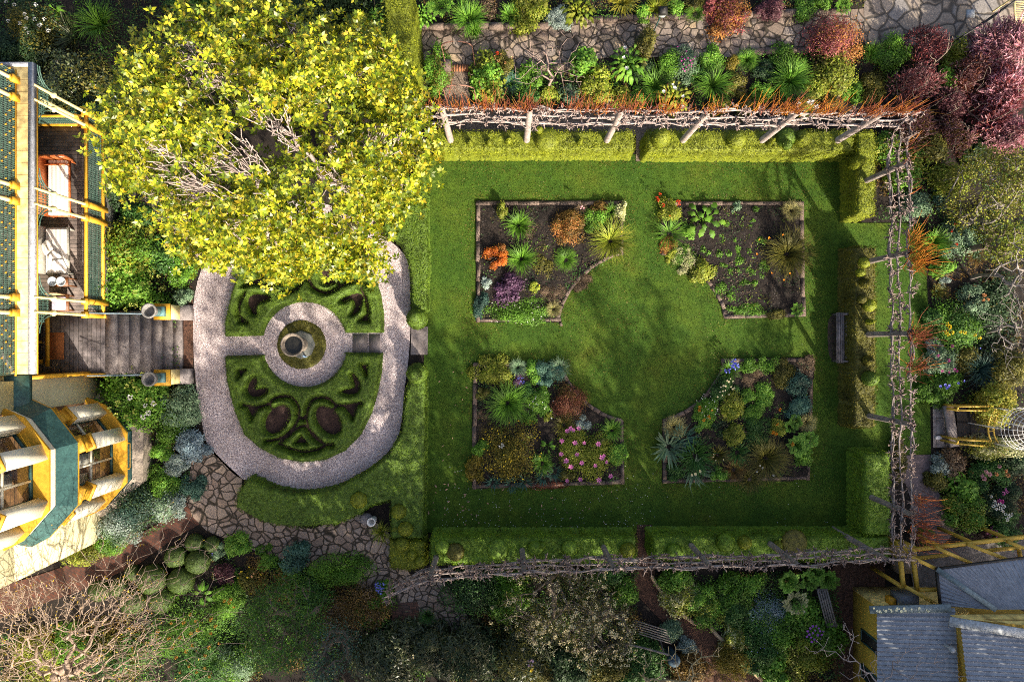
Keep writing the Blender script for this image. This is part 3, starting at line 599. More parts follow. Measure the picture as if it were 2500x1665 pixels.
hedge(bot_poly, HP, 'box', 'box_parterre', 'lower half of the oval clipped box knot in full view', 'box hedge', grid=.032, leaf=.035, edge=.12, rough=.02, dens=1800,
      holes=[E3, E4, U3, U4]+T, gw=.05, group='clipped box knot halves',
      grooves=[ZL(g, 4, False) for g in ([(436, 920), (416, 882), (450, 852), (518, 846), (558, 888), (566, 940), (540, 1000), (480, 1055), (400, 1072)], [(735, 914), (752, 890), (700, 852), (640, 860), (610, 908), (604, 968), (630, 1040), (690, 1086), (740, 1090)], [(462, 1086), (510, 1045), (570, 1000), (602, 1000), (650, 1050), (692, 1100), (580, 1126), (462, 1086)], [(560, 935), (582, 960), (606, 935)], [(416, 882), (350, 900), (280, 890)], [(752, 890), (800, 892), (880, 880)])])
ringbed = catmull(ell(-7.385, -.13, .87, .87, 0, 20), 2)
hedge(ringbed, .07, 'boxolive', 'turf_ring', 'round mat of mossy ground cover encircling the stone fountain', 'ground cover', grid=.05, leaf=.035, dens=1500, edge=.05)

# ------------------------------------------------------------------ big hedges
HH = 1.14
def topball(parent, px, py, r, pal, rz=None, z=HH, cone=0, nm='topiary'):
    zc = z+.1; x, y, _ = P(px, py, zc+.2); rx = r*(CAM_H-zc-.2)/FPX; q = Q(); leafball(q, np.array([x, y, zc]), rx, rz or rx, cone=cone); q.build(nm, hedgemats(pal), parent)
def hthing(poly, h, pal, name, label, tops=(), **kw):
    poly = np.asarray(poly); c = poly.mean(0); t = thing(name, (c[0], c[1], 0), label, 'hedge', kw.pop('group', 'clipped hedges around the lawn'))
    hedge(poly, h, pal, 'clipped_body', '', parent=t, **kw)
    for a in tops: topball(t, *a)
    return t
def bx(x0, x1, y0, y1): return np.array([(x0, y0), (x1, y0), (x1, y1), (x0, y1)])
hthing(bx(-2.62, 4.14, 6.36, 7.08), HH, 'boxlime', 'clipped_hedge', 'sunlit hedge below the pleached row, left of the gap, with small cone topiary', [(1147, 346, 9, 'boxlime', .22, HH, .5), (1194, 345, 10, 'boxlime', .24, HH, .5), (1243, 341, 11, 'boxlime', .25, HH, .5), (1337, 338, 30, 'boxlime', .28, HH-.05), (1318, 314, 9, 'boxlime', .3, HH+.25, .3), (1418, 344, 10, 'boxlime', .28, HH, .6)])
t = hthing(bx(4.52, 11.5, 6.32, 7.10), HH, 'boxlime', 'clipped_hedge', 'sunlit hedge below the pleached row, right of the gap, with round topiary', [(1803, 338, 23, 'boxlime', .32), (1924, 332, 23, 'box', .36), (1928, 350, 11, 'box', .2, HH+.4), (1964, 336, 21, 'boxlime', .34), (1963, 336, 6, 'boxlime', .16, HH+.4), (1886, 345, 10, 'boxlime', .4, HH, .7)])
q = Q(); leafball(q, np.array([4.95, 6.75, 1.25]), .32, .45); q.build('topiary', hedgemats('boxlime'), t)
hthing(bx(11.55, 12.22, 4.2, 7.06), HH, 'boxlime', 'clipped_hedge', 'hedge at the lawn corner with shaded side and a leaf shaped topiary', [(2103, 392, 21, 'boxlime', .45, HH, .6)])
tp = [(2118, 640, 13, 'boxlime', .2), (2122, 690, 15, 'boxolive', .25, HH, .5), (2108, 665, 10, 'boxlime', .2), (2130, 745, 15, 'boxlime', .22), (2112, 730, 10, 'boxolive', .2), (2133, 785, 9, 'boxlime', .3, HH, .7), (2128, 880, 15, 'boxolive', .35, HH, .6), (2132, 925, 18, 'box', .35)]
hthing(bx(11.48, 12.28, -2.95, 3.2), HH*.92, 'boxolive', 'clipped_hedge', 'olive brown hedge behind the wooden bench with ragged topiary', tp)
hthing(bx(11.78, 12.72, -6.55, -3.75), HH, 'boxgreen', 'clipped_hedge', 'dark green hedge at the lower right corner of the lawn')
hthing(bx(-2.75, 4.2, -7.5, -6.55), HH, 'boxgreen', 'clipped_hedge', 'shaded hedge along the bottom of the lawn, left of the mulch gap', [(1215, 1345, 26, 'boxgreen', .15, HH-.08), (1308, 1343, 18, 'boxgreen', .18), (1325, 1335, 8, 'boxgreen', .2), (1392, 1342, 20, 'boxgreen', .16), (1535, 1348, 18, 'boxlime', .3), (1110, 1352, 22, 'boxolive', .14), (1078, 1340, 18, 'boxgreen', .14)])
hthing(bx(4.7, 12.7, -7.4, -6.52), HH, 'boxgreen', 'clipped_hedge', 'shaded hedge along the bottom of the lawn, right of the mulch gap', [(1650, 1352, 20, 'boxgreen', .2), (1775, 1328, 22, 'boxgreen', .3), (1823, 1328, 16, 'boxlime', .28), (1945, 1328, 32, 'boxolive', .12, HH-.1), (1905, 1334, 10, 'boxlime', .2)])
# low wide hedge between gravel and lawn, in two lengths either side of the slab opening
HW = .55
hthing(PL([(958, 470), (1040, 400), (1046, 640), (1043, 760), (1000, 762), (1003, 700), (996, 640), (978, 600), (930, 560)], HW), HW, 'box', 'clipped_hedge', 'low wide hedge between gravel walk and lawn, above the paved opening', group='low hedges beside the gravel walk')
hthing(PL([(1000, 925), (1040, 925), (1038, 1200), (1036, 1318), (952, 1318), (950, 1225), (900, 1240), (880, 1258), (818, 1283), (721, 1290), (644, 1279), (572, 1240), (578, 1200), (606, 1164), (660, 1190), (712, 1203), (760, 1203), (820, 1190), (888, 1155), (946, 1110), (978, 1055), (990, 950)], HW), HW, 'box', 'clipped_hedge', 'low wide hedge curving round the foot of the gravel oval', [(873, 1224, 20, 'boxlime', .2, HW-.06)], group='low hedges beside the gravel walk', dens=900)
hthing(PL([(948, 1318), (1040, 1318), (1040, 1385), (1000, 1395), (950, 1390)], .5), .5, 'boxlime', 'clipped_hedge', 'short hedge block beside the crazy paving at the lawn corner', group='low hedges beside the gravel walk')
hthing(PL([(930, -40), (1004, -40), (1012, 140), (1008, 165), (945, 165)], 2.2), 2.2, 'boxlime', 'clipped_hedge', 'tall sunlit hedge beside the upper stone path behind the magnolia', side=300, group='tall hedges')
# box balls
def ball(px, py, r, label, pal='box', rz=1.0, group='clipped box balls', name='box_ball'):
    z = .25; x, y, _ = P(px, py, z*1.4); rx = r*(CAM_H-z*1.4)/FPX; q = Q(); leafball(q, np.array([0, 0, rx*.75*rz]), rx, rx*rz, dens=800); o = q.build(name, hedgemats(pal)); o.location = (x, y, 0); return tag(o, label, 'box ball', group)
for px, py, r, l in [(976, 1245, 18, 'clipped box ball nearest the white pot by the low hedge'), (992, 1287, 18, 'clipped box ball in the middle of the low hedge strip'), (966, 1290, 9, 'smallest clipped box ball beside the low hedge'), (984, 1325, 17, 'dull clipped box ball just above a close pair'), (1008, 1351, 13, 'left box ball of the touching pair near the pleached trunk'), (1028, 1366, 14, 'right box ball of the touching pair near the pleached trunk')]:
    ball(px, py, r, l, 'boxlime', group='box balls on the low hedge').location.z = .35
for px, py, r, l in [(470, 1328, 22, 'round box mound at the top of the cluster beside the brick path'), (512, 1332, 19, 'box mound at the right end of the cluster near blue flowers'), (426, 1361, 27, 'large box mound touching the brick path edge'), (480, 1373, 29, 'large box mound right of centre in the cluster'), (371, 1414, 36, 'largest box mound under the bare twigs'), (440, 1419, 32, 'box mound beside the big hosta leaves'), (317, 1402, 19, 'small box mound hidden under twigs by the path'), (287, 1437, 23, 'dark box mound at the left under bare branches'), (394, 1465, 32, 'box mound beside the thick grey limb'), (322, 1470, 30, 'lowest box mound crossed by the grey limb'), (237, 1445, 25, 'leftmost box mound of the cluster')]:
    ball(px, py, r, l, 'boxdark', .85, 'rounded box mounds by the brick path')
for py, l, pl in ((778, 'tiered clipped topiary above the paved opening', (1012, 772)), (912, 'tiered clipped topiary below the paved opening', (1012, 915))):
    z = .5; x, y, _ = P(1018, py, z); t = thing('tiered_topiary', (x, y, 0), l, 'topiary', 'tiered topiaries at the paved opening')
    q = Q(); leafball(q, np.array([x, y, .42]), .37, .42); q.build('lower_tier', hedgemats('box'), t); x2, y2, _ = P(*pl, 1.0); q = Q(); leafball(q, np.array([(x+x2)/2, (y+y2)/2, .95]), .22, .2); q.build('upper_tier', hedgemats('box'), t)
SLAB = pm('slab_stone', (.13, .11, .105), (.21, .18, .175), 2.5, .9, .3, 25)
struct('threshold_slab', PL([(1005, 798), (1045, 798), (1044, 866), (1003, 866)]), .06, SLAB, .06)
q = Q(); a = PL([(862, 816), (899, 866)]); q.box(a[0][0], a[1][0]-.01, a[1][1], a[0][1], 0, .06); b = PL([(901, 816), (928, 864)]); q.box(b[0][0], b[1][0], b[1][1], b[0][1], 0, .045)
tag(q.build('stepping_slab', SLAB), 'pair of worn stone slabs bridging the gravel beside the box knot', 'paving slab')

# ------------------------------------------------------------------ fountain
STONEF = pm('fountain_stone', (.13, .105, .08), (.24, .20, .16), 6, .9, .5, 28)
t = thing('garden_fountain', (-7.385, -.13, 0), 'weathered round stone bowl on a pedestal at the centre of the gravel ring', 'fountain')
q = Q(); q.lathe((-7.385, -.13, .06), [(.50, 0), (.50, .07), (.44, .10), (.001, .10)], 8); q.build('base_slab', pm('slab_green', (.09, .10, .09), (.16, .16, .14), 5, .9, .4), t)
q = Q(); q.lathe((-7.385, -.13, .16), [(.26, 0), (.22, .05), (.15, .12), (.13, .45), (.17, .58), (.24, .62)], 24); q.build('pedestal', STONEF, t, True)
q = Q(); q.lathe((-7.385, -.13, .76), [(.22, 0), (.32, .08), (.37, .22), (.40, .27), (.40, .31), (.345, .31), (.33, .24), (.28, .15), (.12, .11), (.10, .16), (.06, .17), (.001, .17)], 32); q.build('bowl', STONEF, t, True); q = Q(); q.lathe((-7.385, -.13, .93), [(.325, 0), (.001, .004)], 28); q.build('water', pm('water_dark', (.012, .012, .010), (.03, .028, .022), 5, .12, .05), t)
q = Q(); q.path([(-7.2, -.55, .08), (-7.2, -.55, .3), (-7.25, -.5, .36)], .03, 8); q.build('tap', pm('metal_blue', (.12, .18, .28), (.2, .3, .42), 6, .4, .1), t)

# ------------------------------------------------------------------ pleached limes
KND = fol('knuckle_dark', [(.10, .07, .06), (.20, .145, .125), (.33, .25, .225)], trans=0, var=.35); BARKM = pm('bark_lime_grey', (.15, .125, .11), (.28, .235, .215), 6, .85, .4)
TWO = fol('twig_orange', [(.20, .065, .035), (.30, .10, .045), (.27, .06, .045)], trans=0, var=.3); TWG = fol('twig_gold', [(.38, .15, .02), (.50, .22, .025), (.42, .10, .02)], trans=0, var=.3)
KN = fol('knuckle', [(.15, .11, .095), (.27, .205, .185), (.40, .32, .295)], trans=0, var=.35)
def lime(bp, top_lean, tiers, lp, rp, label, twigs=0, gold=.3, clumps=None, group='pleached limes on the frame', bark=None):
    bark = bark or BARKP
    """bp base (x,y); tiers z list; lp/rp: end points (x,y) of left and right limbs"""
    x, y = bp; t = thing('pleached_lime', (x, y, 0), label, 'tree', group)
    zt = tiers[-1]; q = Q(); pts = [(x, y, 0), (x+.02, y, zt*.5), (x+.03, y, zt*.8), (x+.03, y, zt+.06)]
    q.path(catmull(pts, 4, False), np.linspace(.115, .09, 13)*(1 if bark is BARKP else .85), 10); q.build('trunk', bark, t, True)
    kq = Q(); twp = []
    for zi, z in enumerate(tiers):
        for end in (lp, rp):
            e = np.array([end[0], end[1]]); L = np.linalg.norm(e-[x, y]); m = max(4, int(L/.16)); s = np.linspace(0, 1, m)
            w = (noise2(s*3+x*7+zi, np.full(m, z*5), 3)-.5)*.09; dr = (e-[x, y])/L; nr = np.array([-dr[1], dr[0]])
            pts = np.column_stack([x+dr[0]*L*s+nr[0]*w, y+dr[1]*L*s+nr[1]*w, z+(noise2(s*4+y, np.full(m, zi+x), 4)-.5)*.10])
            q = Q(); q.path(pts, np.linspace(.04, .018, m), 6); 
            if zi != 1: # second strand of the tied branch
                p2 = pts+np.column_stack([nr[0]*.05*np.sin(s*5+x), nr[1]*.05*np.sin(s*5+x), .07*np.cos(s*6+z)]); q.path(p2, np.linspace(.026, .012, m), 5)
            for p in pts[::1]:
                if random.random() < .92:
                    kk = R.integers(5, 13); d = unit(R.normal(size=(kk, 3))+[0, 0, .3]); l = R.uniform(.04, .15, kk); c = p+R.normal(size=3)*.045
                    q.tubes(np.tile(c, (kk, 1)), c+d*l[:, None], .022, .012, 4, 1); ee = c+d*l[:, None]
                    q.tubes(ee, ee+unit(d+R.normal(size=(kk, 3))*.6)*.05, .018, .010, 4, 1)
                if zi == len(tiers)-1: twp.append(p)
            q.build('limb', [bark, KN if bark is BARKP else KND], t)
    if twigs:
        tw = np.array(twp); 
        if clumps: c = np.array(clumps)[R.integers(0, len(clumps), twigs)]; p = np.column_stack([c+R.normal(size=(twigs, 2))*.13, np.full(twigs, zt)])
        else: p = tw[(len(tw)*R.random(twigs)).astype(int)]; wz = noise2(p[:, 0]*2.2, p[:, 1]*2+5, 9); keep = R.random(twigs) < np.clip((wz-.25)*2.2, .12, 1); p = p[keep]+R.normal(size=(int(keep.sum()), 3))*.05; twigs = len(p)
        d = unit(np.column_stack([R.normal(size=(twigs, 2))*(.20 if not clumps else .42), np.ones(twigs)])); l = R.uniform(.3, 1.05, twigs); q = Q()
        mid = p+d*l[:, None]*.5+R.normal(size=(twigs, 3))*.03; mm = (R.random(twigs) < gold)
        for kx, sel in enumerate((~mm, mm)):
            if sel.any(): q.tubes(p[sel], mid[sel], .009, .007, 3, kx); q.tubes(mid[sel], (mid+(d+R.normal(size=d.shape)*.12)*l[:, None]*.5)[sel], .007, .003, 3, kx)
        o = q.build('twig', [TWO, TWG], t); o['kind'] = 'stuff'
NB = [(1099, 339), (1285, 347), (1481, 345), (1667, 345), (1860, 346), (2045, 346)]
nb = [P(x, y, HH)[:2] for x, y in NB]; nb = [(x, 6.72) for x, y in nb]
ords = ['first', 'second', 'third', 'fourth', 'fifth', 'sixth']
nx_ = [-3.3]+[(nb[i][0]+nb[i+1][0])/2 for i in range(5)]+[12.1]
nl = ['pleached lime with orange shoots at the magnolia end of the upper row', 'pleached lime with red shoots, second from the magnolia in the upper row', 'pleached lime just left of the hedge gap in the upper row', 'pleached lime just right of the hedge gap in the upper row', 'pleached lime beside the round topiary pair in the upper row', 'pleached lime at the far right end of the upper row']
for i, b in enumerate(nb):
    f = i/5; lime(b, 0, [3.0-.3*f, 3.65-.4*f, 4.3-.5*f], (nx_[i], 6.72), (nx_[i+1], 6.72), nl[i], [300, 420, 360, 380, 400, 400][i], [.35, .1, .25, .6, .55, .3][i], group='pleached limes of the sunny upper row')
EB = [(2115, 441), (2117, 639), (2122, 816), (2125, 1016), (2127, 1214)]
eb = [P(x, y, HH)[:2] for x, y in EB]
ey = [6.5]+[(eb[i][1]+eb[i+1][1])/2 for i in range(4)]+[-6.6]
el_ = ['pleached lime beside the corner hedge end in the right row', 'pleached lime with bright orange tufts in the right row', 'pleached lime with long coppery shoots behind the bench', 'grey pleached lime in the right row below the bench', 'pleached lime with rust red shoots in the lower right row']
for i, b in enumerate(eb):
    xx = 11.98; cl = [None, [(xx+.1, b[1]+.35), (xx+.1, b[1]-.35), (xx+.1, b[1]-.05)], [(xx+.05, b[1]), (xx+.05, b[1]-.15), (xx, b[1]-1.0)], None, [(xx+.2, b[1]-.2), (xx+.25, b[1]-.6), (xx+.2, b[1]+.5)]][i]
    lime((b[0]+.0, b[1]), 0, [2.5, 2.95, 3.5], (11.95, ey[i]), (11.98, ey[i+1]), el_[i], [50, 150, 130, 0, 150][i], [.3, .95, .15, 0, .1][i], cl, group='pleached limes of the right row', bark=BARKM)
SB = [(1064, 1360), (1274, 1343), (1472, 1335), (1686, 1331), (1879, 1327), (2071, 1313)]
sb = [P(x, y, HH)[:2] for x, y in SB]
sx = [(-3.9, -7.75)]+[((sb[i][0]+sb[i+1][0])/2, (sb[i][1]+sb[i+1][1])/2) for i in range(5)]+[(12.2, -6.6)]
sl = ['grey pleached lime at the crazy paving end of the bottom row', 'grey pleached lime second from the crazy paving in the bottom row', 'grey pleached lime just left of the mulch gap in the bottom row', 'thick dark pleached lime just right of the mulch gap', 'thin forked pleached lime near the ferns in the bottom row', 'pleached lime at the cottage end of the bottom row']
for i, b in enumerate(sb):
    lime(b, 0, [2.35, 2.8, 3.35], sx[i], sx[i+1], sl[i], 0, group='pleached limes of the shaded bottom row', bark=BARKM)
# ------------------------------------------------------------------ the house
YEL = pm('paint_ochre', (.46, .235, .014), (.60, .325, .026), 2.5, .6, 0, 12, fine=.14)
YELP = pm('paint_yellow_pale', (.74, .60, .26), (.82, .68, .34), 3, .6, 0, 12, fine=.12)
CRM = pm('plaster_cream', (.56, .51, .31), (.64, .60, .39), 1.2, .8, 0, 7, fine=.08)
WHT = pm('paint_cream_white', (.62, .58, .46), (.70, .66, .54), 1.6, .7, 0, 7, fine=.07)
TEA = pm('paint_teal', (.018, .055, .055), (.035, .095, .09), 3, .5, .15, 16, fine=.3)
LACE = pm('iron_lace_green', (.04, .09, .075), (.08, .15, .12), 9, .5, .2, 30)
GUT = pm('gutter_grey', (.24, .25, .28), (.36, .37, .40), 4, .45, .1, 20)
DECK = brick_mat('deck_boards', (.17, .135, .12), (.12, .095, .088), (.03, .025, .022), bw=40, bh=.13)
DECKY = brick_mat('deck_boards_y', (.18, .155, .155), (.14, .12, .122), (.03, .025, .022), rotz=PI/2, bw=40, bh=.15)
PLANK = brick_mat('ledge_planks', (.70, .53, .22), (.66, .48, .19), (.34, .23, .08), bw=40, bh=.34)
STN = pm('base_stone', (.20, .165, .13), (.34, .285, .23), 2.5, .85, .4, 18)
WOOD = pm('wood_brown', (.12, .045, .018), (.24, .09, .03), 4, .5, .2, 20); WOODR = pm('wood_red', (.28, .07, .02), (.42, .13, .04), 5, .4, .2, 20)
BLK = pm('dark_opening', (.012, .012, .012), (.03, .028, .025), 4, .6, 0)
def glass_mat():
    m, nt, b, out = nodes('window_glass'); nt.nodes.remove(b)
    g = N(nt, 'ShaderNodeBsdfGlossy', Roughness=.03); tr = nt.nodes.new('ShaderNodeBsdfTransparent'); tr.inputs[0].default_value = (.82, .86, .88, 1)
    ms = nt.nodes.new('ShaderNodeMixShader'); ms.inputs[0].default_value = .14
    nt.links.new(tr.outputs[0], ms.inputs[1]); nt.links.new(g.outputs[0], ms.inputs[2]); nt.links.new(ms.outputs[0], out.inputs[0]); return m
GLS = glass_mat()
STRIPE = None
def stripe_mat():
    m, nt, b, out = nodes('cushion_stripe'); co = objco(nt); sp = nt.nodes.new('ShaderNodeSeparateXYZ'); nt.links.new(co, sp.inputs[0])
    ml = N(nt, 'ShaderNodeMath', operation='MULTIPLY'); ml.inputs[1].default_value = 7.5; nt.links.new(sp.outputs[0], ml.inputs[0])
    fr = N(nt, 'ShaderNodeMath', operation='FRACT'); nt.links.new(ml.outputs[0], fr.inputs[0])
    r = ramp(nt, [(.74, .70, .66), (.42, .38, .36), (.74, .70, .66)], [.45, .55, .98]); r.color_ramp.interpolation = 'EASE'; nt.links.new(fr.outputs[0], r.inputs[0]); nt.links.new(r.outputs[0], b.inputs['Base Color']); b.inputs['Roughness'].default_value = .9; return m
STRIPE = stripe_mat()
house = thing('heritage_house', (-15.5, 0, 0), 'two storey cream and ochre house with double verandah and canted bay windows', 'house')
XB, XF = -13.74, -14.25      # verandah front plane, wall plane
ZD, ZV = 1.1, 4.42           # deck and verandah top
q = Q(); q.box(-26, XF, -6.9, -1.15, 0, ZV); q.box(-26, XF-.02, -6.9, -1.15, ZV, 8.0); q.box(-26, -15.9, -1.15, 7.9, 0, ZV-.3); q.box(-26, -16.4, -1.15, 7.9, ZV-.3, 8.0); q.build('wall', CRM, house)
q = Q(); q.quads([[(-27, -7.5, 7.9), (-14.9, -7.5, 7.9), (-17.5, -4, 9.6), (-27, -4, 9.6)], [(-14.9, -7.5, 7.9), (-14.9, 8.5, 7.9), (-17.5, 5, 9.6), (-17.5, -4, 9.6)], [(-14.9, 8.5, 7.9), (-27, 8.5, 7.9), (-27, 5, 9.6), (-17.5, 5, 9.6)], [(-27, -4, 9.6), (-17.5, -4, 9.6), (-17.5, 5, 9.6), (-27, 5, 9.6)]])
q.build('roof', GUT, house)
q = Q(); q.box(-15.9, XB, .92, 7.3, .9, ZD); q.build('deck', DECK, house)
q = Q(); q.box(-15.9, -13.66, -1.15, .918, .9, ZD-.004); q.build('landing', DECKY, house)
q = Q(); q.box(-15.85, XB-.06, .95, 7.25, 0, .9); q.build('foundation', pm('foundation_dark', (.05, .05, .045), (.10, .10, .09), 4, .9, .2), house)
# upper floor: boarded ledge, gutter, lace balustrade, columns
q = Q(); q.box(-16.4, -13.86, -.95, 7.86, ZV-.26, ZV); q.build('ledge', PLANK, house)
q = Q(); q.box(-13.86, -13.72, -.95, 7.98, ZV-.14, ZV+.03); q.box(-16.4, -13.86, 7.86, 7.98, ZV-.14, ZV+.03); q.build('gutter', GUT, house)
def lace(q, p0, p1, z0, z1, step=.075, m0=0, m1=None):
    """cast iron lace panel: frame, uprights, scroll rings"""
    p0 = np.array(p0); p1 = np.array(p1); L = np.linalg.norm(p1-p0); d = (p1-p0)/L; n = max(2, int(L/step)); a = []; b = []
    for i in range(n+1):
        c = p0+d*L*i/n; a.append((*c, z0)); b.append((*c, z1))
    q.tubes(a, b, .010, .010, 4, m0)
    rows = max(2, int((z1-z0)/.15)); A = []; B = []
    for j in range(rows):
        zc = z0+(z1-z0)*(j+.5)/rows
        for i in range(n):
            c = p0+d*L*(i+.5)/n; rr = min(step*.62, (z1-z0)/rows*.48)
            for k in range(6):
                t0 = k*PI/3+.3*(i % 2); t1 = t0+PI/3
                A.append((*(c+d*rr*math.cos(t0)), zc+rr*math.sin(t0))); B.append((*(c+d*rr*math.cos(t1)), zc+rr*math.sin(t1)))
    q.tubes(A, B, .011, .011, 3, m0)
    if m1 is not None:
        C = []; 
        for j in range(rows):
            for i in range(0, n-2, 5): (C.append if random.random() < .72 else (lambda _: None))((*(p0+d*L*(i+.5+(j % 2)*2.5+random.uniform(-.7, .7))/n), z0+(z1-z0)*(j+.5)/rows))
        C = np.array(C); nn = np.array([d[1], -d[0], 0]); q.tubes(C-nn*.02, C+nn*.02, .032, .02, 6, m1); q.leaves(C+nn*.022-np.array([0, 0, .032]), np.tile([0, 0, 1.], (len(C), 1)), np.tile(nn, (len(C), 1)), .065, .065, m1)
XU = -14.2; UP = [(7.45, 6.93), (4.42, 3.98), (1.24, .80)]
uy = sorted([y for p in UP for y in p]+[-1.0, 7.75])
q = Q()
for i in range(len(uy)-1):
    lace(q, (XU, uy[i]+.06), (XU, uy[i+1]-.06), ZV+.08, ZV+.98, .06, 0, 1)
q.build('upper_lace', [LACE, YEL], house)
q = Q(); q.box(XU-.025, XU+.025, -1.0, 7.75, ZV+.98, ZV+1.04); q.box(XU-.02, XU+.02, -1.0, 7.75, ZV+.03, ZV+.07); q.build('upper_rail', YEL, house)
q = Q(); q.box(-16.4, XU-.08, -.9, 7.8, ZV, ZV+.012); q.build('balcony_floor', DECK, house)
for y in [y for p in UP for y in p]:
    q = Q(); q.rbox(XU, y, ZV, ZV+.28, .2, .2, 0); q.rbox(XU, y, ZV+.28, ZV+.36, .15, .15, 0, 0, .8); q.lathe((XU, y, ZV+.36), [(.06, 0), (.055, 1.4), (.05, 2.4), (.08, 2.45), (.08, 2.52), (.045, 2.56), (.045, 3.1)], 12, 1); q.build('upper_column', [YEL, YELP], house)
q = Q(); q.box(-16.4, -13.95, -1.2, 8.1, 7.55, 7.75); q.build('balcony_roof', GUT, house)
# lower columns, rails, lace
LC = [(7.36, 6.94), (4.40, 3.95), (1.27, .84)]
for y in [y for p in LC for y in p]:
    q = Q(); q.rbox(XB, y, ZD-.2, 1.98, .17, .17, 0); q.rbox(XB, y, 1.98, 2.08, .22, .22, 0, 0, .9); q.lathe((XB, y, 2.08), [(.055, 0), (.05, .05), (.044, 1.4)], 12, 1); q.lathe((XB, y, 3.48), [(.06, 0), (.095, .04), (.095, .09), (.05, .13), (.045, .2), (.042, .94)], 14, 1); q.build('column', [YEL, YELP], house)
q = Q(); q.rbox(-14.15, 7.25, ZD, 2.0, .17, .17, 0); q.lathe((-14.15, 7.25, 2.0), [(.06, 0), (.055, 1.5)], 12, 1); q.build('column', [YEL, YELP], house)
q = Q(); q.box(XB-.045, XB+.045, .92, 7.3, 1.94, 2.02); q.box(-15.85, XB, 7.21, 7.29, 1.94, 2.02); q.build('hand_rail', YEL, house)
q = Q(); q.box(XB-.05, XB+.06, .92, 7.3, ZD-.06, ZD+.05); q.box(-15.85, XB, 7.19, 7.33, ZD-.04, ZD+.08); q.box(XB-.1, XB+.12, .76, .915, ZD-.1, ZD+.06); q.build('bottom_rail', YEL, house)
q = Q()
for y0, y1 in ((.95, 1.2), (1.35, 3.87), (4.03, 4.33), (4.48, 6.87), (7.0, 7.3)): lace(q, (XB, y0), (XB, y1), ZD+.06, 1.93, .07)
lace(q, (-15.85, 7.25), (XB-.1, 7.25), ZD+.08, 1.93, .07); q.build('lower_lace', LACE, house)
for y0, y1 in ((.84, 1.27), (3.95, 4.40), (6.94, 7.36)):
    q = Q()  # frieze brackets under the ledge between the columns
    lace(q, (XB, y0), (XB, y1), 3.75, 4.25, .07)
    for s, yy in ((-1, y0), (1, y1)):
        for k in range(5):
            a0 = k*PI/10; a1 = a0+PI/10; r = .62; c = (yy+s*r, 3.62)
            for rr in (r, r*.86): q.tubes([(XB, c[0]-s*rr*math.cos(a0), c[1]+rr*math.sin(a0))], [(XB, c[0]-s*rr*math.cos(a1), c[1]+rr*math.sin(a1))], .02, .02, 4)
        lace(q, (XB, yy), (XB, yy+s*.28), 3.95, 4.25, .07)
    q.build('frieze_bracket', LACE, house)
q = Q(); q.box(XB-.02, XB+.03, -.95, 7.3, 4.24, 4.29); q.build('frieze_rail', YEL, house)
# door and verandah windows
dr = Q(); dr.box(-15.9, -15.80, -.62, .55, ZD, 3.4); d = dr.build('door', BLK, house); q = Q()
for a in ((-15.81, -15.72, -.78, -.62), (-15.81, -15.72, .55, .70), (-15.81, -15.76, -.08, .0)): q.box(*a, ZD, 3.45)
q.box(-15.81, -15.72, -.78, .70, 3.45, 3.6); q.box(-15.62, -15.5, -.85, .80, ZD, ZD+.05); q.build('frame', YEL, d)
# band course and wall south of the verandah
q = Q(); q.box(XF-.3, XF+.16, -2.6, -1.0, 3.95, 4.12); q.add([(XF-.3, -2.6, 4.12), (XF+.16, -2.6, 4.12), (XF+.16, -1, 4.12), (XF-.3, -1, 4.12), (XF-.3, -2.6, 4.45), (XF, -2.6, 4.45), (XF, -1, 4.45), (XF-.3, -1, 4.45)], [(0, 1, 5, 4), (1, 2, 6, 5), (2, 3, 7, 6), (4, 5, 6, 7)]); q.build('string_course', TEA, house)
q = Q(); q.box(XF, XF+.12, -1.14, -1.02, .9, 4.2); q.box(-15.8, XB+.1, -1.20, -1.08, ZD-.1, ZD+.12); q.build('corner_board', YEL, house)
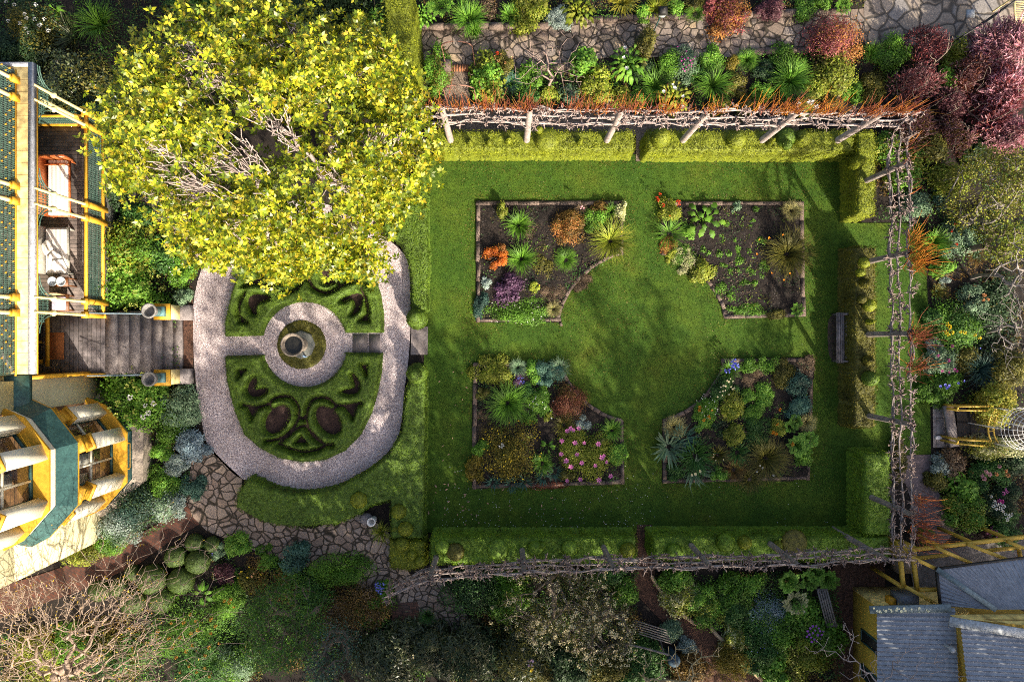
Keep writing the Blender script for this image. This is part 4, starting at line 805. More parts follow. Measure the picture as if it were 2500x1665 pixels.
# canted bays
def bay(zs, zh, dx, name, ztop):
    """plan corners A..D, sill height zs, head zh"""
    A, B, C, D = np.array([-13.66+dx, -2.22]), np.array([-12.98+dx, -3.08]), np.array([-12.98+dx, -4.70]), np.array([-13.70+dx, -5.52]); W0, W1 = np.array([XF, -1.98]), np.array([XF, -5.78])
    cor = [W0, A, B, C, D, W1]
    low = zs < 2
    q = Q(); b = q
    def off(pl, o):  # offset outward polyline
        out = []
        for i, p in enumerate(pl):
            ds = []
            if i > 0: ds.append(unit(pl[i]-pl[i-1]))
            if i < len(pl)-1: ds.append(unit(pl[i+1]-pl[i]))
            ns = [np.array([-d[1], d[0]]) for d in ds]; n = unit(sum(ns)); out.append(p+n*o/max(.5, n @ ns[0]))
        return out
    body = [A, B, C, D]
    # below the sill
    if low:
        q = Q(); st = off([W0, A, B, C, D, W1], .02); sb_ = off([W0, A, B, C, D, W1], .30)
        q.quads([[(*sb_[i], .55), (*sb_[i+1], .55), (*st[i+1], .72), (*st[i], .72)] for i in range(5)]); q.wall(sb_, 0, .55, 0, False); bo = q.build('bay_window', STN, house)
        q = Q(); q.wall(off([W0, A, B, C, D, W1], .0), .6, zs, 0, False); q.build('skirt_panel', TEA, bo)
        q = Q(); f = off([B, C], .012); m = unit(C-B)
        for u0, u1, z0, z1 in ((.22, .78, .80, .84), (.22, .78, zs-.16, zs-.12), (.22, .245, .80, zs-.12), (.755, .78, .80, zs-.12)):
            p0 = f[0]+(f[1]-f[0])*u0; p1 = f[0]+(f[1]-f[0])*u1; q.quads([[(*p0, z0), (*p1, z0), (*p1, z1), (*p0, z1)]])
        q.build('panel_moulding', YEL, bo)
    else:
        q = Q(); q.wall(off([W0, A, B, C, D, W1], .0), 4.5, zs, 0, False); bo = q.build('bay_window', WHT, house)
        q = Q(); e0 = off([W0, A, B, C, D, W1], .30); e1 = off([W0, A, B, C, D, W1], .02)
        q.quads([[(*e0[i], 3.97), (*e0[i+1], 3.97), (*e1[i+1], 4.52), (*e1[i], 4.52)] for i in range(5)]); q.build('skirt_roof', TEA, bo)
        q = Q(); q.wall(e0, 3.90, 3.968, 0, False); q.build('eave_trim', YEL, bo)
        q = Q(); nb_ = 60
        for (px_, py_) in ((2, 2), (2, 2.6), (2, .4)): pass
    # sill ledge
    so = off([W0, A, B, C, D, W1], .10); si = off([W0, A, B, C, D, W1], -.36)
    q = Q(); q.quads([[(*so[i], zs), (*so[i+1], zs), (*si[i+1], zs+.05), (*si[i], zs+.05)] for i in range(5)]); q.wall(so, zs-.07, zs, 0, False); q.build('sill', YEL, bo)
    # piers at the corners
    for p, ang in ((A, .75), (B, .4), (C, -.4), (D, -.75)):
        n = unit(np.array([math.cos(ang), math.sin(ang)])); q = Q(); c = p-n*.15; h1 = zs+1.62
        q.rbox(c[0], c[1], zs+.01, h1, .28, .46, ang, 0); pr = q.build('pier', WHT, bo)
        q = Q(); q.rbox(c[0], c[1], h1, h1+.07, .34, .52, ang); q.rbox(c[0], c[1], h1+.07, h1+.5, .22, .36, ang); q.rbox(c[0], c[1], h1+.5, h1+.62, .36, .52, ang); q.build('capital', YEL, pr)
    # window frames: three faces, set back
    gi = off([W0, A, B, C, D, W1], -.34)
    for i in (1, 2, 3):
        p0, p1 = gi[i], gi[i+1]; d = unit(p1-p0); L = np.linalg.norm(p1-p0); n = np.array([-d[1], d[0]]); ang = math.atan2(d[1], d[0])
        q = Q(); z0 = zs+.05; z1 = zh-.35
        def bar(u0, u1, a, b_, o=0, m=0): 
            w0 = p0+d*u0+n*o; w1 = p0+d*u1+n*o; q.beam((*((w0+w1)/2-d*(u1-u0)/2), (a+b_)/2), (*((w0+w1)/2+d*(u1-u0)/2), (a+b_)/2), .06, b_-a, m)
        bar(.05, L-.05, z0, z0+.10, 0, 0); bar(.05, L-.05, z1-.1, z1, 0, 0); bar(.05, .16, z0+.1, z1-.1, 0, 0); bar(L-.16, L-.05, z0+.1, z1-.1, 0, 0)
        zm = (z0+z1)/2; bar(.16, L-.16, zm-.035, zm+.035, .01, 1)
        if L > 1: bar(L*.5-.03, L*.5+.03, z0+.1, z1-.1, .015, 1)
        w = q.build('window', [TEA, WHT], bo); q = Q(); bar(.0, L, z1, z1+.09, .05, 0); bar(.0, .10, zs+1.3, z1, .05, 0); bar(L-.10, L, zs+1.3, z1, .05, 0); bar(-.04, .14, zs+1.25, zs+1.33, .07, 0); bar(L-.14, L+.04, zs+1.25, zs+1.33, .07, 0); q.build('architrave', YEL, w)
        q = Q(); q.quads([[(*(p0+d*.15), z0+.09), (*(p0+d*(L-.15)), z0+.09), (*(p0+d*(L-.15)), z1-.09), (*(p0+d*.15), z1-.09)]]); q.build('pane', GLS, w)
    # head band and inside
    h0 = off([W0, A, B, C, D, W1], -.02)
    q = Q(); q.wall(h0, zh-.36, zh-.02, 0, False); hi_ = off([W0, A, B, C, D, W1], -.4); q.quads([[(*h0[i], zh-.36), (*h0[i+1], zh-.36), (*hi_[i+1], zh-.36), (*hi_[i], zh-.36)] for i in range(5)]); q.build('head_band', WHT, bo)
    fl = [tuple(p) for p in off([W0, A, B, C, D, W1], -.4)]
    polymesh('floor_inside', fl[::-1], zs-.02, brick_mat('room_floor', (.26, .13, .055), (.18, .09, .04), (.05, .03, .02), rotz=PI/2, bw=30, bh=.12), bo)
    q = Q(); q.quads([[(XF+.02, -5.7, zs), (XF+.02, -2.05, zs), (XF+.02, -2.05, zh), (XF+.02, -5.7, zh)]]); q.build('back_wall', pm('room_brown', (.14, .075, .04), (.26, .15, .09), 3, .7, 0), bo)
    q = Q()
    for yy in (-4.55, -3.25): q.box(XF+.06, XF+.12, yy-.18, yy+.18, zs+.1, zh-.4)
    q.box(XF+.05, XF+.3, -4.1, -3.7, zs+.02, zs+.9); q.build('curtain', pm('curtain_linen', (.50, .44, .36), (.66, .60, .52), 8, .9, .2), bo)
    if not low: polymesh('bay_top', [tuple(p) for p in h0][::-1], ztop, TEA, bo, .1)
    else: polymesh('bay_top', [tuple(p) for p in h0][::-1], 3.93, TEA, bo, .04)
    return bo
bay(1.2, 3.95, 0, 'lower', 3.95); bay(4.92, 7.6, -.06, 'upper', 7.6)
# flaking white droppings of paint on the skirt edge are left to the noise of the paint
# ------------------------------------------------------------------ steps, piers, urns
st = thing('garden_steps', (-12.6, -.1, 0), 'flight of worn grey stone steps from the verandah down to the garden', 'steps')
for i in range(7):
    z1 = ZD-.015-i*.155; x0 = -13.66+i*.30; q = Q(); q.box(x0, x0+.33 if i < 6 else x0+.32, -1.12+.004*i, .92-.004*i, 0, z1); q.build('step', CONC, st)
for a in ((-1.22, -1.125), (.93, 1.02)): q = Q(); q.box(-13.66, -11.75, *a, 0, .6); q.build('side_wall', CONC, st)
RAIL = pm('rail_blue_grey', (.12, .17, .21), (.2, .27, .32), 6, .4, .1)
for y, l in ((.90, 'slim blue grey handrail on the upper side of the stone steps'), (-1.12, 'slim blue grey handrail on the lower side of the stone steps')):
    q = Q(); q.path([(-13.7, y, 2.0), (-12.9, y, 1.75), (-11.9, y, 1.32)], .022, 6)
    for x, z, zb in ((-13.5, 1.93, 1.0), (-12.7, 1.68, .5), (-11.95, 1.34, .3)): q.tubes([(x, y, zb)], [(x, y, z)], .015, .015, 5)
    tag(q.build('hand_rail', RAIL), l, 'handrail', 'handrails of the stone steps')
URN = pm('urn_stone', (.13, .125, .12), (.24, .23, .22), 8, .8, .3); URNT = pm('urn_teal', (.05, .12, .13), (.09, .19, .20), 5, .6, .2)
for y, l, lu in ((.98, 'ochre pier with grey plinth at the upper foot of the steps', 'empty grey urn with blue base on the upper step pier'), (-1.23, 'ochre pier with grey plinth at the lower foot of the steps', 'grey urn with blue base on the lower step pier, soil inside')):
    t = thing('step_pier', (-11.72, y, 0), l, 'pier', 'piers at the foot of the steps'); q = Q(); q.box(-11.97, -11.50, y-.24, y+.24, .36, 1.06); q.build('body', YELP, t); q = Q(); q.box(-12.0, -11.46, y-.27, y+.27, 1.06, 1.14); q.build('cap', YEL, t)
    q = Q(); q.box(-12.0, -11.18, y-.26, y+.26, 0, .36); q.build('plinth', CONC, t)
    t = thing('garden_urn', (-11.74, y, 1.14), lu, 'urn', 'urns on the step piers'); q = Q(); q.rbox(-11.74, y, 1.14, 1.28, .32, .32, 0); q.lathe((-11.74, y, 1.28), [(.12, 0), (.09, .06), (.14, .14), (.17, .3), (.18, .42)], 20); q.build('base', URNT, t, False)
    q = Q(); q.lathe((-11.74, y, 1.70), [(.18, 0), (.20, .16), (.245, .20), (.245, .25), (.185, .25), (.17, .1), (.12, .02), (.001, .0)], 24); q.build('bowl', URN, t, True)
# ------------------------------------------------------------------ verandah furniture
def daybed(x0, x1, y0, y1, frame, label, arms):
    t = thing('daybed', ((x0+x1)/2, (y0+y1)/2, ZD), label, 'daybed'); q = Q(); q.box(x0, x1, y0, y1, ZD+.26, ZD+.34)
    for x in (x0+.04, x1-.04):
        for y in (y0+.04, y1-.04): q.box(x-.035, x+.035, y-.035, y+.035, ZD, ZD+.26)
    q.build('frame', frame, t); q = Q(); q.box(x0-.05, x0+.02, y0, y1, ZD+.26, ZD+.85)
    if arms: q.box(x0, x1+.1, y1-.05, y1+.03, ZD+.3, ZD+.8); q.box(x0-.05, x1+.1, y1-.25, y1-.2, ZD+.5, ZD+.56)
    q.build('backrest', frame, t); q = Q(); q.box(x0+.06, x1-.02, y0+.03, y1-.06, ZD+.34, ZD+.47); o = q.build('mattress', STRIPE, t); bv = o.modifiers.new('soft', 'BEVEL'); bv.width = .04; bv.segments = 3; return t
daybed(-15.32, -14.62, 4.1, 6.0, WOODR, 'daybed with red brown wooden frame and striped mattress on the verandah', True)
t = daybed(-15.4, -14.66, 2.2, 3.75, pm('cane_grey', (.28, .26, .22), (.42, .4, .35), 8, .7, .2), 'daybed with grey frame, striped mattress and tumbled pillows on the verandah', False)
for i, (x, y, a, l) in enumerate(((-15.2, 3.05, .5, 'striped pillow leaning on the back of the grey daybed'), (-14.95, 2.72, .9, 'striped pillow lying flat on the grey daybed'), (-14.82, 2.5, .2, 'small striped pillow at the front of the grey daybed'))):
    q = Q(); q.rbox(0, 0, -.06, .06, .46-.06*i, .38, 0); o = q.build('pillow', STRIPE); bv = o.modifiers.new('soft', 'BEVEL'); bv.width = .055; bv.segments = 3; o.location = (x, y, ZD+.60-.03*i); o.rotation_euler = (.25*i, -.5+.3*i, a); tag(o, l, 'pillow', 'pillows on the grey daybed')
t = thing('side_table', (-14.75, 1.95, ZD), 'small wooden side table between daybed and chair on the verandah', 'table'); q = Q(); q.box(-15.15, -14.55, 1.78, 2.1, ZD+.5, ZD+.54); q.build('top', WOOD, t); q = Q()
for x in (-15.1, -14.6):
    for y in (1.82, 2.06): q.box(x-.02, x+.02, y-.02, y+.02, ZD, ZD+.5)
q.build('leg', WOOD, t)
PORC = pm('porcelain_blue', (.30, .38, .48), (.72, .74, .76), 22, .25, 0, fine=.1)
for x, l in ((-15.0, 'blue and white bowl at the wall side of the table'), (-14.72, 'blue and white bowl at the outer side of the table')):
    q = Q(); q.lathe((x, 1.94, ZD+.54), [(.07, 0), (.13, .05), (.16, .10), (.14, .10), (.10, .04), (.001, .03)], 20); tag(q.build('porcelain_bowl', PORC, None, True), l, 'bowl', 'bowls on the verandah table')
t = thing('wooden_chair', (-14.95, 1.2, ZD), 'low wooden chair with pale lilac cushion beside the verandah columns', 'chair'); q = Q(); q.box(-15.2, -14.65, .98, 1.55, ZD+.3, ZD+.36); q.build('seat', WOOD, t); q = Q(); q.box(-15.15, -14.75, 1.5, 1.56, ZD+.36, ZD+.85); q.build('backrest', pm('wood_tan', (.4, .26, .13), (.5, .34, .18), 5, .6, .1), t); q = Q()
for x in (-15.15, -14.7):
    for y in (1.02, 1.5): q.box(x-.025, x+.025, y-.025, y+.025, ZD, ZD+.3)
q.build('leg', WOOD, t); q = Q(); q.box(-15.15, -14.7, 1.02, 1.46, ZD+.36, ZD+.46); o = q.build('cushion', pm('cushion_lilac', (.52, .46, .60), (.62, .56, .7), 5, .9, .1), t); bv = o.modifiers.new('soft', 'BEVEL'); bv.width = .04; bv.segments = 2
q = Q(); q.box(-15.5, -15.02, -.62, .28, ZD, ZD+.02); tag(q.build('doormat', pm('coir_rust', (.24, .075, .02), (.34, .12, .035), 14, .95, .5, 60)), 'rust brown doormat on the dark landing boards', 'doormat')
# ------------------------------------------------------------------ cottage, lower right
RIBSHADE = pm('roof_rib_shade', (.12, .13, .155), (.17, .18, .205), 2.5, .7, .1, 9)  # darker strip along every rib, rib shading put into the colour
ROOFM = pm('roof_iron', (.24, .265, .305), (.32, .345, .385), 1.5, .55, .1, 9, metal=0, fine=.15)
YW = brick_mat('weatherboard', (.74, .56, .19), (.70, .52, .17), (.34, .22, .06), bw=40, bh=.16); YW2 = pm('weatherboard_ochre', (.50, .32, .04), (.62, .41, .06), 3, .6, .1, 14, fine=.2)
cot = thing('weatherboard_cottage', (13.5, -9.5, 0), 'ochre weatherboard cottage with grey corrugated iron roofs in the corner', 'cottage')
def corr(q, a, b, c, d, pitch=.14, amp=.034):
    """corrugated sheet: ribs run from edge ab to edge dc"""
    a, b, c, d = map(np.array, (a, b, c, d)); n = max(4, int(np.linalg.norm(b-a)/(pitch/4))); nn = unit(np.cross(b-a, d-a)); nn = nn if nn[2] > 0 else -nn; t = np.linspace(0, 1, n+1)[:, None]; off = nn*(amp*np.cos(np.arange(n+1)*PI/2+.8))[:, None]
    lo = a+(b-a)*t+off; hi = d+(c-d)*t+off; V = np.concatenate([lo, hi]); i = np.arange(n); f_ = np.stack([i, i+1, i+1+n+1, i+n+1], 1); q.add(V, f_[i % 4 != 3], 0); q.add(V, f_[i % 4 == 3], 1)  # one strip per rib takes the painted shade colour
def W(px, py, z): return np.array(P(px, py, z))
# west block
q = Q(); q.box(11.98, 16.5, -16, -8.72, 0, 2.15); q.build('wall', YW2, cot)
q = Q(); q.box(11.96, 14.6, -8.72, -8.62, 0, 2.2); q.build('gable_wall', YW, cot)
q = Q(); corr(q, W(2141, 1483, 2.3), (11.62, -16, 2.3), (14.1, -16, 2.85), W(2332, 1483, 2.85)); q.build('lower_roof', [ROOFM, RIBSHADE], cot)
FLM = pm('flashing_grey', (.30, .32, .33), (.42, .44, .45), 3, .6, .1, 14); FLT = pm('flashing_teal', (.13, .17, .18), (.2, .25, .26), 3, .6, .1, 14)
a = W(2123, 1488, 2.36); b = W(2322, 1484, 2.9); q = Q(); q.beam(a, b, .24, .05); fb = q.build('ridge_flashing', FLT, cot)
q = Q(); LICH = pm('lichen_pale', (.62, .60, .36), (.7, .68, .48), 12, .95, .3)
for k in range(22):
    s = R.uniform(.05, .95)*.78; c = a+(b-a)*s+np.array([0, R.uniform(-.09, .09), .032]); q.lathe(c, [(R.uniform(.02, .05), 0), (.012, .008), (.001, .009)], 8)
q.build('lichen', LICH, fb)
q = Q(); q.quads([[W(2331, 1520, 2.80), W(2360, 1720, 2.80), W(2368, 1720, 3.28), W(2345, 1520, 3.28)]]); q.build('barge_wall', YW2, cot)
q = Q(); corr(q, W(2345, 1524, 3.3), W(2372, 1760, 3.3), W(2760, 1760, 3.9), W(2740, 1560, 3.9)); q.build('upper_roof', [ROOFM, RIBSHADE], cot)
q = Q(); q.beam(W(2318, 1516, 3.32), W(2560, 1556, 3.7), .28, .06); q.build('ridge_flashing', FLM, cot)
q = Q(); q.quads([[W(2318, 1500, 2.95), W(2560, 1498, 2.95), W(2560, 1532, 3.6), W(2330, 1508, 3.3)]]); q.build('gable_wall', YW, cot)
q = Q(); A_, B_, C_, D_ = W(2286, 1388, 2.35), W(2600, 1348, 2.35), W(2600, 1486, 3.0), W(2430, 1488, 3.0)
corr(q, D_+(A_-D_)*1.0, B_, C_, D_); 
q.build('verandah_roof', [ROOFM, RIBSHADE], cot)
q = Q(); E_ = W(2296, 1480, 2.4); corr(q, A_, E_, D_+(E_-D_)*.02, D_); q.build('hip_roof', [ROOFM, RIBSHADE], cot); q = Q(); q.beam(A_+[0, 0, .03], D_+[0, 0, .04], .16, .03); q.build('hip_capping', FLT, cot)
q = Q(); q.beam(A_, B_, .06, .09); q.beam(A_, E_, .06, .09); q.build('gutter', BLK, cot)
q = Q(); p = W(2320, 1582, 3.0); q.tubes([p-[0, 0, .4]], [p], .06, .06, 10); q.lathe(p, [(.08, 0), (.10, .05), (.09, .14), (.02, .2), (.001, .2)], 12); q.build('vent_pipe', FLM, cot)
q = Q(); q.box(12.55, 13.15, -8.62, -8.25, 1.35, 1.95); hd = q.build('window_hood', pm('hood_grey', (.09, .10, .12), (.14, .155, .18), 4, .5, .1), cot); q = Q(); q.box(12.35, 12.52, -8.62, -8.4, 1.4, 1.75); q.build('bracket', YEL, hd)
for y0, y1 in ((-10.2, -9.85), (-11.4, -11.05)):
    q = Q(); q.box(11.94, 11.98, y0, y1, .7, 1.8); w = q.build('window', BLK, cot); q = Q()
    for a in ((y0-.05, y0, .65, 1.85), (y1, y1+.05, .65, 1.85)): q.box(11.92, 11.97, *a)
    q.box(11.92, 11.97, y0, y1, 1.8, 1.85); q.box(11.92, 11.97, y0, y1, .65, .7); q.build('frame', TEA, w)
# yellow pergola frame before the cottage
pg = thing('timber_pergola', (14.5, -7.2, 0), 'open ochre timber pergola frame in front of the cottage roof', 'pergola'); YB = pm('paint_ochre_dull', (.42, .27, .03), (.54, .35, .05), 3, .6, .1, 18, fine=.2)
def pb(p0, p1, z, w=.11, nm='beam', h=.12): q = Q(); q.beam(W(*p0, z), W(*p1, z), w, h); q.build(nm, YB, pg)
pb((2225, 1342), (2520, 1308), 1.9); pb((2222, 1358), (2285, 1388), 2.2); pb((2282, 1335), (2370, 1374), 2.1); pb((2362, 1328), (2460, 1366), 2.1); pb((2460, 1322), (2520, 1346), 2.1); pb((2230, 1364), (2315, 1354), 1.5, .09); pb((2400, 1345), (2490, 1336), 1.5, .09)
pb((2230, 1365), (2240, 1442), 1.9); pb((2199, 1370), (2205, 1432), 1.9); pb((2245, 1440), (2300, 1438), 2.0, .1); pb((2212, 1432), (2292, 1478), 2.1); pb((2488, 1342), (2492, 1366), 1.6, .08)
for p in ((2226, 1345), (2300, 1336), (2380, 1327), (2470, 1318), (2202, 1432)): q = Q(); a = W(*p, 1.9); q.beam((a[0], a[1], 0), a, .1, .1); q.build('post', YB, pg)
struct('cottage_paving', PL([(2215, 1350), (2540, 1310), (2540, 1420), (2290, 1450), (2230, 1440)]), .035, pm('flag_grey', (.10, .09, .085), (.16, .14, .135), 2, .9, .3, 14))
q = Q(); q.box(13.3, 13.95, -8.0, -7.4, 0, .5); tag(q.build('wooden_crate', pm('crate_tan', (.26, .19, .13), (.36, .28, .2), 4, .7, .2)), 'pale brown crate inside the pergola by the cottage', 'crate')
q = Q(); q.box(12.95, 13.7, -7.25, -6.95, 0, .9); q.box(12.95, 13.7, -7.3, -7.25, .8, 1.0); tag(q.build('garden_cupboard', YB), 'ochre timber cupboard under the pergola near the limes', 'cupboard')
# ------------------------------------------------------------------ arbour at the right
ar = thing('garden_arbour', (17.2, -2.9, 0), 'ochre sided arbour with dark paved floor and white wire dome', 'arbour')
q = Q()
struct('arbour_paving', PL([(2332, 992), (2415, 1000), (2440, 1020), (2446, 1050), (2432, 1078), (2400, 1092), (2338, 1090)]), .05, stone_mat('arbour_flags', [(.05, .04, .035), (.08, .065, .055), (.13, .10, .085)], 1.9, (.02, .016, .014), .03, warp=.02, randomness=.45))
struct('arbour_landing', PL([(2275, 988), (2300, 988), (2312, 1092), (2276, 1092)]), .055, brick_mat('landing_flags', (.26, .225, .21), (.20, .17, .16), (.05, .04, .035), rotz=PI/2, bw=.6, bh=.31))
q = Q(); a, b = W(2312, 990, .35), W(2328, 1090, .35); q.beam(a, b, .28, .12); q.beam(W(2322, 990, .2), W(2336, 1088, .2), .1, .1)
for f in (.1, .9): c = a+(b-a)*f; q.box(c[0]-.1, c[0]+.1, c[1]-.1, c[1]+.1, 0, .3)
tag(q.build('slab_bench', CONC), 'long grey stone slab seat before the ochre arbour', 'bench')
for (y0, y1) in ((992, 1002), (1073, 1088)):
    q = Q(); z = .95
    p = [W(2338, y0, z), W(2415, y0+ (0 if y0 < 1000 else 4), z), W(2415, y1+(1 if y0 < 1000 else 2), z), W(2338, y1-(1 if y0 < 1000 else 5), z)]
    for i in range(4): q.beam(p[i], p[(i+1) % 4], .05, .06)
    for a in p: q.beam((a[0], a[1], 0), a, .07, .07)
    for k in range(1, 9): c = p[0]+(p[1]-p[0])*k/9; q.beam((c[0], c[1], .05), (c[0], c[1], z), .025, .025)
    q.build('side_frame', YB, ar)
q = Q(); cx, cy, cz = 17.55, -2.95, 0; rad = .95
WIRE = pm('wire_white', (.62, .60, .56), (.74, .72, .68), 6, .5, 0)
ctr = W(2516, 1050, 2.0); q = Q()
for k in range(20):
    a = k*2*PI/20; t = np.linspace(0, PI/2*.97, 9); q.path(np.column_stack([ctr[0]+.7*np.cos(t)*math.cos(a), ctr[1]+.7*np.cos(t)*math.sin(a), 1.5+.75*np.sin(t)]), .010, 4)
for j in range(1, 9):
    t = j*PI/2/9.3; a = np.linspace(0, 2*PI, 33); q.path(np.column_stack([ctr[0]+.7*math.cos(t)*np.cos(a), ctr[1]+.7*math.cos(t)*np.sin(a), np.full(33, 1.5+.75*math.sin(t))]), .010, 4)
q.build('wire_dome', WIRE, ar)
q = Q()
for k in range(6): a = k*PI/3; q.tubes([(ctr[0]+.7*math.cos(a), ctr[1]+.7*math.sin(a), 0)], [(ctr[0]+.7*math.cos(a), ctr[1]+.7*math.sin(a), 1.5)], .025, .025, 6)
q.build('post', WIRE, ar)
q = Q(); t = np.radians(np.linspace(115, 245, 12)); e = W(2470, 1046, .9)
for rr in (1.0, .82): q.path(np.column_stack([e[0]+.2+rr*np.cos(t), e[1]+rr*np.sin(t), np.full(12, .9)]), .03, 5)
for k in range(0, 12, 2): q.tubes([(e[0]+.2+1.0*math.cos(t[k]), e[1]+1.0*math.sin(t[k]), .9)], [(e[0]+.2+.82*math.cos(t[k]), e[1]+.82*math.sin(t[k]), .9)], .012, .012, 4)
q.build('curved_rail', YB, ar)
TERR = pm('terracotta', (.40, .22, .13), (.55, .34, .22), 8, .8, .2)
p = ctr; q = Q(); q.lathe((p[0], p[1], 2.22), [(.06, 0), (.09, .1), (.10, .40), (.125, .42), (.125, .46), (.09, .46), (.08, .2), (.001, .15)], 20); tag(q.build('chimney_pot', TERR, None, True), 'small terracotta pot on top of the white wire dome', 'pot')
q = Q(); p = W(2292, 1072, .1); n = 9; t = np.linspace(0, PI, n); V = [(p[0]+.12*math.cos(a), p[1]+.12*math.sin(a)) for a in t]
polymesh('stepping_plate', V, .12, pm('plate_white', (.6, .58, .58), (.74, .72, .72), 5, .8, .1), None, .06); tag(COL.objects['stepping_plate'], 'white half round plate on the paved landing', 'plate')
# ------------------------------------------------------------------ other things
BW = brick_mat('bench_wood', (.22, .19, .185), (.16, .14, .14), (.06, .05, .05), rotz=PI/2, bw=1.4, bh=.11)
t = thing('garden_bench', (11.3, .1, 0), 'weathered grey wooden bench facing the lawn in front of the olive hedge', 'bench'); y0, y1 = P(0, 886, .45)[1], P(0, 763, .45)[1]
q = Q()
for k in range(4): q.box(11.20+k*.068, 11.262+k*.068, y0, y1, .42, .46)
q.build('seat', BW, t); q = Q(); q.box(11.50, 11.56, y0, y1, .44, .52); q.box(11.53, 11.58, y0, y1, .56, .64); q.box(11.56, 11.61, y0, y1, .68, .76); q.build('backrest', BW, t)
for y in (y0+.06, y1-.06):
    q = Q(); q.box(11.22, 11.28, y-.03, y+.03, 0, .42); q.box(11.42, 11.49, y-.03, y+.03, 0, .70); q.box(11.2, 11.5, y-.025, y+.025, .36, .42); q.build('leg', BW, t)
t = thing('slatted_bench', (*P(2010, 1480, .4)[:2], 0), 'dark slatted garden seat half hidden under green shrubs near the cottage', 'bench'); a = W(1996, 1440, .45); b = W(2020, 1530, .45); q = Q()
for k in range(5): o = np.array([.075*k, .02*k, 0]); q.beam(a+o, b+o, .055, .03)
q.build('seat', BARKG, t); q = Q()
for s in (a, b): q.beam((s[0], s[1], .42), (s[0]+.36, s[1]+.06, .42), .07, .05); q.beam((s[0]+.05, s[1], 0), (s[0]+.05, s[1], .42), .06, .06); q.beam((s[0]+.32, s[1], 0), (s[0]+.32, s[1], .42), .06, .06)
q.build('leg', BARKG, t)
t = thing('slatted_table', (*P(1595, 1545, .7)[:2], 0), 'grey slatted table under the white flowering shrub', 'table'); a = W(1552, 1535, .7); b = W(1632, 1560, .7); q = Q()
for k in range(6): o = np.array([.03*k, -.09*k, 0])+[-.05, .3, 0]; q.beam(a+o, b+o, .032, .03)
q.build('top', BARKG, t); q = Q()
for s in (a, b): q.beam((s[0], s[1], 0), (s[0], s[1], .68), .05, .05)
q.build('leg', BARKG, t)
q = Q(); q.path([W(1520, 1570, .9), W(1575, 1582, .95), W(1632, 1598, .9)], .035, 7); q.tubes([(*W(1622, 1580, .9)[:2], 0)], [W(1622, 1596, .9)], .03, .03, 6); tag(q.build('rustic_rail', BARKG), 'grey wooden rail on a post below the slatted table', 'rail')
q = Q(); p = P(1646, 1613, .8); q.lathe((p[0], p[1], 0), [(.16, 0), (.2, .75), (.22, .78), (.2, .84), (.001, .86)], 20); tag(q.build('compost_bin', pm('plastic_blue', (.02, .045, .07), (.03, .06, .09), 4, .6, 0)), 'dark blue plastic bin among the bottom shrubs', 'bin')
q = Q(); LOG = pm('log_tan', (.30, .20, .12), (.48, .34, .21), 4, .85, .4, 16)
lp_ = [(1590, 1405), (1625, 1460), (1665, 1500), (1695, 1522), (1728, 1518), (1752, 1552), (1782, 1585), (1830, 1628), (1860, 1660)]
for i in range(8):
    q = Q(); a = W(*lp_[i], .12); b = W(*lp_[i+1], .12); q.path(catmull([a, a*.5+b*.5+[0, R.uniform(-.05, .05), 0], b], 3, False), .07, 8); tag(q.build('edging_log', LOG), ['tan edging log nearest the pleached row', 'tan edging log beside the cream variegated shrub', 'tan edging log at the wide turn of the mulch path', 'short curved edging log at the wide turn', 'tan log below the pale curved log', 'edging log beside the small cream shrub', 'long edging log near the yellow twig shrub', 'last edging log at the picture foot'][i], 'log', 'tan edging logs along the mulch path')
POTW = pm('pot_white', (.62, .60, .56), (.78, .76, .72), 8, .7, .2)
p = P(906, 1275, .5); q = Q(); q.lathe((p[0], p[1], 0), [(.10, 0), (.13, .2), (.14, .45), (.15, .5), (.115, .5), (.10, .3), (.001, .1)], 24); o = q.build('tall_pot', POTW, None, True); o.rotation_euler = (0, 0, 0); tag(o, 'white round pot standing open beside the crazy paving', 'pot')
q = Q(); p = P(893, 1268, .2); q.lathe((p[0], p[1], 0), [(.2, 0), (.22, .18), (.14, .24), (.001, .25)], 12); tag(q.build('garden_stone', CONC, None, True), 'grey boulder beside the white pot', 'stone')
# arch, pillar, brick step at the upper left border
ARCH = pm('arch_rust', (.20, .09, .06), (.32, .17, .12), 8, .8, .2)
t = thing('rose_arch', (-2.0, 9.3, 0), 'thin rusty hooped arch over the narrow gravel path', 'arch')
for (x0, x1, yy) in ((1078, 1153, 117), (1083, 1158, 222)):
    a = W(x0, yy, 1.9); b = W(x1, yy-4, 1.9); tt = np.linspace(0, PI, 13); c = (a+b)/2; hw = np.linalg.norm(b-a)/2
    q = Q(); q.path(np.column_stack([c[0]-hw*np.cos(tt), np.full(13, c[1]), 1.9+.42*np.sin(tt)]), .022, 5); q.tubes([(c[0]-hw, c[1], 0), (c[0]+hw, c[1], 0)], [(c[0]-hw, c[1], 1.9), (c[0]+hw, c[1], 1.9)], .016, .016, 5); q.build('hoop', ARCH, t)
q = Q(); a = P(1089, 160, .7); q.rbox(a[0], a[1], 0, .62, .26, .34, 0); q.rbox(a[0], a[1], .62, .72, .32, .4, 0); tag(q.build('stone_pillar', EDGE), 'short square stone pillar at the start of the narrow gravel path', 'pillar')
q = Q(); a, b = W(1099, 165, .1), W(1145, 165, .1)
for k in range(7): c = a+(b-a)*(k+.5)/7; q.rbox(c[0], c[1], 0, .1+R.uniform(-.01, .01), .085, .24, 0)
tag(q.build('brick_step', brick_mat('brick_step', (.30, .12, .05), (.22, .09, .04), (.06, .04, .03), rotz=PI/2)), 'row of rust coloured bricks forming a step on the gravel path', 'step')
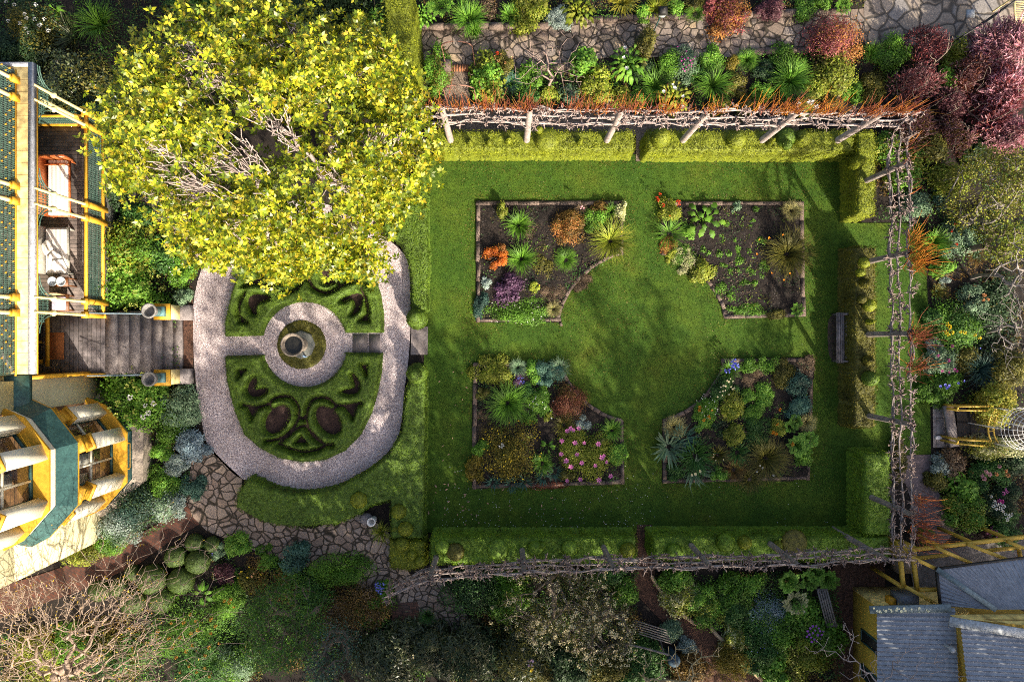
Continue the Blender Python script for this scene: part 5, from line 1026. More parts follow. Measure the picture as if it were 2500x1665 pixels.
for (x0, x1, y, zz, l) in ((1010, 1340, 60, .22, 'row of tan kerb stones edging the upper bed, left part'), (1400, 2060, 46, .2, 'row of grey kerb stones edging the upper bed, right part'), (1830, 1985, 127, .15, 'stone kerb along the lower side of the upper path'), (1255, 1420, 162, .15, 'stone kerb beside the bare twiggy tree')):
    a = W(x0, y+(4 if x0 < 1300 else 0), zz); b = W(x1, y-(0 if x0 < 1300 else 18 if x0 == 1400 else 6), zz); L = np.linalg.norm(b-a); n = int(L/.5); q = Q()
    for k in range(n): c = a+(b-a)*(k+.5)/n; q.rbox(c[0], c[1]+R.normal()*.01, 0, zz+R.uniform(-.03, .03), L/n-.02, .2*R.uniform(.8, 1.15), math.atan2(b[1]-a[1], b[0]-a[0]))
    tag(q.build('kerb_stones', EDGE), l, 'kerb', 'kerb rows along the upper path')
t = thing('garden_lamp', (*P(1592, 82, .3)[:2], 0), 'old square lantern on a thin post beside the upper stone path', 'lamp'); x, y, _ = P(1592, 82, .1)
x, y, _ = P(1604, 60, 1.6); q = Q(); q.tubes([(x, y, 0)], [(x, y, 2.2)], .025, .02, 8); q.build('post', TEA, t); q = Q(); q.rbox(x, y, 2.2, 2.5, .16, .16, 0, 0, 1.5); lh = q.build('lantern', pm('lantern_glass', (.45, .48, .48), (.6, .63, .62), 5, .2, 0), t); q = Q(); q.rbox(x, y, 2.5, 2.62, .30, .30, 0, 0, .35); q.lathe((x, y, 2.62), [(.04, 0), (.03, .05), (.001, .08)], 10); q.build('cap', BLK, lh)
q = Q(); q.path([W(2352, 88, 1.2), W(2420, 45, 1.5), W(2475, 5, 1.8), W(2500, -15, 1.9)], .03, 6); q.tubes([(*W(2360, 82, 1.2)[:2], 0), (*W(2470, 8, 1.8)[:2], 0)], [W(2360, 82, 1.22), W(2470, 8, 1.78)], .025, .025, 6); tag(q.build('stair_rail', BLK), 'black metal rail slanting across the paved court corner', 'rail')
q = Q(); a = W(2484, 10, 1.2)
for k in range(16): q.beam((a[0]-.05+.004*k, a[1]+.3-.06*k, 1.1), (a[0]+.7, a[1]+.34-.06*k, 1.1), .02, .02)
q.beam((a[0]-.05, a[1]+.35, 1.1), (a[0]+.02, a[1]-.65, 1.1), .05, .04)
for k in (0, 15): q.beam((a[0], a[1]+.3-.06*k, 0), (a[0], a[1]+.3-.06*k, 1.1), .04, .04)
tag(q.build('slatted_gate', YELP), 'pale yellow slatted frame at the top right corner', 'gate')
q = Q(); a = W(2370, 34, .05); q.box(a[0]-.14, a[0]+.14, a[1]-.14, a[1]+.14, .03, .05); tag(q.build('drain_cover', FLM), 'small square grey drain cover in the large paving', 'drain cover')
# ------------------------------------------------------------------ plants of the four beds
def tuft(px, py, r, h, pal, label, n=160, w=.014, name='grass_tuft', cat='grass', **k): return strap(px, py, r, h, pal, name, label, cat, n, w, .9, **k)
def spiky(px, py, r, h, pal, label, n=46, w=.06, name='yucca', cat='plant', **k): return strap(px, py, r, h, pal, name, label, cat, n, w, stiff=True, **k)
S, G = shrub, strap
# upper left bed
S(1226, 509, 14, .6, 'lime', 'shrub', 'thin upright shrub with yellow green leaves crossing the upper stone edging', leaf=.055, ry=26)
G(1266, 549, 33, .6, 'green', 'strap_plant', 'bright strap leaved clump above the orange heath', n=100)
t = thing('heath_shrub', (*P(1215, 625, .3)[:2], 0), 'fiery orange red heath of four billowing clumps', 'shrub'); q = Q(); x, y, _ = P(1215, 625, .3)
for dx, dy, rr in ((-.28, .12, .24), (.18, .3, .2), (.22, .05, .22), (.0, -.28, .24), (-.05, .12, .2), (.2, -.2, .16)): foliage_cloud(q, (x+dx, y+dy, .05), rr, rr, .5, .045, 800, 7, .5, .5, 0 if R.random() < .7 else 1)
q.build('foliage', [F('orange'), F('copper')], t); s = Q(); s.tubes([[x, y, 0]]*5, [[x+R.normal()*.2, y+R.normal()*.2, .4] for _ in range(5)], .02, .008); s.build('stem', BARK, t)
G(1273, 632, 36, .55, 'green', 'strap_plant', 'strap leaved clump to the right of the orange heath', n=110)
S(1237, 697, 36, .35, 'purple', 'heuchera', 'low purple leaved mound below the orange heath', cat='plant', leaf=.07, asp=.75)
S(1184, 692, 14, .25, 'silver', 'silver_plant', 'small silvery plant at the left stone edging', cat='plant', leaf=.05)
S(1260, 759, 80, .25, 'green', 'ground_cover', 'wide low green mat along the lower stone edging', cat='ground cover', leaf=.05, ry=29, lobes=18, fl=('white', .03, 'open', 'flower', 24))
tuft(1352, 755, 19, .35, 'straw', 'pale straw yellow grass tuft at the inner corner of the bed')
S(1387, 549, 38, .5, 'bronze', 'azalea', 'amber and olive shrub in the middle of the upper left bed', leaf=.05, mix='copper', dens=.8)
S(1447, 540, 28, .45, 'bright', 'shrub', 'round bright green mound left of the arching yellow grass', leaf=.05)
S(1463, 507, 18, .35, 'bronze', 'shrub', 'small brown shrub at the top edge of the upper left bed', leaf=.045)
G(1494, 516, 20, .5, 'bright', 'strap_plant', 'thin green strappy plant beside the cream seed heads', n=60, w=.02)
S(1517, 511, 13, .45, 'cream', 'hydrangea', 'clump of dried cream flower heads in the bed corner', cat='plant', leaf=.06, asp=.8, ry=22)
G(1492, 587, 52, .7, 'lime', 'arching_grass', 'large yellow green arching grass spilling over the curved edging', 'grass', n=190, w=.026, fl=('yellow', .05, 'open', 'flower', 3))
tuft(1382, 634, 27, .35, 'green', 'rounded fine green tuft near the curved edging', n=260)
S(1329, 639, 32, .2, 'olive', 'ground_cover', 'sparse olive ground cover in the centre of the upper left bed', cat='ground cover', leaf=.05, dens=.35, ry=38)
S(1306, 703, 13, .3, 'lime', 'shrub', 'little yellow green plant with one yellow bloom', cat='plant', leaf=.06, fl=('yellow', .07, 'open', 'flower', 1))
S(1175, 741, 15, .25, 'teal', 'ground_cover', 'dark blue grey mat against the left edging', cat='ground cover', leaf=.045, ry=32)
S(1349, 712, 32, .14, 'dry', 'dead_stems', 'patch of dry brown stems by the curved edging', cat='plant', leaf=.08, asp=.15, dens=.4, lobes=10)
S(1300, 560, 22, .12, 'dry', 'dead_stems', 'dry stems beside the strap leaved clump', cat='plant', leaf=.07, asp=.2, dens=.3)
S(1415, 690, 26, .14, 'dry', 'dead_stems', 'dry stems below the arching yellow grass', cat='plant', leaf=.07, asp=.2, dens=.4)
G(1418, 510, 14, .5, 'dry', 'grass_tuft', 'wispy pale grass with a pink bloom above the amber shrub', 'grass', n=50, w=.012, fl=('palepink', .11, 'cluster', 'flower', [(1421, 509)]))
# upper right bed
S(1636, 509, 26, .5, 'lime', 'perennial', 'yellow green perennial with red blooms on the bed corner', cat='plant', leaf=.05, fl=[('red', .085, 'cluster', 'flower', [(1656, 492), (1657, 500), (1603, 484), (1606, 489), (1619, 501), (1611, 475)]), ('orange', .07, 'open', 'flower', [(1636, 528)])])
rosette(1723, 536, 48, .6, 'green', 'broad_leaved_plant', 'plant with huge jagged green leaves', n=15, asp=.6, ls=.75)
S(1689, 562, 20, .35, 'bright', 'perennial', 'bright leafy clump under the huge jagged leaves', cat='plant', leaf=.07)
G(1636, 570, 44, .5, 'green', 'strap_plant', 'narrow arching green straps hanging over the left edging', n=80, w=.022)
S(1631, 598, 22, .2, 'copper', 'dead_stems', 'reddish brown dying clump at the left edging', cat='plant', leaf=.07, asp=.25)
S(1638, 621, 15, .3, 'lime', 'shrub', 'small yellow green mound near the curved edging', leaf=.045)
S(1672, 632, 26, .35, 'cream', 'shrub', 'cream and green variegated shrub on the curved edging', leaf=.045, mix='green', ry=28)
S(1716, 665, 31, .45, 'lime', 'shrub', 'glossy yellow green shrub on the curved edging', leaf=.07, asp=.7)
tuft(1935, 514, 24, .45, 'straw', 'golden grass tuft in the top right corner of a bed', n=240)
G(1930, 618, 58, .75, 'olive', 'daylily', 'large fountain of arching leaves with orange blooms', n=230, w=.024, fl=('orange', .10, 'lily', 'flower', [(1910, 574), (1877, 581), (1853, 586), (1848, 621), (1884, 668), (1928, 668), (1913, 684)]))
S(1826, 757, 42, .18, 'green', 'ground_cover', 'low green patch at the lower edging of the seedling bed', cat='ground cover', leaf=.045, ry=17, dens=.7)
S(1897, 768, 25, .2, 'olive', 'ground_cover', 'olive mat at the lower edging beside a fern', cat='ground cover', leaf=.045, ry=13)
fern(1946, 757, 19, .35, 'green', 'fern', 'small fern in the lower right corner of the seedling bed')
S(1797, 505, 12, .25, 'sage', 'perennial', 'small grey green plant at the upper edging of the seedling bed', cat='plant', leaf=.07)
for px, py, r in [(1778, 548, 11), (1830, 555, 8), (1760, 582, 10), (1795, 590, 7), (1800, 610, 9), (1757, 622, 10), (1778, 618, 9), (1823, 612, 8), (1802, 632, 14), (1783, 665, 9), (1805, 660, 8), (1860, 650, 13), (1852, 668, 14), (1768, 650, 8), (1830, 660, 12), (1760, 702, 13), (1790, 716, 15), (1818, 690, 9), (1842, 690, 9), (1720, 610, 8), (1728, 618, 7), (1845, 515, 9), (1776, 678, 7), (1858, 590, 11), (1835, 540, 7)]:
    S(px, py, r*1.15, .12, 'green', 'seedling', 'small green seedling coming up in the dark bare soil', cat='seedling', leaf=.06, asp=.7, dens=1.0, group='seedlings in the bare soil', stems=False, lobes=6, lump=.5)
# lower left bed
S(1204, 911, 46, .45, 'lime', 'shrub', 'dense yellow green mound in the corner of the lily bed', leaf=.05, asp=.7, ry=37, lobes=14)
S(1184, 963, 18, .35, 'olive', 'shrub', 'low olive yellow mound under the bigger green mound', leaf=.05, asp=.7)
G(1239, 985, 50, .65, 'green', 'agapanthus', 'big dome of green straps at the left of the lily bed', n=230, w=.032)
tuft(1264, 898, 22, .4, 'sage', 'pale wispy grass tuft between two green mounds')
S(1295, 909, 24, .45, 'bright', 'shrub', 'bright green bush right of the pale wispy grass', leaf=.06)
S(1340, 911, 30, .5, 'blue', 'shrub', 'blue green bush at the upper right of the lily bed', leaf=.05)
tuft(1366, 898, 26, .45, 'sage', 'grey green grass draped over the blue green bush', n=120)
S(1264, 931, 15, .3, 'purple', 'salvia', 'little dark plant with blue spikes', cat='plant', leaf=.04, fl=('blue', .04, 'cluster', 'flower', 14))
S(1284, 956, 19, .35, 'deep', 'shrub', 'small dark green dome right of the straps', leaf=.045)
S(1322, 974, 31, .4, 'bright', 'shrub', 'green bush speckled with tiny pale flowers', leaf=.055, fl=('white', .035, 'open', 'flower', 16), ry=34)
S(1391, 983, 45, .6, 'red', 'heath_shrub', 'red brown rounded heath beside the curved edging', leaf=.04, lobes=12, mix='bronze')
S(1427, 1034, 17, .25, 'silver', 'silver_plant', 'silver foliage below the red brown heath', cat='plant', leaf=.06, asp=.3)
G(1376, 1039, 28, .45, 'olive', 'strap_plant', 'dark arching straps between heath and pink lilies', n=70, w=.022)
G(1496, 1052, 27, .4, 'bright', 'strap_plant', 'fresh green leafy clump near the curved edging end', n=90, w=.035)
S(1251, 1101, 70, .8, 'mustard', 'broom', 'big wiry olive shrub dotted with yellow flowers', leaf=.045, lobes=16, dens=.7, mix='olive', fl=[('yellow', .045, 'open', 'flower', 60), ('white', .13, 'cluster', 'flower', [(1224, 1088)])])
S(1431, 1117, 72, .8, 'lime', 'lily_shrub', 'yellow green bush covered with pink star flowers', leaf=.05, lobes=15, ry=76, fl=('pink', .16, 'open', 'flower', [(1385, 1052), (1393, 1047), (1400, 1050), (1414, 1046), (1372, 1075), (1404, 1081), (1426, 1081), (1461, 1083), (1370, 1108), (1408, 1110), (1383, 1125), (1420, 1130), (1395, 1139), (1470, 1117), (1480, 1128), (1474, 1112), (1453, 1137), (1463, 1171), (1417, 1170), (1385, 1173), (1491, 1162)]))
S(1505, 1112, 27, .45, 'bright', 'shrub', 'green bush overhanging the right edging of the lily bed', leaf=.05, ry=33)
rosette(1338, 1088, 24, .5, 'green', 'broad_leaved_plant', 'few broad green leaves between broom and pink lilies', n=6, asp=.5, ruffle=False)
G(1324, 1132, 26, .4, 'bright', 'perennial', 'bright green clump below the broad leaves', n=80, w=.05)
for px, py, l in ((1204, 1179, 'blue green iris fan at the lower left edging'), (1250, 1183, 'blue green iris fan below the broom shrub'), (1281, 1178, 'iris fan with the bluest leaves at the lower edging'), (1325, 1168, 'iris fan under the bright green clump'), (1355, 1155, 'iris fan nearest the pink lilies')):
    G(px, py, 20, .4, 'blue', 'iris', l, n=22, w=.045, stiff=True, group='blue green irises along the lower edging')
S(1162, 1146, 26, .4, 'mustard', 'shrub', 'mustard yellow bush in the lower left corner of the lily bed', leaf=.06, asp=.7, ry=34)
S(1172, 1097, 18, .35, 'green', 'shrub', 'small green bush at the left edging beside the broom', leaf=.05, asp=.7)
S(1385, 1165, 20, .3, 'olive', 'ground_cover', 'olive patch below the pink lilies', cat='ground cover', leaf=.05)
S(1180, 1015, 16, .2, 'dry', 'dead_stems', 'grey dry twigs at the left edging of the lily bed', cat='plant', leaf=.1, asp=.12, dens=.5)
S(1340, 1185, 60, .12, 'red', 'ground_cover', 'reddish leaf litter along the lower edging', cat='ground cover', leaf=.05, ry=9, dens=.6)
S(1295, 1020, 18, .25, 'green', 'perennial', 'small leafy plant in the middle of the lily bed', cat='plant', leaf=.06)
S(1340, 1018, 12, .25, 'lime', 'perennial', 'tiny plant with a white bloom in the lily bed centre', cat='plant', leaf=.05, fl=('white', .06, 'open', 'flower', 1))
# lower right bed
G(1782, 902, 27, .5, 'green', 'agapanthus', 'green straps with clear blue flower heads', n=80, w=.025, fl=('blue', .17, 'cluster', 'flower', [(1788, 890), (1797, 895), (1777, 904), (1794, 885)]))
S(1772, 950, 30, .35, 'deep', 'daisy_bush', 'dark bush sprinkled with cream white daisies', leaf=.04, ry=38, fl=('cream', .06, 'open', 'flower', [(1783, 925), (1789, 931), (1780, 932), (1767, 942), (1772, 943), (1785, 945), (1793, 947), (1789, 950), (1765, 955), (1771, 953), (1758, 957), (1763, 965), (1780, 963), (1752, 969), (1795, 975), (1800, 976), (1776, 930), (1760, 945)]))
S(1727, 994, 25, .35, 'green', 'flower_clump', 'clump of tiny white flowers with orange marigolds', cat='plant', leaf=.04, ry=30, fl=[('white', .03, 'open', 'flower', 45), ('orange', .075, 'ball', 'flower', [(1709, 994), (1707, 1002), (1738, 1002), (1732, 1020), (1718, 1025), (1730, 1016)])])
S(1714, 1034, 22, .3, 'bright', 'perennial', 'green mound below the orange marigolds', cat='plant', leaf=.05)
S(1790, 994, 33, .45, 'lime', 'perennial', 'yellow green ragged plant in the upper middle of the yucca bed', cat='plant', leaf=.055)
S(1870, 965, 26, .45, 'bright', 'perennial', 'fresh green leafy clump right of the dry grass', cat='plant', leaf=.05, ry=32)
S(1850, 922, 32, .25, 'dry', 'dead_grass', 'pale dry grass heap in the upper middle of the yucca bed', cat='grass', leaf=.11, asp=.10, lobes=8)
S(1877, 887, 24, .35, 'green', 'perennial', 'green leafy plant at the upper edge of the yucca bed', cat='plant', leaf=.06)
S(1908, 905, 30, .3, 'olive', 'ground_cover', 'olive ground cover left of the blue green domes', cat='ground cover', leaf=.05, ry=36)
S(1826, 890, 20, .3, 'green', 'perennial', 'small green plant beside the blue flower heads', cat='plant', leaf=.055)
S(1825, 965, 20, .35, 'green', 'perennial', 'green tuft between the daisies and the fresh leafy clump', cat='plant', leaf=.05)
S(1948, 938, 28, .45, 'teal', 'shrub', 'upper of two blue green domes at the right edge', leaf=.045, asp=.7, mix='blue')
S(1948, 992, 29, .45, 'blue', 'shrub', 'lower of two blue green domes at the right edge', leaf=.045, asp=.7)
S(1968, 893, 22, .2, 'dry', 'ground_cover', 'brown scrubby patch at the top right of the yucca bed', cat='ground cover', leaf=.05)
tuft(1971, 1032, 22, .45, 'straw', 'pale grass tuft spilling over the right edge of the yucca bed', n=240)
tuft(1647, 1043, 27, .45, 'straw', 'pale grass tuft above the blue agave', n=260)
spiky(1636, 1094, 42, .6, 'sage', 'pale blue green agave with broad pointed leaves', n=34, w=.12, name='agave', segs=2)
spiky(1674, 1072, 34, .55, 'blue', 'blue green agave partly behind the paler one', n=36, w=.07, name='agave')
spiky(1703, 1117, 46, .75, 'deep', 'large dark green yucca beside the pale agave', n=90, w=.055)
spiky(1694, 1150, 40, .4, 'sage', 'pale yucca with bent creamy leaves at the lower edging', n=36, w=.05, fl=('cream', .14, 'lily', 'flower', [(1689, 1160), (1698, 1158), (1708, 1150)]))
S(1801, 1057, 26, .6, 'lime', 'shrub', 'pale lime round shrub glowing in the middle of the yucca bed', leaf=.06, ry=31, lobes=8)
S(1846, 1058, 33, .4, 'deep', 'fern_mound', 'soft deep green ferny mound right of the lime shrub', cat='plant', leaf=.045, asp=.35, ry=40, lobes=14)
S(1843, 1010, 24, .38, 'green', 'fern_mound', 'soft green ferny mound above a darker one', cat='plant', leaf=.045, asp=.35, ry=22)
fern(1958, 1083, 48, .6, 'bright', 'feathery_plant', 'large feathery light green plant at the right edge', 'plant', n=16, crowns=3)
fern(1935, 1036, 34, .45, 'green', 'feathery_plant', 'feathery green plant with orange marigolds', 'plant', n=12, crowns=3)
t = S(1900, 1045, 20, .45, 'lime', 'marigold', 'small lime plant with orange pompom blooms', cat='plant', leaf=.05, fl=('orange', .085, 'ball', 'flower', [(1897, 1036), (1904, 1000), (1888, 1056), (1894, 1059), (1935, 1085)]))
G(1875, 1121, 54, .7, 'olive', 'tussock_grass', 'big bronze green tussock at the lower edge', 'grass', n=260, w=.018, fl=('white', .05, 'cluster', 'flower', [(1856, 1136), (1862, 1142), (1848, 1152), (1888, 1160)]))
G(1803, 1106, 32, .5, 'deep', 'strap_plant', 'dark strappy plant below the lime shrub', n=70, w=.024)
G(1754, 1112, 28, .5, 'olive', 'lily', 'spotted strappy lily with pale buds right of the dark yucca', n=46, w=.04, fl=('cream', .06, 'lily', 'flower', 5))
G(1794, 1148, 32, .4, 'bronze', 'tussock_grass', 'rusty brown tussock near the lower edging', 'grass', n=150, w=.014)
S(1759, 1161, 20, .3, 'bright', 'perennial', 'fresh green plant on the lower edging beside the pale yucca', cat='plant', leaf=.06)
G(1832, 1172, 32, .35, 'olive', 'tussock_grass', 'olive grass spilling over the lower edging', 'grass', n=150, w=.016)
S(1645, 1153, 22, .25, 'deep', 'perennial', 'dark leafy plant in the lower left corner of the yucca bed', cat='plant', leaf=.07)
S(1965, 1115, 22, .35, 'green', 'shrub', 'rounded green bush at the lower right of the yucca bed', leaf=.05)
S(1760, 1045, 20, .2, 'dark', 'ground_cover', 'dark sparse growth left of the lime shrub', cat='ground cover', leaf=.06, dens=.6)
# ------------------------------------------------------------------ upper border (above and below the stone path)
rosette(1032, 35, 32, .8, 'bright', 'shrub', 'light green broad leaved shrub beside the tall hedge', cat='shrub', n=36, ruffle=False, ls=.5)
fern(1076, 10, 40, .9, 'bright', 'tree_fern', 'glossy fern crown at the top of the upper bed', n=16)
G(1146, 45, 42, .8, 'bright', 'daylily', 'long green straps flopping over the kerb onto the stone path', n=150, w=.032)
G(1160, 75, 22, .6, 'green', 'daylily', 'drooping strap clump lying on the stone path', n=70, w=.03)
G(1248, 38, 28, .7, 'bright', 'strap_plant', 'strap clump right of the bare mulch in the upper bed', n=80, w=.028)
S(1290, 12, 46, .9, 'lime', 'shrub', 'tall yellow green shrub at the top edge', leaf=.08)
S(1366, 41, 27, .5, 'silver', 'silver_plant', 'feathery silver bush over the kerb', cat='plant', leaf=.06, asp=.3)
rosette(1412, 18, 46, .8, 'lime', 'broad_leaved_plant', 'sunlit broad leaved plant above the silver bush', n=40, ruffle=False, ls=.5)
G(1522, 2, 36, .7, 'gold', 'iris', 'golden green iris blades at the top edge', n=70, w=.035)
spiky(1608, 14, 34, .7, 'lime', 'yellow green spiky plant right behind the old lantern', n=28, w=.09, name='agave')
tuft(1697, 34, 22, .5, 'bright', 'round green grass tuft on the kerb', n=240)
S(1700, 8, 26, .5, 'olive', 'shrub', 'olive shrub at the top edge near the copper bush', leaf=.06)
S(1778, 28, 44, .9, 'copper', 'shrub', 'glowing copper and orange bush at the top edge', leaf=.07, mix='wine')
S(1740, 8, 20, .7, 'wine', 'shrub', 'wine red twiggy bush left of the copper bush', leaf=.06)
S(1887, 10, 30, .7, 'plum', 'shrub', 'almost black purple bush at the top edge', leaf=.06)
S(1962, 16, 30, .5, 'bright', 'shrub', 'green bush on the kerb right of the black purple bush', leaf=.06)
fern(2052, 5, 40, .7, 'green', 'fern', 'large fern hanging over the corner of the upper bed', crowns=2)
S(2005, 8, 24, .5, 'green', 'shrub', 'dark green bush beside the large fern', leaf=.06)
S(1200, 20, 24, .2, 'dry', 'ground_cover', 'orange brown dry mulch growth in the upper bed', cat='ground cover', leaf=.06, dens=.4)
S(1575, 25, 22, .4, 'bright', 'shrub', 'small bright bush left of the lantern', leaf=.06)
S(1650, 18, 20, .4, 'bright', 'shrub', 'small green bush between lantern and grass tuft', leaf=.06)
S(1067, 172, 26, 1.3, 'green', 'ivy_column', 'upright ivy clad shrub at the magnolia side of the narrow path', leaf=.07, ry=55, mix='olive')
S(1188, 176, 44, .9, 'bright', 'shrub', 'fresh green maple like shrub beside the narrow gravel path', leaf=.10, asp=.75, ry=52, mix='lime')
S(1200, 235, 20, .6, 'lime', 'shrub', 'lime leaved shoots rising through the orange twigs', leaf=.08, asp=.7)
S(1228, 150, 25, .9, 'olive', 'rose_bush', 'rose bush with peach pink shoots and one red bloom', leaf=.06, fl=[('red', .09, 'ball', 'flower', [(1214, 131)]), ('apricot', .06, 'cluster', 'flower', 8)])
G(1246, 202, 27, .5, 'blue', 'rosemary', 'blue green needle leaved bush above the orange twigs', 'shrub', n=140, w=.018)
S(1290, 190, 34, .5, 'green', 'shrub', 'leafy green bush at the foot of the bare twiggy tree', leaf=.09)
S(1427, 146, 33, .9, 'bright', 'shrub', 'bright green shrub right of the bare twiggy tree', leaf=.10, asp=.75)
S(1462, 206, 36, .8, 'lime', 'shrub', 'pale yellow green glossy shrub below the bright green shrub', leaf=.08, asp=.7)
rosette(1535, 152, 50, .9, 'bright', 'calla_lily', 'calla lily clump with three white blooms below the lantern', n=46, asp=.45, ruffle=False, ls=.55, fl=('white', .16, 'lily', 'flower', [(1525, 118), (1522, 143), (1530, 168)]))
S(1580, 106, 22, 1.3, 'olive', 'shrub', 'tall thin speckled shrub below the lantern post', leaf=.06, ry=38, dens=.6)
G(1600, 206, 44, .6, 'green', 'strap_plant', 'dark green straps left of the second calla lily', n=110, w=.03)
S(1640, 150, 32, .5, 'green', 'shrub', 'green bush left of the magenta flowers', leaf=.06)
S(1678, 150, 32, .6, 'sage', 'flower_bush', 'slender bush carrying magenta flowers', leaf=.05, dens=.5, ry=40, fl=('magenta', .055, 'open', 'flower', [(1665, 140), (1672, 146), (1680, 143), (1686, 149), (1690, 156), (1682, 160), (1676, 165), (1670, 158), (1668, 170), (1693, 146), (1676, 126), (1655, 115), (1697, 140), (1680, 172), (1684, 166), (1672, 175), (1664, 150), (1688, 163)]))
rosette(1646, 236, 48, .9, 'lime', 'calla_lily', 'calla lily clump with six white blooms above the pleached row', n=46, asp=.45, ruffle=False, ls=.55, fl=('white', .16, 'lily', 'flower', [(1620, 224), (1642, 209), (1646, 217), (1667, 237), (1621, 260), (1666, 262)]))
G(1744, 204, 46, .7, 'green', 'strap_plant', 'deep green arching straps in the middle of the lower border', n=110, w=.034)
G(1706, 190, 28, .6, 'deep', 'strap_plant', 'dark green straps below the magenta flowers', n=60, w=.034)
S(1741, 138, 26, .5, 'bright', 'shrub', 'rounded green bush on the kerb of the stone path', leaf=.06)
S(1785, 150, 16, .4, 'mustard', 'shrub', 'small yellowish bush beside the green grass tuft', leaf=.05)
tuft(1827, 145, 25, .5, 'bright', 'fresh green grass tuft on the lower side of the path', n=260, w=.016)
G(1934, 193, 48, .8, 'bright', 'agapanthus', 'large bright agapanthus dome above the orange shoots', n=260, w=.036)
S(1800, 205, 28, .5, 'olive', 'shrub', 'olive leaved shrub between straps and agapanthus dome', leaf=.06, dens=.7)
S(1865, 225, 26, .4, 'green', 'shrub', 'green shrub below the dark gap of the border', leaf=.06)
S(2043, 172, 48, 1.1, 'lime', 'shrub', 'tall yellow green shrub right of the agapanthus dome', leaf=.08, asp=.7, ry=52, mix='olive')
S(1998, 208, 30, .7, 'lime', 'shrub', 'lower yellow green shrub beside the agapanthus dome', leaf=.07, asp=.7)
S(2053, 88, 66, 1.6, 'wine', 'barberry', 'round dark red bush between stone path and paved court', leaf=.055, lobes=18, mix='copper')
G(2131, 128, 28, .6, 'green', 'strap_plant', 'green straps right of the round dark red bush', n=90, w=.02)
S(2188, 126, 38, .7, 'green', 'shrub', 'green shrub at the lower edge of the paved court', leaf=.07)
S(2135, 210, 34, .5, 'olive', 'shrub', 'olive shrub above the end of the pleached row', leaf=.07)
S(2090, 215, 26, .4, 'green', 'shrub', 'green shrub tucked behind the orange shoots', leaf=.07)
S(1968, 258, 26, 1.6, 'lime', 'rose_bush', 'white rose rising through the pleached row', leaf=.06, dens=.5, fl=('white', .15, 'ball', 'flower', [(1950, 256), (1980, 250), (1943, 268), (1992, 263)]))
for i, (px, py, pal, l) in enumerate([(1340, 235, 'lime', 'light green plant behind the second trunk shoots'), (1398, 232, 'sage', 'pale green plant between the second and third limes'), (1440, 245, 'olive', 'olive plant behind the third lime shoots'), (1520, 238, 'lime', 'lime green plant left of the lower calla lily'), (1570, 165, 'dark', 'dark leafy plant below the speckled shrub'), (1560, 240, 'bright', 'bright leafy plant touching the lower calla lily'), (1760, 255, 'lime', 'yellow green plant right of the lower calla lily'), (1820, 262, 'olive', 'olive plant behind the orange shoots'), (1870, 172, 'dark', 'dark ground plant in the border gap'), (1915, 130, 'green', 'green plant beside the kerb below the path'), (2030, 245, 'olive', 'olive plant at the right of the white rose'), (1290, 232, 'deep', 'deep green plant below the twiggy tree')]):
    S(px, py, 26, .45, pal, 'perennial', l, cat='plant', leaf=.07, dens=.7)
# ------------------------------------------------------------------ right border
S(2227, 403, 46, 1.0, 'bright', 'shrub', 'glossy green shrub right of the corner limes', leaf=.09, asp=.65, mix='lime')
S(2180, 350, 36, .9, 'green', 'shrub', 'green shrub under the smoky red bushes', leaf=.08, mix='lime')
S(2240, 500, 34, .8, 'sage', 'shrub', 'round pale grey green shrub at the top of the right lawn strip', leaf=.07)
S(2334, 428, 44, 1.1, 'lime', 'shrub', 'yellow green camellia like shrub over red bark mulch', leaf=.09, asp=.65)
S(2275, 350, 40, 1.0, 'olive', 'shrub', 'olive green shrub below the smoke bushes', leaf=.08)
S(2400, 372, 44, .8, 'dark', 'shrub', 'dark shaded shrub left of the big right tree', leaf=.08)
S(2302, 480, 26, .3, 'blue', 'ground_cover', 'bluish low plant on the shaded mulch', cat='ground cover', leaf=.07, dens=.5)
S(2343, 586, 40, .8, 'sage', 'rose_bush', 'pale leaved rose bush with red tips', leaf=.07, dens=.7, fl=('red', .06, 'ball', 'flower', 5))
G(2287, 590, 34, .8, 'bright', 'bamboo', 'light green bamboo like clump at the right lawn strip', n=90, w=.035)
S(2312, 650, 26, .7, 'bright', 'shrub', 'bright green shrub below the bamboo like clump', leaf=.09, asp=.65)
G(2382, 625, 24, .4, 'bronze', 'grass_tuft', 'brownish grass tuft in the right border', 'grass', n=90, w=.015)
S(2310, 685, 14, .3, 'silver', 'silver_plant', 'grey plant on dark soil right of the lawn strip', cat='plant', leaf=.05)
G(2293, 712, 20, .4, 'olive', 'spiky_plant', 'small spiky olive rosette beside the lawn strip', n=60, w=.02, stiff=True)
S(2382, 732, 32, .7, 'sage', 'rose_bush', 'rose bush with cream and red leaves below the fruit tree limb', leaf=.07, fl=('apricot', .08, 'ball', 'flower', 6))
S(2340, 795, 55, .8, 'green', 'shrub', 'wide green bush with clear yellow flowers', leaf=.06, mix='deep', fl=('yellow', .09, 'cluster', 'flower', [(2313, 792), (2318, 798), (2310, 812), (2316, 818), (2325, 812), (2345, 810), (2355, 812), (2392, 825), (2380, 818)]))
S(2285, 775, 24, .5, 'deep', 'shrub', 'dark green shrub left of the yellow flowered bush', leaf=.07)
S(2289, 848, 20, .5, 'silver', 'silver_plant', 'silver bush at the edge of the right lawn strip', cat='plant', leaf=.06)
S(2307, 885, 34, .6, 'sage', 'flower_bush', 'mixed bush with pink red blooms', leaf=.06, fl=('magenta', .08, 'ball', 'flower', [(2290, 868), (2316, 880), (2325, 845), (2330, 902), (2318, 908), (2300, 905), (2336, 906)]))
S(2363, 880, 32, .6, 'olive', 'shrub', 'olive green shrub right of the pink red blooms', leaf=.07)
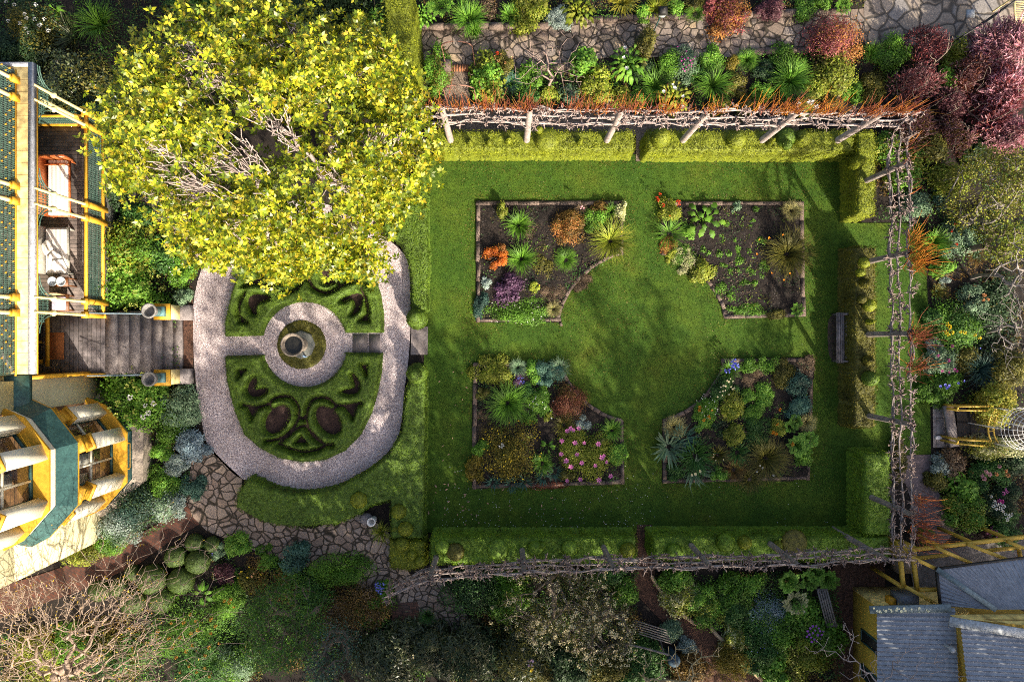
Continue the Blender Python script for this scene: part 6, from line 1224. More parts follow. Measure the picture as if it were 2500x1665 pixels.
G(2402, 903, 46, .8, 'teal', 'iris', 'bluish iris straps in the right border', n=130, w=.028, fl=('blue', .07, 'lily', 'flower', [(2393, 850)]))
S(2310, 945, 40, .5, 'green', 'iris', 'low iris clump with pale blue blooms', cat='plant', leaf=.09, asp=.2, fl=('blue', .13, 'lily', 'flower', [(2295, 944), (2307, 940), (2315, 941), (2311, 946), (2340, 935), (2352, 930)]))
S(2470, 905, 46, 1.1, 'olive', 'shrub', 'big olive shrub at the right border edge', leaf=.08)
S(2445, 990, 46, 1.5, 'gold', 'climber', 'golden leaved climber over the white wire dome', cat='climber', leaf=.08, dens=.8, mix='lime')
S(2440, 1095, 50, 1.4, 'cream', 'climber', 'cream variegated climber below the white wire dome', cat='climber', leaf=.06, dens=.8, ry=28, mix='lime')
S(2262, 960, 26, .4, 'green', 'shrub', 'green groundcover shrub at the end of the lawn strip', leaf=.06)
S(2420, 560, 60, .5, 'dark', 'ground_cover', 'dark shaded ground cover below the right tree', cat='ground cover', leaf=.09, dens=.5)
S(2430, 760, 60, .5, 'dark', 'ground_cover', 'dark ground cover below the bare fruit tree', cat='ground cover', leaf=.09, dens=.5, ry=90)
S(2299, 1136, 24, .5, 'silver', 'silver_plant', 'silver grey bush beside the slab path', cat='plant', leaf=.07)
S(2330, 1128, 32, .5, 'dry', 'shrub', 'brown faded shrub below the arbour', leaf=.06)
S(2292, 1175, 24, .5, 'olive', 'shrub', 'olive yellow bush where the slab path bends', leaf=.06)
S(2352, 1200, 40, .7, 'bright', 'shrub', 'fresh green large leaved shrub right of the slab path', leaf=.11, asp=.65)
S(2365, 1252, 46, .8, 'green', 'shrub', 'green shrub with yellowish tips right of the slab path', leaf=.07, mix='lime')
S(2430, 1158, 44, .7, 'deep', 'rose_bush', 'rose bush with dusty pink and salmon blooms', leaf=.07, fl=[('palepink', .11, 'ball', 'flower', [(2398, 1160), (2406, 1152), (2415, 1158), (2402, 1168), (2440, 1138)]), ('apricot', .12, 'ball', 'flower', [(2455, 1150), (2432, 1158), (2460, 1160)])])
S(2445, 1240, 34, .7, 'dark', 'phlox', 'dark bush with a cloud of white phlox', cat='plant', leaf=.06, fl=[('white', .08, 'cluster', 'flower', [(2420, 1212), (2428, 1225), (2435, 1232), (2442, 1240), (2448, 1248), (2455, 1255), (2462, 1260), (2440, 1228), (2450, 1236), (2425, 1235), (2468, 1256), (2458, 1268), (2432, 1242), (2446, 1230)]), ('magenta', .09, 'ball', 'flower', [(2440, 1222), (2446, 1224)])])
S(2462, 1200, 30, .6, 'dark', 'rose_bush', 'dark rose bush with deep pink blooms', leaf=.06, fl=('pink', .08, 'ball', 'flower', [(2455, 1195), (2460, 1201), (2450, 1204)]))
S(2427, 1306, 18, .5, 'plum', 'flower_clump', 'pink flower cluster beside the pergola beam', cat='plant', leaf=.05, fl=('pink', .07, 'cluster', 'flower', 10))
S(2268, 1312, 18, .5, 'green', 'flower_clump', 'pale lilac flower cluster at the foot of the slab path', cat='plant', leaf=.05, fl=('lilac', .11, 'cluster', 'flower', [(2258, 1302), (2264, 1310), (2270, 1317), (2272, 1322)]))
S(2462, 1290, 42, .7, 'deep', 'shrub', 'deep green strappy shrub right of the pergola corner', leaf=.08)
S(2480, 1120, 40, .9, 'dark', 'shrub', 'dark shrub under the cream climber', leaf=.08)
S(2200, 1115, 20, .5, 'boxolive', 'shrub', 'low bush between hedge and limes with white specks', leaf=.05, fl=('white', .035, 'open', 'flower', 10), ry=60)
S(2180, 1130, 18, .5, 'dark', 'shrub', 'dark shrub right of the corner hedge', leaf=.06, fl=('white', .04, 'open', 'flower', 8))
# ------------------------------------------------------------------ lower right bed between limes and cottage
S(1653, 1418, 36, .6, 'bright', 'shrub', 'glossy bright green shrub at the start of the log edging', leaf=.08, asp=.65)
S(1668, 1462, 42, .6, 'cream', 'shrub', 'cream variegated shrub along the tan logs', leaf=.07, mix='lime')
S(1716, 1468, 34, .6, 'bright', 'shrub', 'bright green shrub right of the cream variegated one', leaf=.07)
S(1735, 1505, 34, .5, 'bright', 'shrub', 'sunlit green shrub overhanging the wide turn of the logs', leaf=.07, mix='lime')
S(1785, 1455, 46, .6, 'green', 'shrub', 'dull green shrub below the thick dark lime', leaf=.08)
S(1810, 1500, 44, .6, 'deep', 'shrub', 'deep green shrub in the middle of the log edged bed', leaf=.08)
S(1840, 1430, 32, .5, 'bright', 'shrub', 'leafy shrub with light leaves below the forked lime', leaf=.08)
fern(1919, 1418, 52, .9, 'bright', 'fern', 'big upright fern below the bottom limes', crowns=2, n=14)
fern(1975, 1405, 50, .8, 'bright', 'fern', 'wide fern right of the big upright fern', crowns=2, n=14)
fern(2025, 1418, 46, .8, 'green', 'fern', 'darker fern beside the mulch yard', crowns=2, n=14)
fern(1942, 1470, 36, .7, 'cream', 'fern', 'pale yellowish fern under the green ferns', n=15)
S(1877, 1507, 48, .5, 'steel', 'forget_me_not', 'hazy pale blue flowering patch in the log edged bed', cat='plant', leaf=.04, dens=.7, mix='green', ry=54)
S(1960, 1495, 40, .6, 'bright', 'shrub', 'bright green clover like shrub left of the slatted seat', leaf=.08, asp=.75)
S(1985, 1545, 40, .6, 'green', 'flower_bush', 'green bush with violet flower heads', leaf=.08, fl=('violet', .08, 'open', 'flower', [(1972, 1540), (1978, 1533), (1984, 1545), (1990, 1538), (1996, 1550), (2002, 1540), (1980, 1555), (1988, 1560), (1994, 1565), (2006, 1548), (1999, 1533), (1976, 1548), (1984, 1528), (2010, 1540), (1970, 1553), (1992, 1527), (2004, 1558), (1982, 1566)]))
S(2028, 1570, 46, .7, 'green', 'shrub', 'green shrub right of the violet flower heads', leaf=.09, asp=.75)
S(1965, 1608, 52, .7, 'lime', 'shrub', 'yellowish green shrub at the bottom of the log edged bed', leaf=.07, mix='olive')
S(1860, 1575, 46, .6, 'deep', 'shrub', 'dark green mat with blue specks', leaf=.06, fl=('blue', .03, 'open', 'flower', 20))
S(1915, 1560, 40, .6, 'green', 'shrub', 'mid green shrub below the hazy blue patch', leaf=.08)
S(1794, 1560, 26, .5, 'lime', 'shrub', 'pale lime shrub with cream tips along the logs', leaf=.06, mix='cream', ry=34)
S(1905, 1640, 36, .6, 'bright', 'shrub', 'light green oak leaved shrub at the picture foot', leaf=.11, asp=.7)
S(1835, 1615, 34, .5, 'deep', 'shrub', 'deep green shrub beside the last edging log', leaf=.07)
S(1786, 1625, 44, 1.0, 'mustard', 'shrub', 'wiry mustard twigged shrub at the picture foot', leaf=.05, dens=.45)
S(1642, 1550, 26, .6, 'sage', 'silver_plant', 'blue grey bush at the end of the slatted table', cat='plant', leaf=.06)
S(1683, 1582, 26, .5, 'silver', 'silver_plant', 'silvery trailing plant on the mulch path edge', cat='plant', leaf=.05, dens=.6)
S(1570, 1625, 60, .7, 'deep', 'shrub', 'deep green shrub behind the grey wooden rail', leaf=.09)
S(1690, 1640, 46, .7, 'bronze', 'shrub', 'bronze green shrub at the picture foot left of the twigs', leaf=.07)
# ------------------------------------------------------------------ bottom middle
S(1148, 1446, 66, 1.1, 'dark', 'shrub', 'dense dark green shrub beside the lower crazy paving', leaf=.06, lobes=16, mix='deep')
S(1240, 1470, 48, .9, 'green', 'shrub', 'feathery green shrub right of the dense dark one', leaf=.09, asp=.3)
S(1230, 1410, 26, .4, 'green', 'shrub', 'small green shrub under the bottom pleached row', leaf=.07)
S(1490, 1400, 44, .7, 'deep', 'shrub', 'deep green shrub below the lime left of the mulch gap', leaf=.08)
S(1520, 1450, 34, .6, 'green', 'shrub', 'green shrub at the left edge of the mulch path', leaf=.07)
tuft(1043, 1505, 22, .5, 'deep', 'dark grass tuft between brick patch and crazy paving', n=160)
S(940, 1445, 22, .5, 'green', 'hydrangea', 'small hydrangea with violet blue heads by the crazy paving', leaf=.07, fl=('blue', .15, 'cluster', 'flower', [(922, 1437), (928, 1444), (934, 1430), (920, 1428)]))
S(905, 1490, 42, .7, 'bronze', 'shrub', 'rust tinged shrub left of the brick patch', leaf=.06, mix='green')
S(1075, 1600, 62, 1.4, 'rhodo', 'rhododendron', 'long leaved dark rhododendron at the picture foot, left', leaf=.16, asp=.22, lobes=14)
S(1160, 1615, 70, 1.5, 'rhodo', 'rhododendron', 'long leaved rhododendron below the end of the paving', leaf=.16, asp=.22, lobes=14, mix='dark')
S(950, 1610, 80, 1.5, 'rhodo', 'rhododendron', 'dark rhododendron with a few pale buds at the picture foot', leaf=.16, asp=.22, lobes=16, fl=('cream', .09, 'lily', 'flower', 8))
S(1280, 1620, 74, 1.2, 'rhodo', 'rhododendron', 'rhododendron with a pale pink bloom and yellow leaf', leaf=.15, asp=.22, lobes=14, mix='olive', fl=[('lilac', .15, 'cluster', 'flower', [(1296, 1618)]), ('yellow', .1, 'open', 'flower', [(1298, 1636)])])
S(1380, 1640, 80, .8, 'dark', 'shrub', 'dark low shrub under the white flowered tree at the foot', leaf=.09, ry=50)
S(1480, 1645, 60, .8, 'olive', 'shrub', 'olive shrub at the picture foot below the white flowered tree', leaf=.08, ry=45)
# ------------------------------------------------------------------ bottom left
S(577, 1338, 28, .6, 'bright', 'shrub', 'vivid green ferny shrub by the crazy paving', leaf=.07)
S(646, 1366, 26, .5, 'green', 'shrub', 'sparse green shrub between two vivid ones', leaf=.07, dens=.7)
S(720, 1366, 36, .6, 'blue', 'shrub', 'blue tinged green shrub below the crazy paving', leaf=.08)
S(546, 1408, 26, .4, 'plum', 'heuchera', 'dark purple low plant beside the box mounds', cat='plant', leaf=.06)
S(814, 1398, 72, .9, 'green', 'shrub', 'wide spreading green shrub with tiny leaves below the path', leaf=.05, lobes=20, ry=40)
S(841, 1485, 74, 1.2, 'bronze', 'shrub', 'large brown tinted shrub at the bottom left of the paving', leaf=.05, lobes=16, mix='dry')
S(700, 1430, 40, .5, 'green', 'shrub', 'olive green low shrub above the big dark tree', leaf=.07, mix='bronze')
S(611, 1420, 30, .4, 'olive', 'flower_clump', 'low olive plants with yellow orange flowers', cat='plant', leaf=.07, dens=.6, fl=[('yellow', .07, 'open', 'flower', 7), ('apricot', .08, 'open', 'flower', 4)])
S(760, 1450, 44, .6, 'deep', 'shrub', 'deep green shrub left of the brown tinted one', leaf=.07, fl=('red', .05, 'ball', 'flower', 4))
rosette(493, 1448, 32, .5, 'bright', 'hosta', 'large smooth bright leaves beside the box mounds', n=7, asp=.5, ruffle=False)
S(545, 1470, 40, .7, 'green', 'pincushion', 'needle leaved bush with a few orange brown pincushions near the hosta', leaf=.09, asp=.2, fl=('ochre', .085, 'ball', 'flower', [(548, 1466), (563, 1462), (571, 1480), (560, 1470)]))
S(460, 1545, 96, 1.0, 'green', 'pincushion', 'big needle leaved bush dotted with orange brown pincushion heads', leaf=.10, asp=.18, lobes=20, mix='deep', fl=('ochre', .09, 'ball', 'flower', [(418, 1520), (448, 1520), (465, 1500), (515, 1512), (526, 1528), (483, 1538), (412, 1558), (440, 1556), (466, 1545), (420, 1580), (455, 1590), (470, 1575), (510, 1580), (535, 1570), (500, 1600), (430, 1605), (385, 1540), (515, 1545), (478, 1515)]))
S(480, 1640, 60, .8, 'deep', 'pincushion', 'pincushion bush at the picture foot with dull heads', leaf=.10, asp=.18, fl=('ochre', .085, 'ball', 'flower', [(462, 1625), (480, 1640), (500, 1630), (512, 1650), (440, 1640)]))
S(573, 1632, 44, .9, 'sage', 'shrub', 'pale green shrub at the foot of the dark tree', leaf=.06, mix='green')
S(530, 1345, 16, .3, 'sage', 'perennial', 'small pale plant above the box mounds by the paving', cat='plant', leaf=.05, fl=('blue', .05, 'open', 'flower', 4))
S(76, 1610, 60, .6, 'lime', 'shrub', 'yellow green shrub seen through the bare twigs', leaf=.07, mix='olive')
S(170, 1590, 50, .5, 'green', 'shrub', 'green shrub seen through the bare twigs right of the yellow green one', leaf=.07)
S(290, 1600, 60, .6, 'deep', 'shrub', 'dark shrub under the lower limbs of the bare tree', leaf=.08, mix='olive')
# ------------------------------------------------------------------ beside the house
S(312, 612, 66, 1.3, 'lime', 'hydrangea', 'upper yellow green hydrangea beside the verandah', leaf=.08, asp=.7, lobes=20, mix='green')
S(292, 702, 80, 1.3, 'bright', 'hydrangea', 'bright hydrangea with pale lime heads above the steps', leaf=.09, asp=.75, lobes=22, ry=62, fl=('limeball', .11, 'cluster', 'flower', 44))
S(303, 968, 86, 1.3, 'bright', 'hydrangea', 'hydrangea with lime and white heads below the steps', leaf=.09, asp=.75, lobes=24, ry=72, fl=[('limeball', .12, 'cluster', 'flower', 40), ('white', .12, 'cluster', 'flower', [(355, 990), (318, 970), (375, 985), (350, 1018), (362, 1008)])])
S(437, 985, 50, .9, 'sage', 'shrub', 'soft sage green shrub beside the gravel walk', leaf=.06, lobes=14)
S(405, 1040, 40, .7, 'green', 'shrub', 'mid green shrub between hydrangea and silver bush', leaf=.06, fl=('white', .03, 'open', 'flower', 14))
S(464, 1086, 38, .7, 'steel', 'silver_plant', 'large pale blue grey bush at the edge of the gravel walk', cat='shrub', leaf=.09, asp=.4)
S(420, 1142, 28, .5, 'silver', 'silver_plant', 'smaller jagged silver bush nearer the bay window', cat='shrub', leaf=.10, asp=.35)
S(393, 1188, 40, .6, 'bright', 'shrub', 'fresh green ferny shrub below the silver bushes', leaf=.07)
S(464, 1190, 26, .5, 'blue', 'shrub', 'blue green bush on the edge of the crazy paving', leaf=.06)
S(402, 1238, 38, .8, 'silver', 'silver_plant', 'grey leaved round shrub above the brick path', cat='shrub', leaf=.06, mix='sage')
S(312, 1232, 56, 1.1, 'dark', 'shrub', 'dark blue grey shrub under the bay window', leaf=.07, mix='teal')
S(285, 1285, 46, 1.0, 'silver', 'silver_plant', 'silver grey shrub at the corner of the house wall', cat='shrub', leaf=.06, mix='sage')
S(262, 1330, 30, .7, 'green', 'shrub', 'green shrub at the house corner below the silver one', leaf=.06)
S(180, 1352, 52, .6, 'lime', 'shrub', 'yellow green low bush along the house wall', leaf=.06, ry=28, mix='olive')
S(392, 1105, 22, .5, 'bright', 'perennial', 'lime green plant left of the jagged silver bush', cat='plant', leaf=.06)
S(401, 612, 46, .8, 'deep', 'shrub', 'dark green shrub left of the upper gravel walk', leaf=.09)
S(435, 660, 30, .6, 'green', 'shrub', 'green shrub with tiny white flowers near the steps', leaf=.06, fl=('white', .035, 'open', 'flower', 14), ry=40)
S(442, 728, 20, .5, 'sage', 'shrub', 'small pale shrub at the upper step pier', leaf=.06)
S(322, 545, 48, .9, 'deep', 'shrub', 'dark green shrub beside the verandah under the magnolia', leaf=.08, asp=.65)
S(245, 480, 40, .9, 'dark', 'shrub', 'dark shrub in the verandah corner', leaf=.08)
S(150, 190, 80, 2.2, 'rhodo', 'camellia', 'large dark glossy camellia at the verandah end', leaf=.10, asp=.45, lobes=22, ry=72, mix='olive')
S(185, 255, 44, 1.6, 'blue', 'camellia', 'lower blue green camellia beside the verandah columns', leaf=.09, asp=.45, lobes=14)
S(55, 45, 56, 1.5, 'olive', 'flower_bush', 'dark bush with cream white blooms in the top left corner', leaf=.07, mix='dark', fl=('white', .09, 'cluster', 'flower', [(15, 5), (35, 12), (20, 52), (48, 58), (85, 48), (108, 47), (62, 70), (97, 62), (70, 80), (118, 75), (60, 35), (88, 12), (65, 45)]))
S(20, 120, 50, 1.3, 'dark', 'shrub', 'very dark shrub above the verandah roof corner', leaf=.08)
G(165, 80, 48, .8, 'rhodo', 'spiky_plant', 'greyish spiky rosette in the shade left of the magnolia', n=70, w=.03, stiff=True)
G(235, 55, 52, .9, 'green', 'spiky_plant', 'deep green strappy plant under the magnolia edge', n=90, w=.04)
rosette(130, 22, 26, .8, 'green', 'broad_leaved_plant', 'few large leaves in the dark top left border', n=5, asp=.4, ruffle=False)
G(380, 590, 34, .6, 'bronze', 'strap_plant', 'brownish straps in the shade under the magnolia', n=60, w=.03)
G(925, 1205, 26, .6, 'green', 'strap_plant', 'grey green straps behind the white pot', n=24, w=.05)
G(930, 1300, 28, .5, 'lime', 'strap_plant', 'yellowish reedy clump at the edge of the crazy paving', n=60, w=.028, droop=1.2)

# uncountable low growth and litter between the plants
def undergrowth(polys, dens, zmax, seed, pals, name='undergrowth', thr=.38, leaf=(.04, .10)):
    q = Q()
    for pl in polys:
        pl = PL(pl, .1); lo, hi = pl.min(0), pl.max(0); n = int((hi-lo).prod()*dens); p = R.uniform(lo, hi, (n, 2)); p = p[inside(p, pl)]; f = fbm(p[:, 0]*1.6, p[:, 1]*1.6, seed); k = f > thr; p = p[k]; f = f[k]; n = len(p)
        Nn = unit(R.normal(size=(n, 3))*.5+[0, 0, 1]); z = .03+R.random(n)*zmax*np.clip((f-thr)*3.5, .1, 1); g = (fbm(p[:, 0]*.9+31, p[:, 1]*.9, seed+3)-.3)*2.5*len(pals)+R.normal(size=n)*.5; mi = np.clip(g, 0, len(pals)-1).astype(int)
        for m in range(len(pals)):
            s = mi == m
            if s.any(): C = np.column_stack([p[s], z[s]]); q.leaves(C, tangent(Nn[s]), Nn[s], R.uniform(*leaf, s.sum()), .038, m)
    o = q.build(name, [F(a) for a in pals]); o['kind'] = 'stuff'
undergrowth([[(1010, -20), (2110, -20), (2110, 20), (1330, 58), (1010, 60)], [(1145, 175), (1500, 145), (1990, 128), (2130, 110), (2300, 130), (2200, 250), (1400, 262), (1145, 250)]], 420, .35, 21, ['green', 'bright', 'deep', 'olive', 'bronze', 'deep'], thr=.42)
undergrowth([[(2275, 560), (2560, 330), (2560, 980), (2275, 985)], [(2135, 330), (2560, 320), (2560, 560), (2275, 560), (2200, 540), (2140, 540)], [(2285, 1100), (2560, 1100), (2560, 1300), (2330, 1310), (2300, 1220)]], 300, .4, 5, ['deep', 'green', 'dark', 'olive', 'bronze'], thr=.42)
undergrowth([[(1600, 1400), (2030, 1390), (2050, 1500), (2050, 1700), (1880, 1700), (1740, 1520), (1670, 1490)], [(1130, 1400), (1560, 1390), (1540, 1460), (1690, 1700), (880, 1700), (880, 1460), (960, 1510), (1180, 1570)], [(480, 1310), (640, 1355), (830, 1400), (890, 1440), (900, 1700), (380, 1700), (520, 1500), (520, 1380)], [(-60, 1560), (380, 1480), (460, 1700), (-60, 1700)]], 520, .4, 9, ['deep', 'green', 'dark', 'deep', 'olive', 'bronze'], thr=.36)
undergrowth([[(215, 560), (440, 560), (445, 1060), (470, 1180), (400, 1290), (240, 1370), (380, 1090), (330, 1040), (215, 950)], [(90, 130), (440, 200), (440, 560), (250, 480)], [(-20, -20), (450, -20), (430, 200), (80, 130), (-20, 130)]], 330, .35, 12, ['deep', 'green', 'dark', 'deep', 'olive'], thr=.36)
undergrowth([[(1175, 505), (1510, 505), (1510, 620), (1390, 700), (1360, 775), (1175, 775)], [(1625, 505), (1950, 505), (1955, 765), (1775, 770), (1730, 660), (1625, 600)]], 330, .12, 15, ['dark', 'olive', 'green', 'dry', 'deep'], 'weeds', .36, (.03, .08))
undergrowth([[(1168, 900), (1370, 895), (1400, 960), (1510, 1035), (1512, 1175), (1165, 1180)], [(1770, 885), (1975, 885), (1965, 1160), (1630, 1168), (1630, 1035), (1720, 985)]], 420, .2, 18, ['dark', 'deep', 'green', 'dry', 'deep'], 'weeds', .40, (.04, .08))
# ------------------------------------------------------------------ trees
def crown_points(n, c, rx, ry, rz, zmin=-.1, shell=(.75, 1.0), gap=0.0, gs=.8, seed=1):
    out = []
    while len(out) < n:
        d = rand_dirs(400, zmin); rr = R.uniform(*shell, 400); p = d*rr[:, None]*[rx, ry, rz]+c
        if gap: p = p[fbm(p[:, 0]*gs+seed, p[:, 1]*gs, seed) > gap]
        out += list(p)
    return np.array(out[:n])
def rosettes(q, C, n, L, spread, m=0, asp=.42, mix=0.0):
    """whorls of leaves around each tip, as on a magnolia"""
    k = len(C)*n; cc_ = np.repeat(C, n, 0)+R.normal(size=(k, 3))*spread; up = unit(R.normal(size=(k, 3))*.55+[0, 0, 1]); ph = R.uniform(0, 6.28, k)
    t1 = tangent(up); t2 = np.cross(up, t1); nl = 7
    for i in range(nl):
        a = ph+i*2*PI/nl+R.uniform(-.2, .2, k); D = unit(np.cos(a)[:, None]*t1+np.sin(a)[:, None]*t2+up*R.uniform(.1, .6, k)[:, None]); Nn = unit(up-D*(up*D).sum(1, keepdims=True)*.6+R.normal(size=(k, 3))*.15)
        mi = (R.random(k) < mix); l = L*R.uniform(.7, 1.25, k)
        for mm, s in ((m, ~mi), (m+1, mi)):
            if s.any(): q.leaves(cc_[s]+D[s]*.02, D[s], Nn[s], l[s], l[s]*asp, mm)
# magnolia
mc = np.array([-6.75, 5.75, 4.3]); mr = (4.5, 3.6, 3.6)
mt = thing('magnolia_tree', (-5.9, 5.3, 0), 'large evergreen magnolia with sunlit yellow green leaves over the upper gravel oval', 'tree')
tips = crown_points(520, mc, *mr, zmin=-.08, shell=(.80, 1.0), gap=.33, gs=.75, seed=11)
ex = np.array([P(700+R.uniform(-60, 60), 640+R.uniform(-25, 40), 3.6) for _ in range(9)]+[P(880+R.uniform(-60, 60), 625+R.uniform(-30, 40), 3.9) for _ in range(16)]+[P(520+R.uniform(-60, 50), 590+R.uniform(-20, 40), 3.9) for _ in range(12)])
tips = np.concatenate([tips, ex])
VOID = [(490, 175, 62), (540, 215, 55), (440, 100, 30), (705, 130, 50), (715, 60, 28), (690, 300, 50), (640, 290, 40), (720, 350, 34), (400, 395, 50), (500, 440, 62), (455, 465, 40), (600, 385, 48), (560, 400, 40), (800, 420, 34), (930, 330, 45), (850, 440, 26), (545, 545, 24), (820, 535, 34), (870, 180, 22), (310, 60, 20)]
def novoid(p, s=1.0):
    k = FPX/(CAM_H-p[:, 2]); px = 1250+p[:, 0]*k; py = 832.5-p[:, 1]*k; ok = np.ones(len(p), bool)
    for a, b_, r_ in VOID: ok &= np.hypot(px-a, py-b_) > r_*s
    return p[ok]
tips = novoid(tips); vz = []
for a, b_, r_ in VOID:
    for _ in range(int(r_*.8)):
        for z in (6.6,):
            an = R.uniform(0, 6.28); rr2 = r_*.9*R.random()**.5; x_, y_, _z = P(a+rr2*math.cos(an), b_+rr2*math.sin(an), z); e2 = ((x_-mc[0])/mr[0])**2+((y_-mc[1])/mr[1])**2
            if e2 < .95: vz.append((x_, y_, mc[2]+mr[2]*math.sqrt(1-e2)*R.uniform(.72, .95)))
bare = np.array(vz); _unused = crown_points(10, mc, mr[0]*.92, mr[1]*.92, mr[2]*.90, zmin=.1, shell=(.8, 1.0), gap=0)
nd, par, cnt, ti = grow((-5.9, 5.3, 0), np.concatenate([tips, bare]), seg=.26, jit=.42, bias=.45, start=[(-5.92, 5.3, .8), (-5.85, 5.25, 1.7)])
q = Q(); skeleton(q, nd, par, cnt, .012, .22, .58, 6); q.build('trunk', BARKP, mt)
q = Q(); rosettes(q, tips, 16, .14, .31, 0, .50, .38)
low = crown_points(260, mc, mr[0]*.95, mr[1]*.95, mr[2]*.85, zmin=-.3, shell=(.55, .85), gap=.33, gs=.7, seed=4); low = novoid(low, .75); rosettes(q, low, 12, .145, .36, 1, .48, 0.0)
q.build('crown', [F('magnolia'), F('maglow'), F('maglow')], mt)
S(900, 90, 62, 2.6, 'lime', 'shrub', 'tall leafy shrub between the magnolia and the tall clipped hedge', leaf=.12, asp=.45, lobes=18, ry=110, mix='bright')
S(560, -20, 150, 2.0, 'deep', 'shrub', 'dark shrub mass behind the magnolia at the top edge', leaf=.12, lobes=20, ry=70)
S(800, -10, 110, 2.0, 'dark', 'shrub', 'shaded shrub under the upper edge of the magnolia', leaf=.11, lobes=20, ry=70)
# bare tree in the lower left
BT = pm('bark_twig', (.17, .12, .085), (.36, .27, .205), 5, .8, .3)
bt = thing('bare_tree', (*P(250, 1590, 0)[:2], 0), 'leafless tree with pale tangled twigs and yellow buds in the lower left', 'tree'); bx_, by_ = P(250, 1590, 0)[:2]
att = [P(R.uniform(-60, 400), R.uniform(1400, 1700), z) for z in R.uniform(2.6, 6.0, 1300)]+[P(*p, R.uniform(3.2, 4.6)) for p in np.column_stack([R.uniform(230, 520, 170), R.uniform(1290, 1680, 170)])]
att += [P(430, 1250, 4.4), (P(395, 1280, 4.2)), P(470, 1255, 4.5), P(420, 1225, 4.3), P(365, 1270, 4), P(490, 1440, 4), P(545, 1440, 4.2), P(575, 1405, 4.3), P(510, 1360, 4.1), P(530, 1330, 4.2), P(560, 1570, 4.1), P(600, 1585, 4.2), P(540, 1590, 4), P(550, 1660, 4), P(515, 1500, 3.9), P(585, 1490, 4.0), P(250, 1310, 4.3), P(130, 1290, 4.6), P(60, 1330, 4.7), P(180, 1330, 4.4), P(335, 1300, 4.2), P(300, 1330, 4.2)]
att = np.array([a for a in att if not (250 < 0)]); nd, par, cnt, ti = grow((bx_, by_, 0), att, seg=.20, jit=.5, bias=.3, start=[(bx_-.05, by_+.05, .9), (bx_+.05, by_+.1, 1.7), (bx_+.3, by_+.45, 2.3)])
q = Q(); rr_ = skeleton(q, nd, par, cnt, .0068, .16, .62, 5); q.build('trunk', BT, bt)
q = Q(); k = ti[R.integers(0, len(ti), 900)]; p = nd[k]+R.normal(size=(900, 3))*.03; d = unit(R.normal(size=(900, 3))+[0, 0, .5]); q.leaves(p, d, tangent(d), R.uniform(.03, .075, 900), .03, 0)
k = ti[R.integers(0, len(ti), 650)]; d = unit(R.normal(size=(650, 3))+[0, 0, .3]); l = R.uniform(.15, .4, 650); q.tubes(nd[k], nd[k]+d*l[:, None], .007, .004, 3, 1)
o = q.build('bud', [fol('bud_yellow', [(.40, .28, .02), (.60, .42, .03), (.55, .25, .02)], trans=.1), BT], bt); o['kind'] = 'stuff'
# generic leafy tree
def leafy_tree(px, py, r, z0, z1, pal, label, n_tips=120, per=40, leaf=.08, asp=.5, name='leafy_tree', trunk=None, mix=None, gap=.3, ry=None, bark=None, clump=.34, blossoms=None, root=None, bare=0, group=None, tr=.12):
    zc = (z0+z1)/2; x, y, _ = P(px, py, zc); k = (CAM_H-zc)/FPX; rx = r*k; rym = (ry or r)*k; b = P(*root, 0)[:2] if root else (x, y)
    t = thing(name, (b[0], b[1], 0), label, 'tree', group); c = np.array([x, y, z0]); tp = crown_points(n_tips, c, rx, rym, (z1-z0), zmin=-.15, shell=(.6, 1.0), gap=gap, gs=1.1, seed=int(px) % 50)
    allp = np.concatenate([tp, crown_points(bare, c, rx, rym, (z1-z0)*.9, zmin=.1, shell=(.7, 1))]) if bare else tp
    nd, par, cnt, ti = grow((b[0], b[1], 0), allp, seg=.3, jit=.25, start=[(b[0]+(x-b[0])*.15, b[1]+(y-b[1])*.15, z0*.4), (b[0]+(x-b[0])*.5, b[1]+(y-b[1])*.5, z0*.8)])
    q = Q(); skeleton(q, nd, par, cnt, .009, tr, .5, 5); q.build('trunk', bark or BARK, t)
    n = n_tips*per; C = np.repeat(tp, per, 0)+unit(R.normal(size=(n, 3)))*(clump*R.random((n, 1))**.5); Nn = unit(C-np.repeat(tp, per, 0)+R.normal(size=(n, 3))*.25+[0, 0, .25]); q = Q(); s = R.random(n) < (.35 if mix else 0)
    L = leaf*R.uniform(.7, 1.3, n); D = tangent(Nn)
    q.leaves(C[~s], D[~s], Nn[~s], L[~s], L[~s]*asp, 0)
    if mix: q.leaves(C[s], D[s], Nn[s], L[s], L[s]*asp, 1)
    q.build('crown', [F(pal)]+([F(mix)] if mix else []), t)
    if blossoms:
        col, size, cnt_ = blossoms; pp = tp[R.integers(0, len(tp), cnt_)]+R.normal(size=(cnt_, 3))*clump*.6; pp[:, 2] += clump*.55
        flowers(t, pp[:100], col, size, 'cluster', 'blossom')
        if cnt_ > 100:
            e = Q(); pr = pp[100:]; m = 8; d = rand_dirs(len(pr)*m, -.1); CC = np.repeat(pr, m, 0)+d*size*.3; e.leaves(CC, unit(d+R.normal(size=d.shape)*.4), tangent(d), np.full(len(CC), size*.5), np.full(len(CC), size*.38)); o = e.build('blossom', FM(col), t); o['kind'] = 'stuff'
    return t
leafy_tree(1360, 1490, 165, 1.0, 3.6, 'olive', 'tree with small white blossom and wispy leaves below the bottom pleached row', 190, 42, .06, .4, 'flowering_tree', mix='rhodo', gap=.3, ry=110, blossoms=('cream', .085, 330), bare=60)
leafy_tree(1465, 1560, 110, 1.0, 2.9, 'rhodo', 'lower tree with yellowish white blossom at the mulch path', 110, 40, .06, .4, 'flowering_tree', mix='olive', gap=.3, ry=75, blossoms=('cream', .075, 170), bare=30)
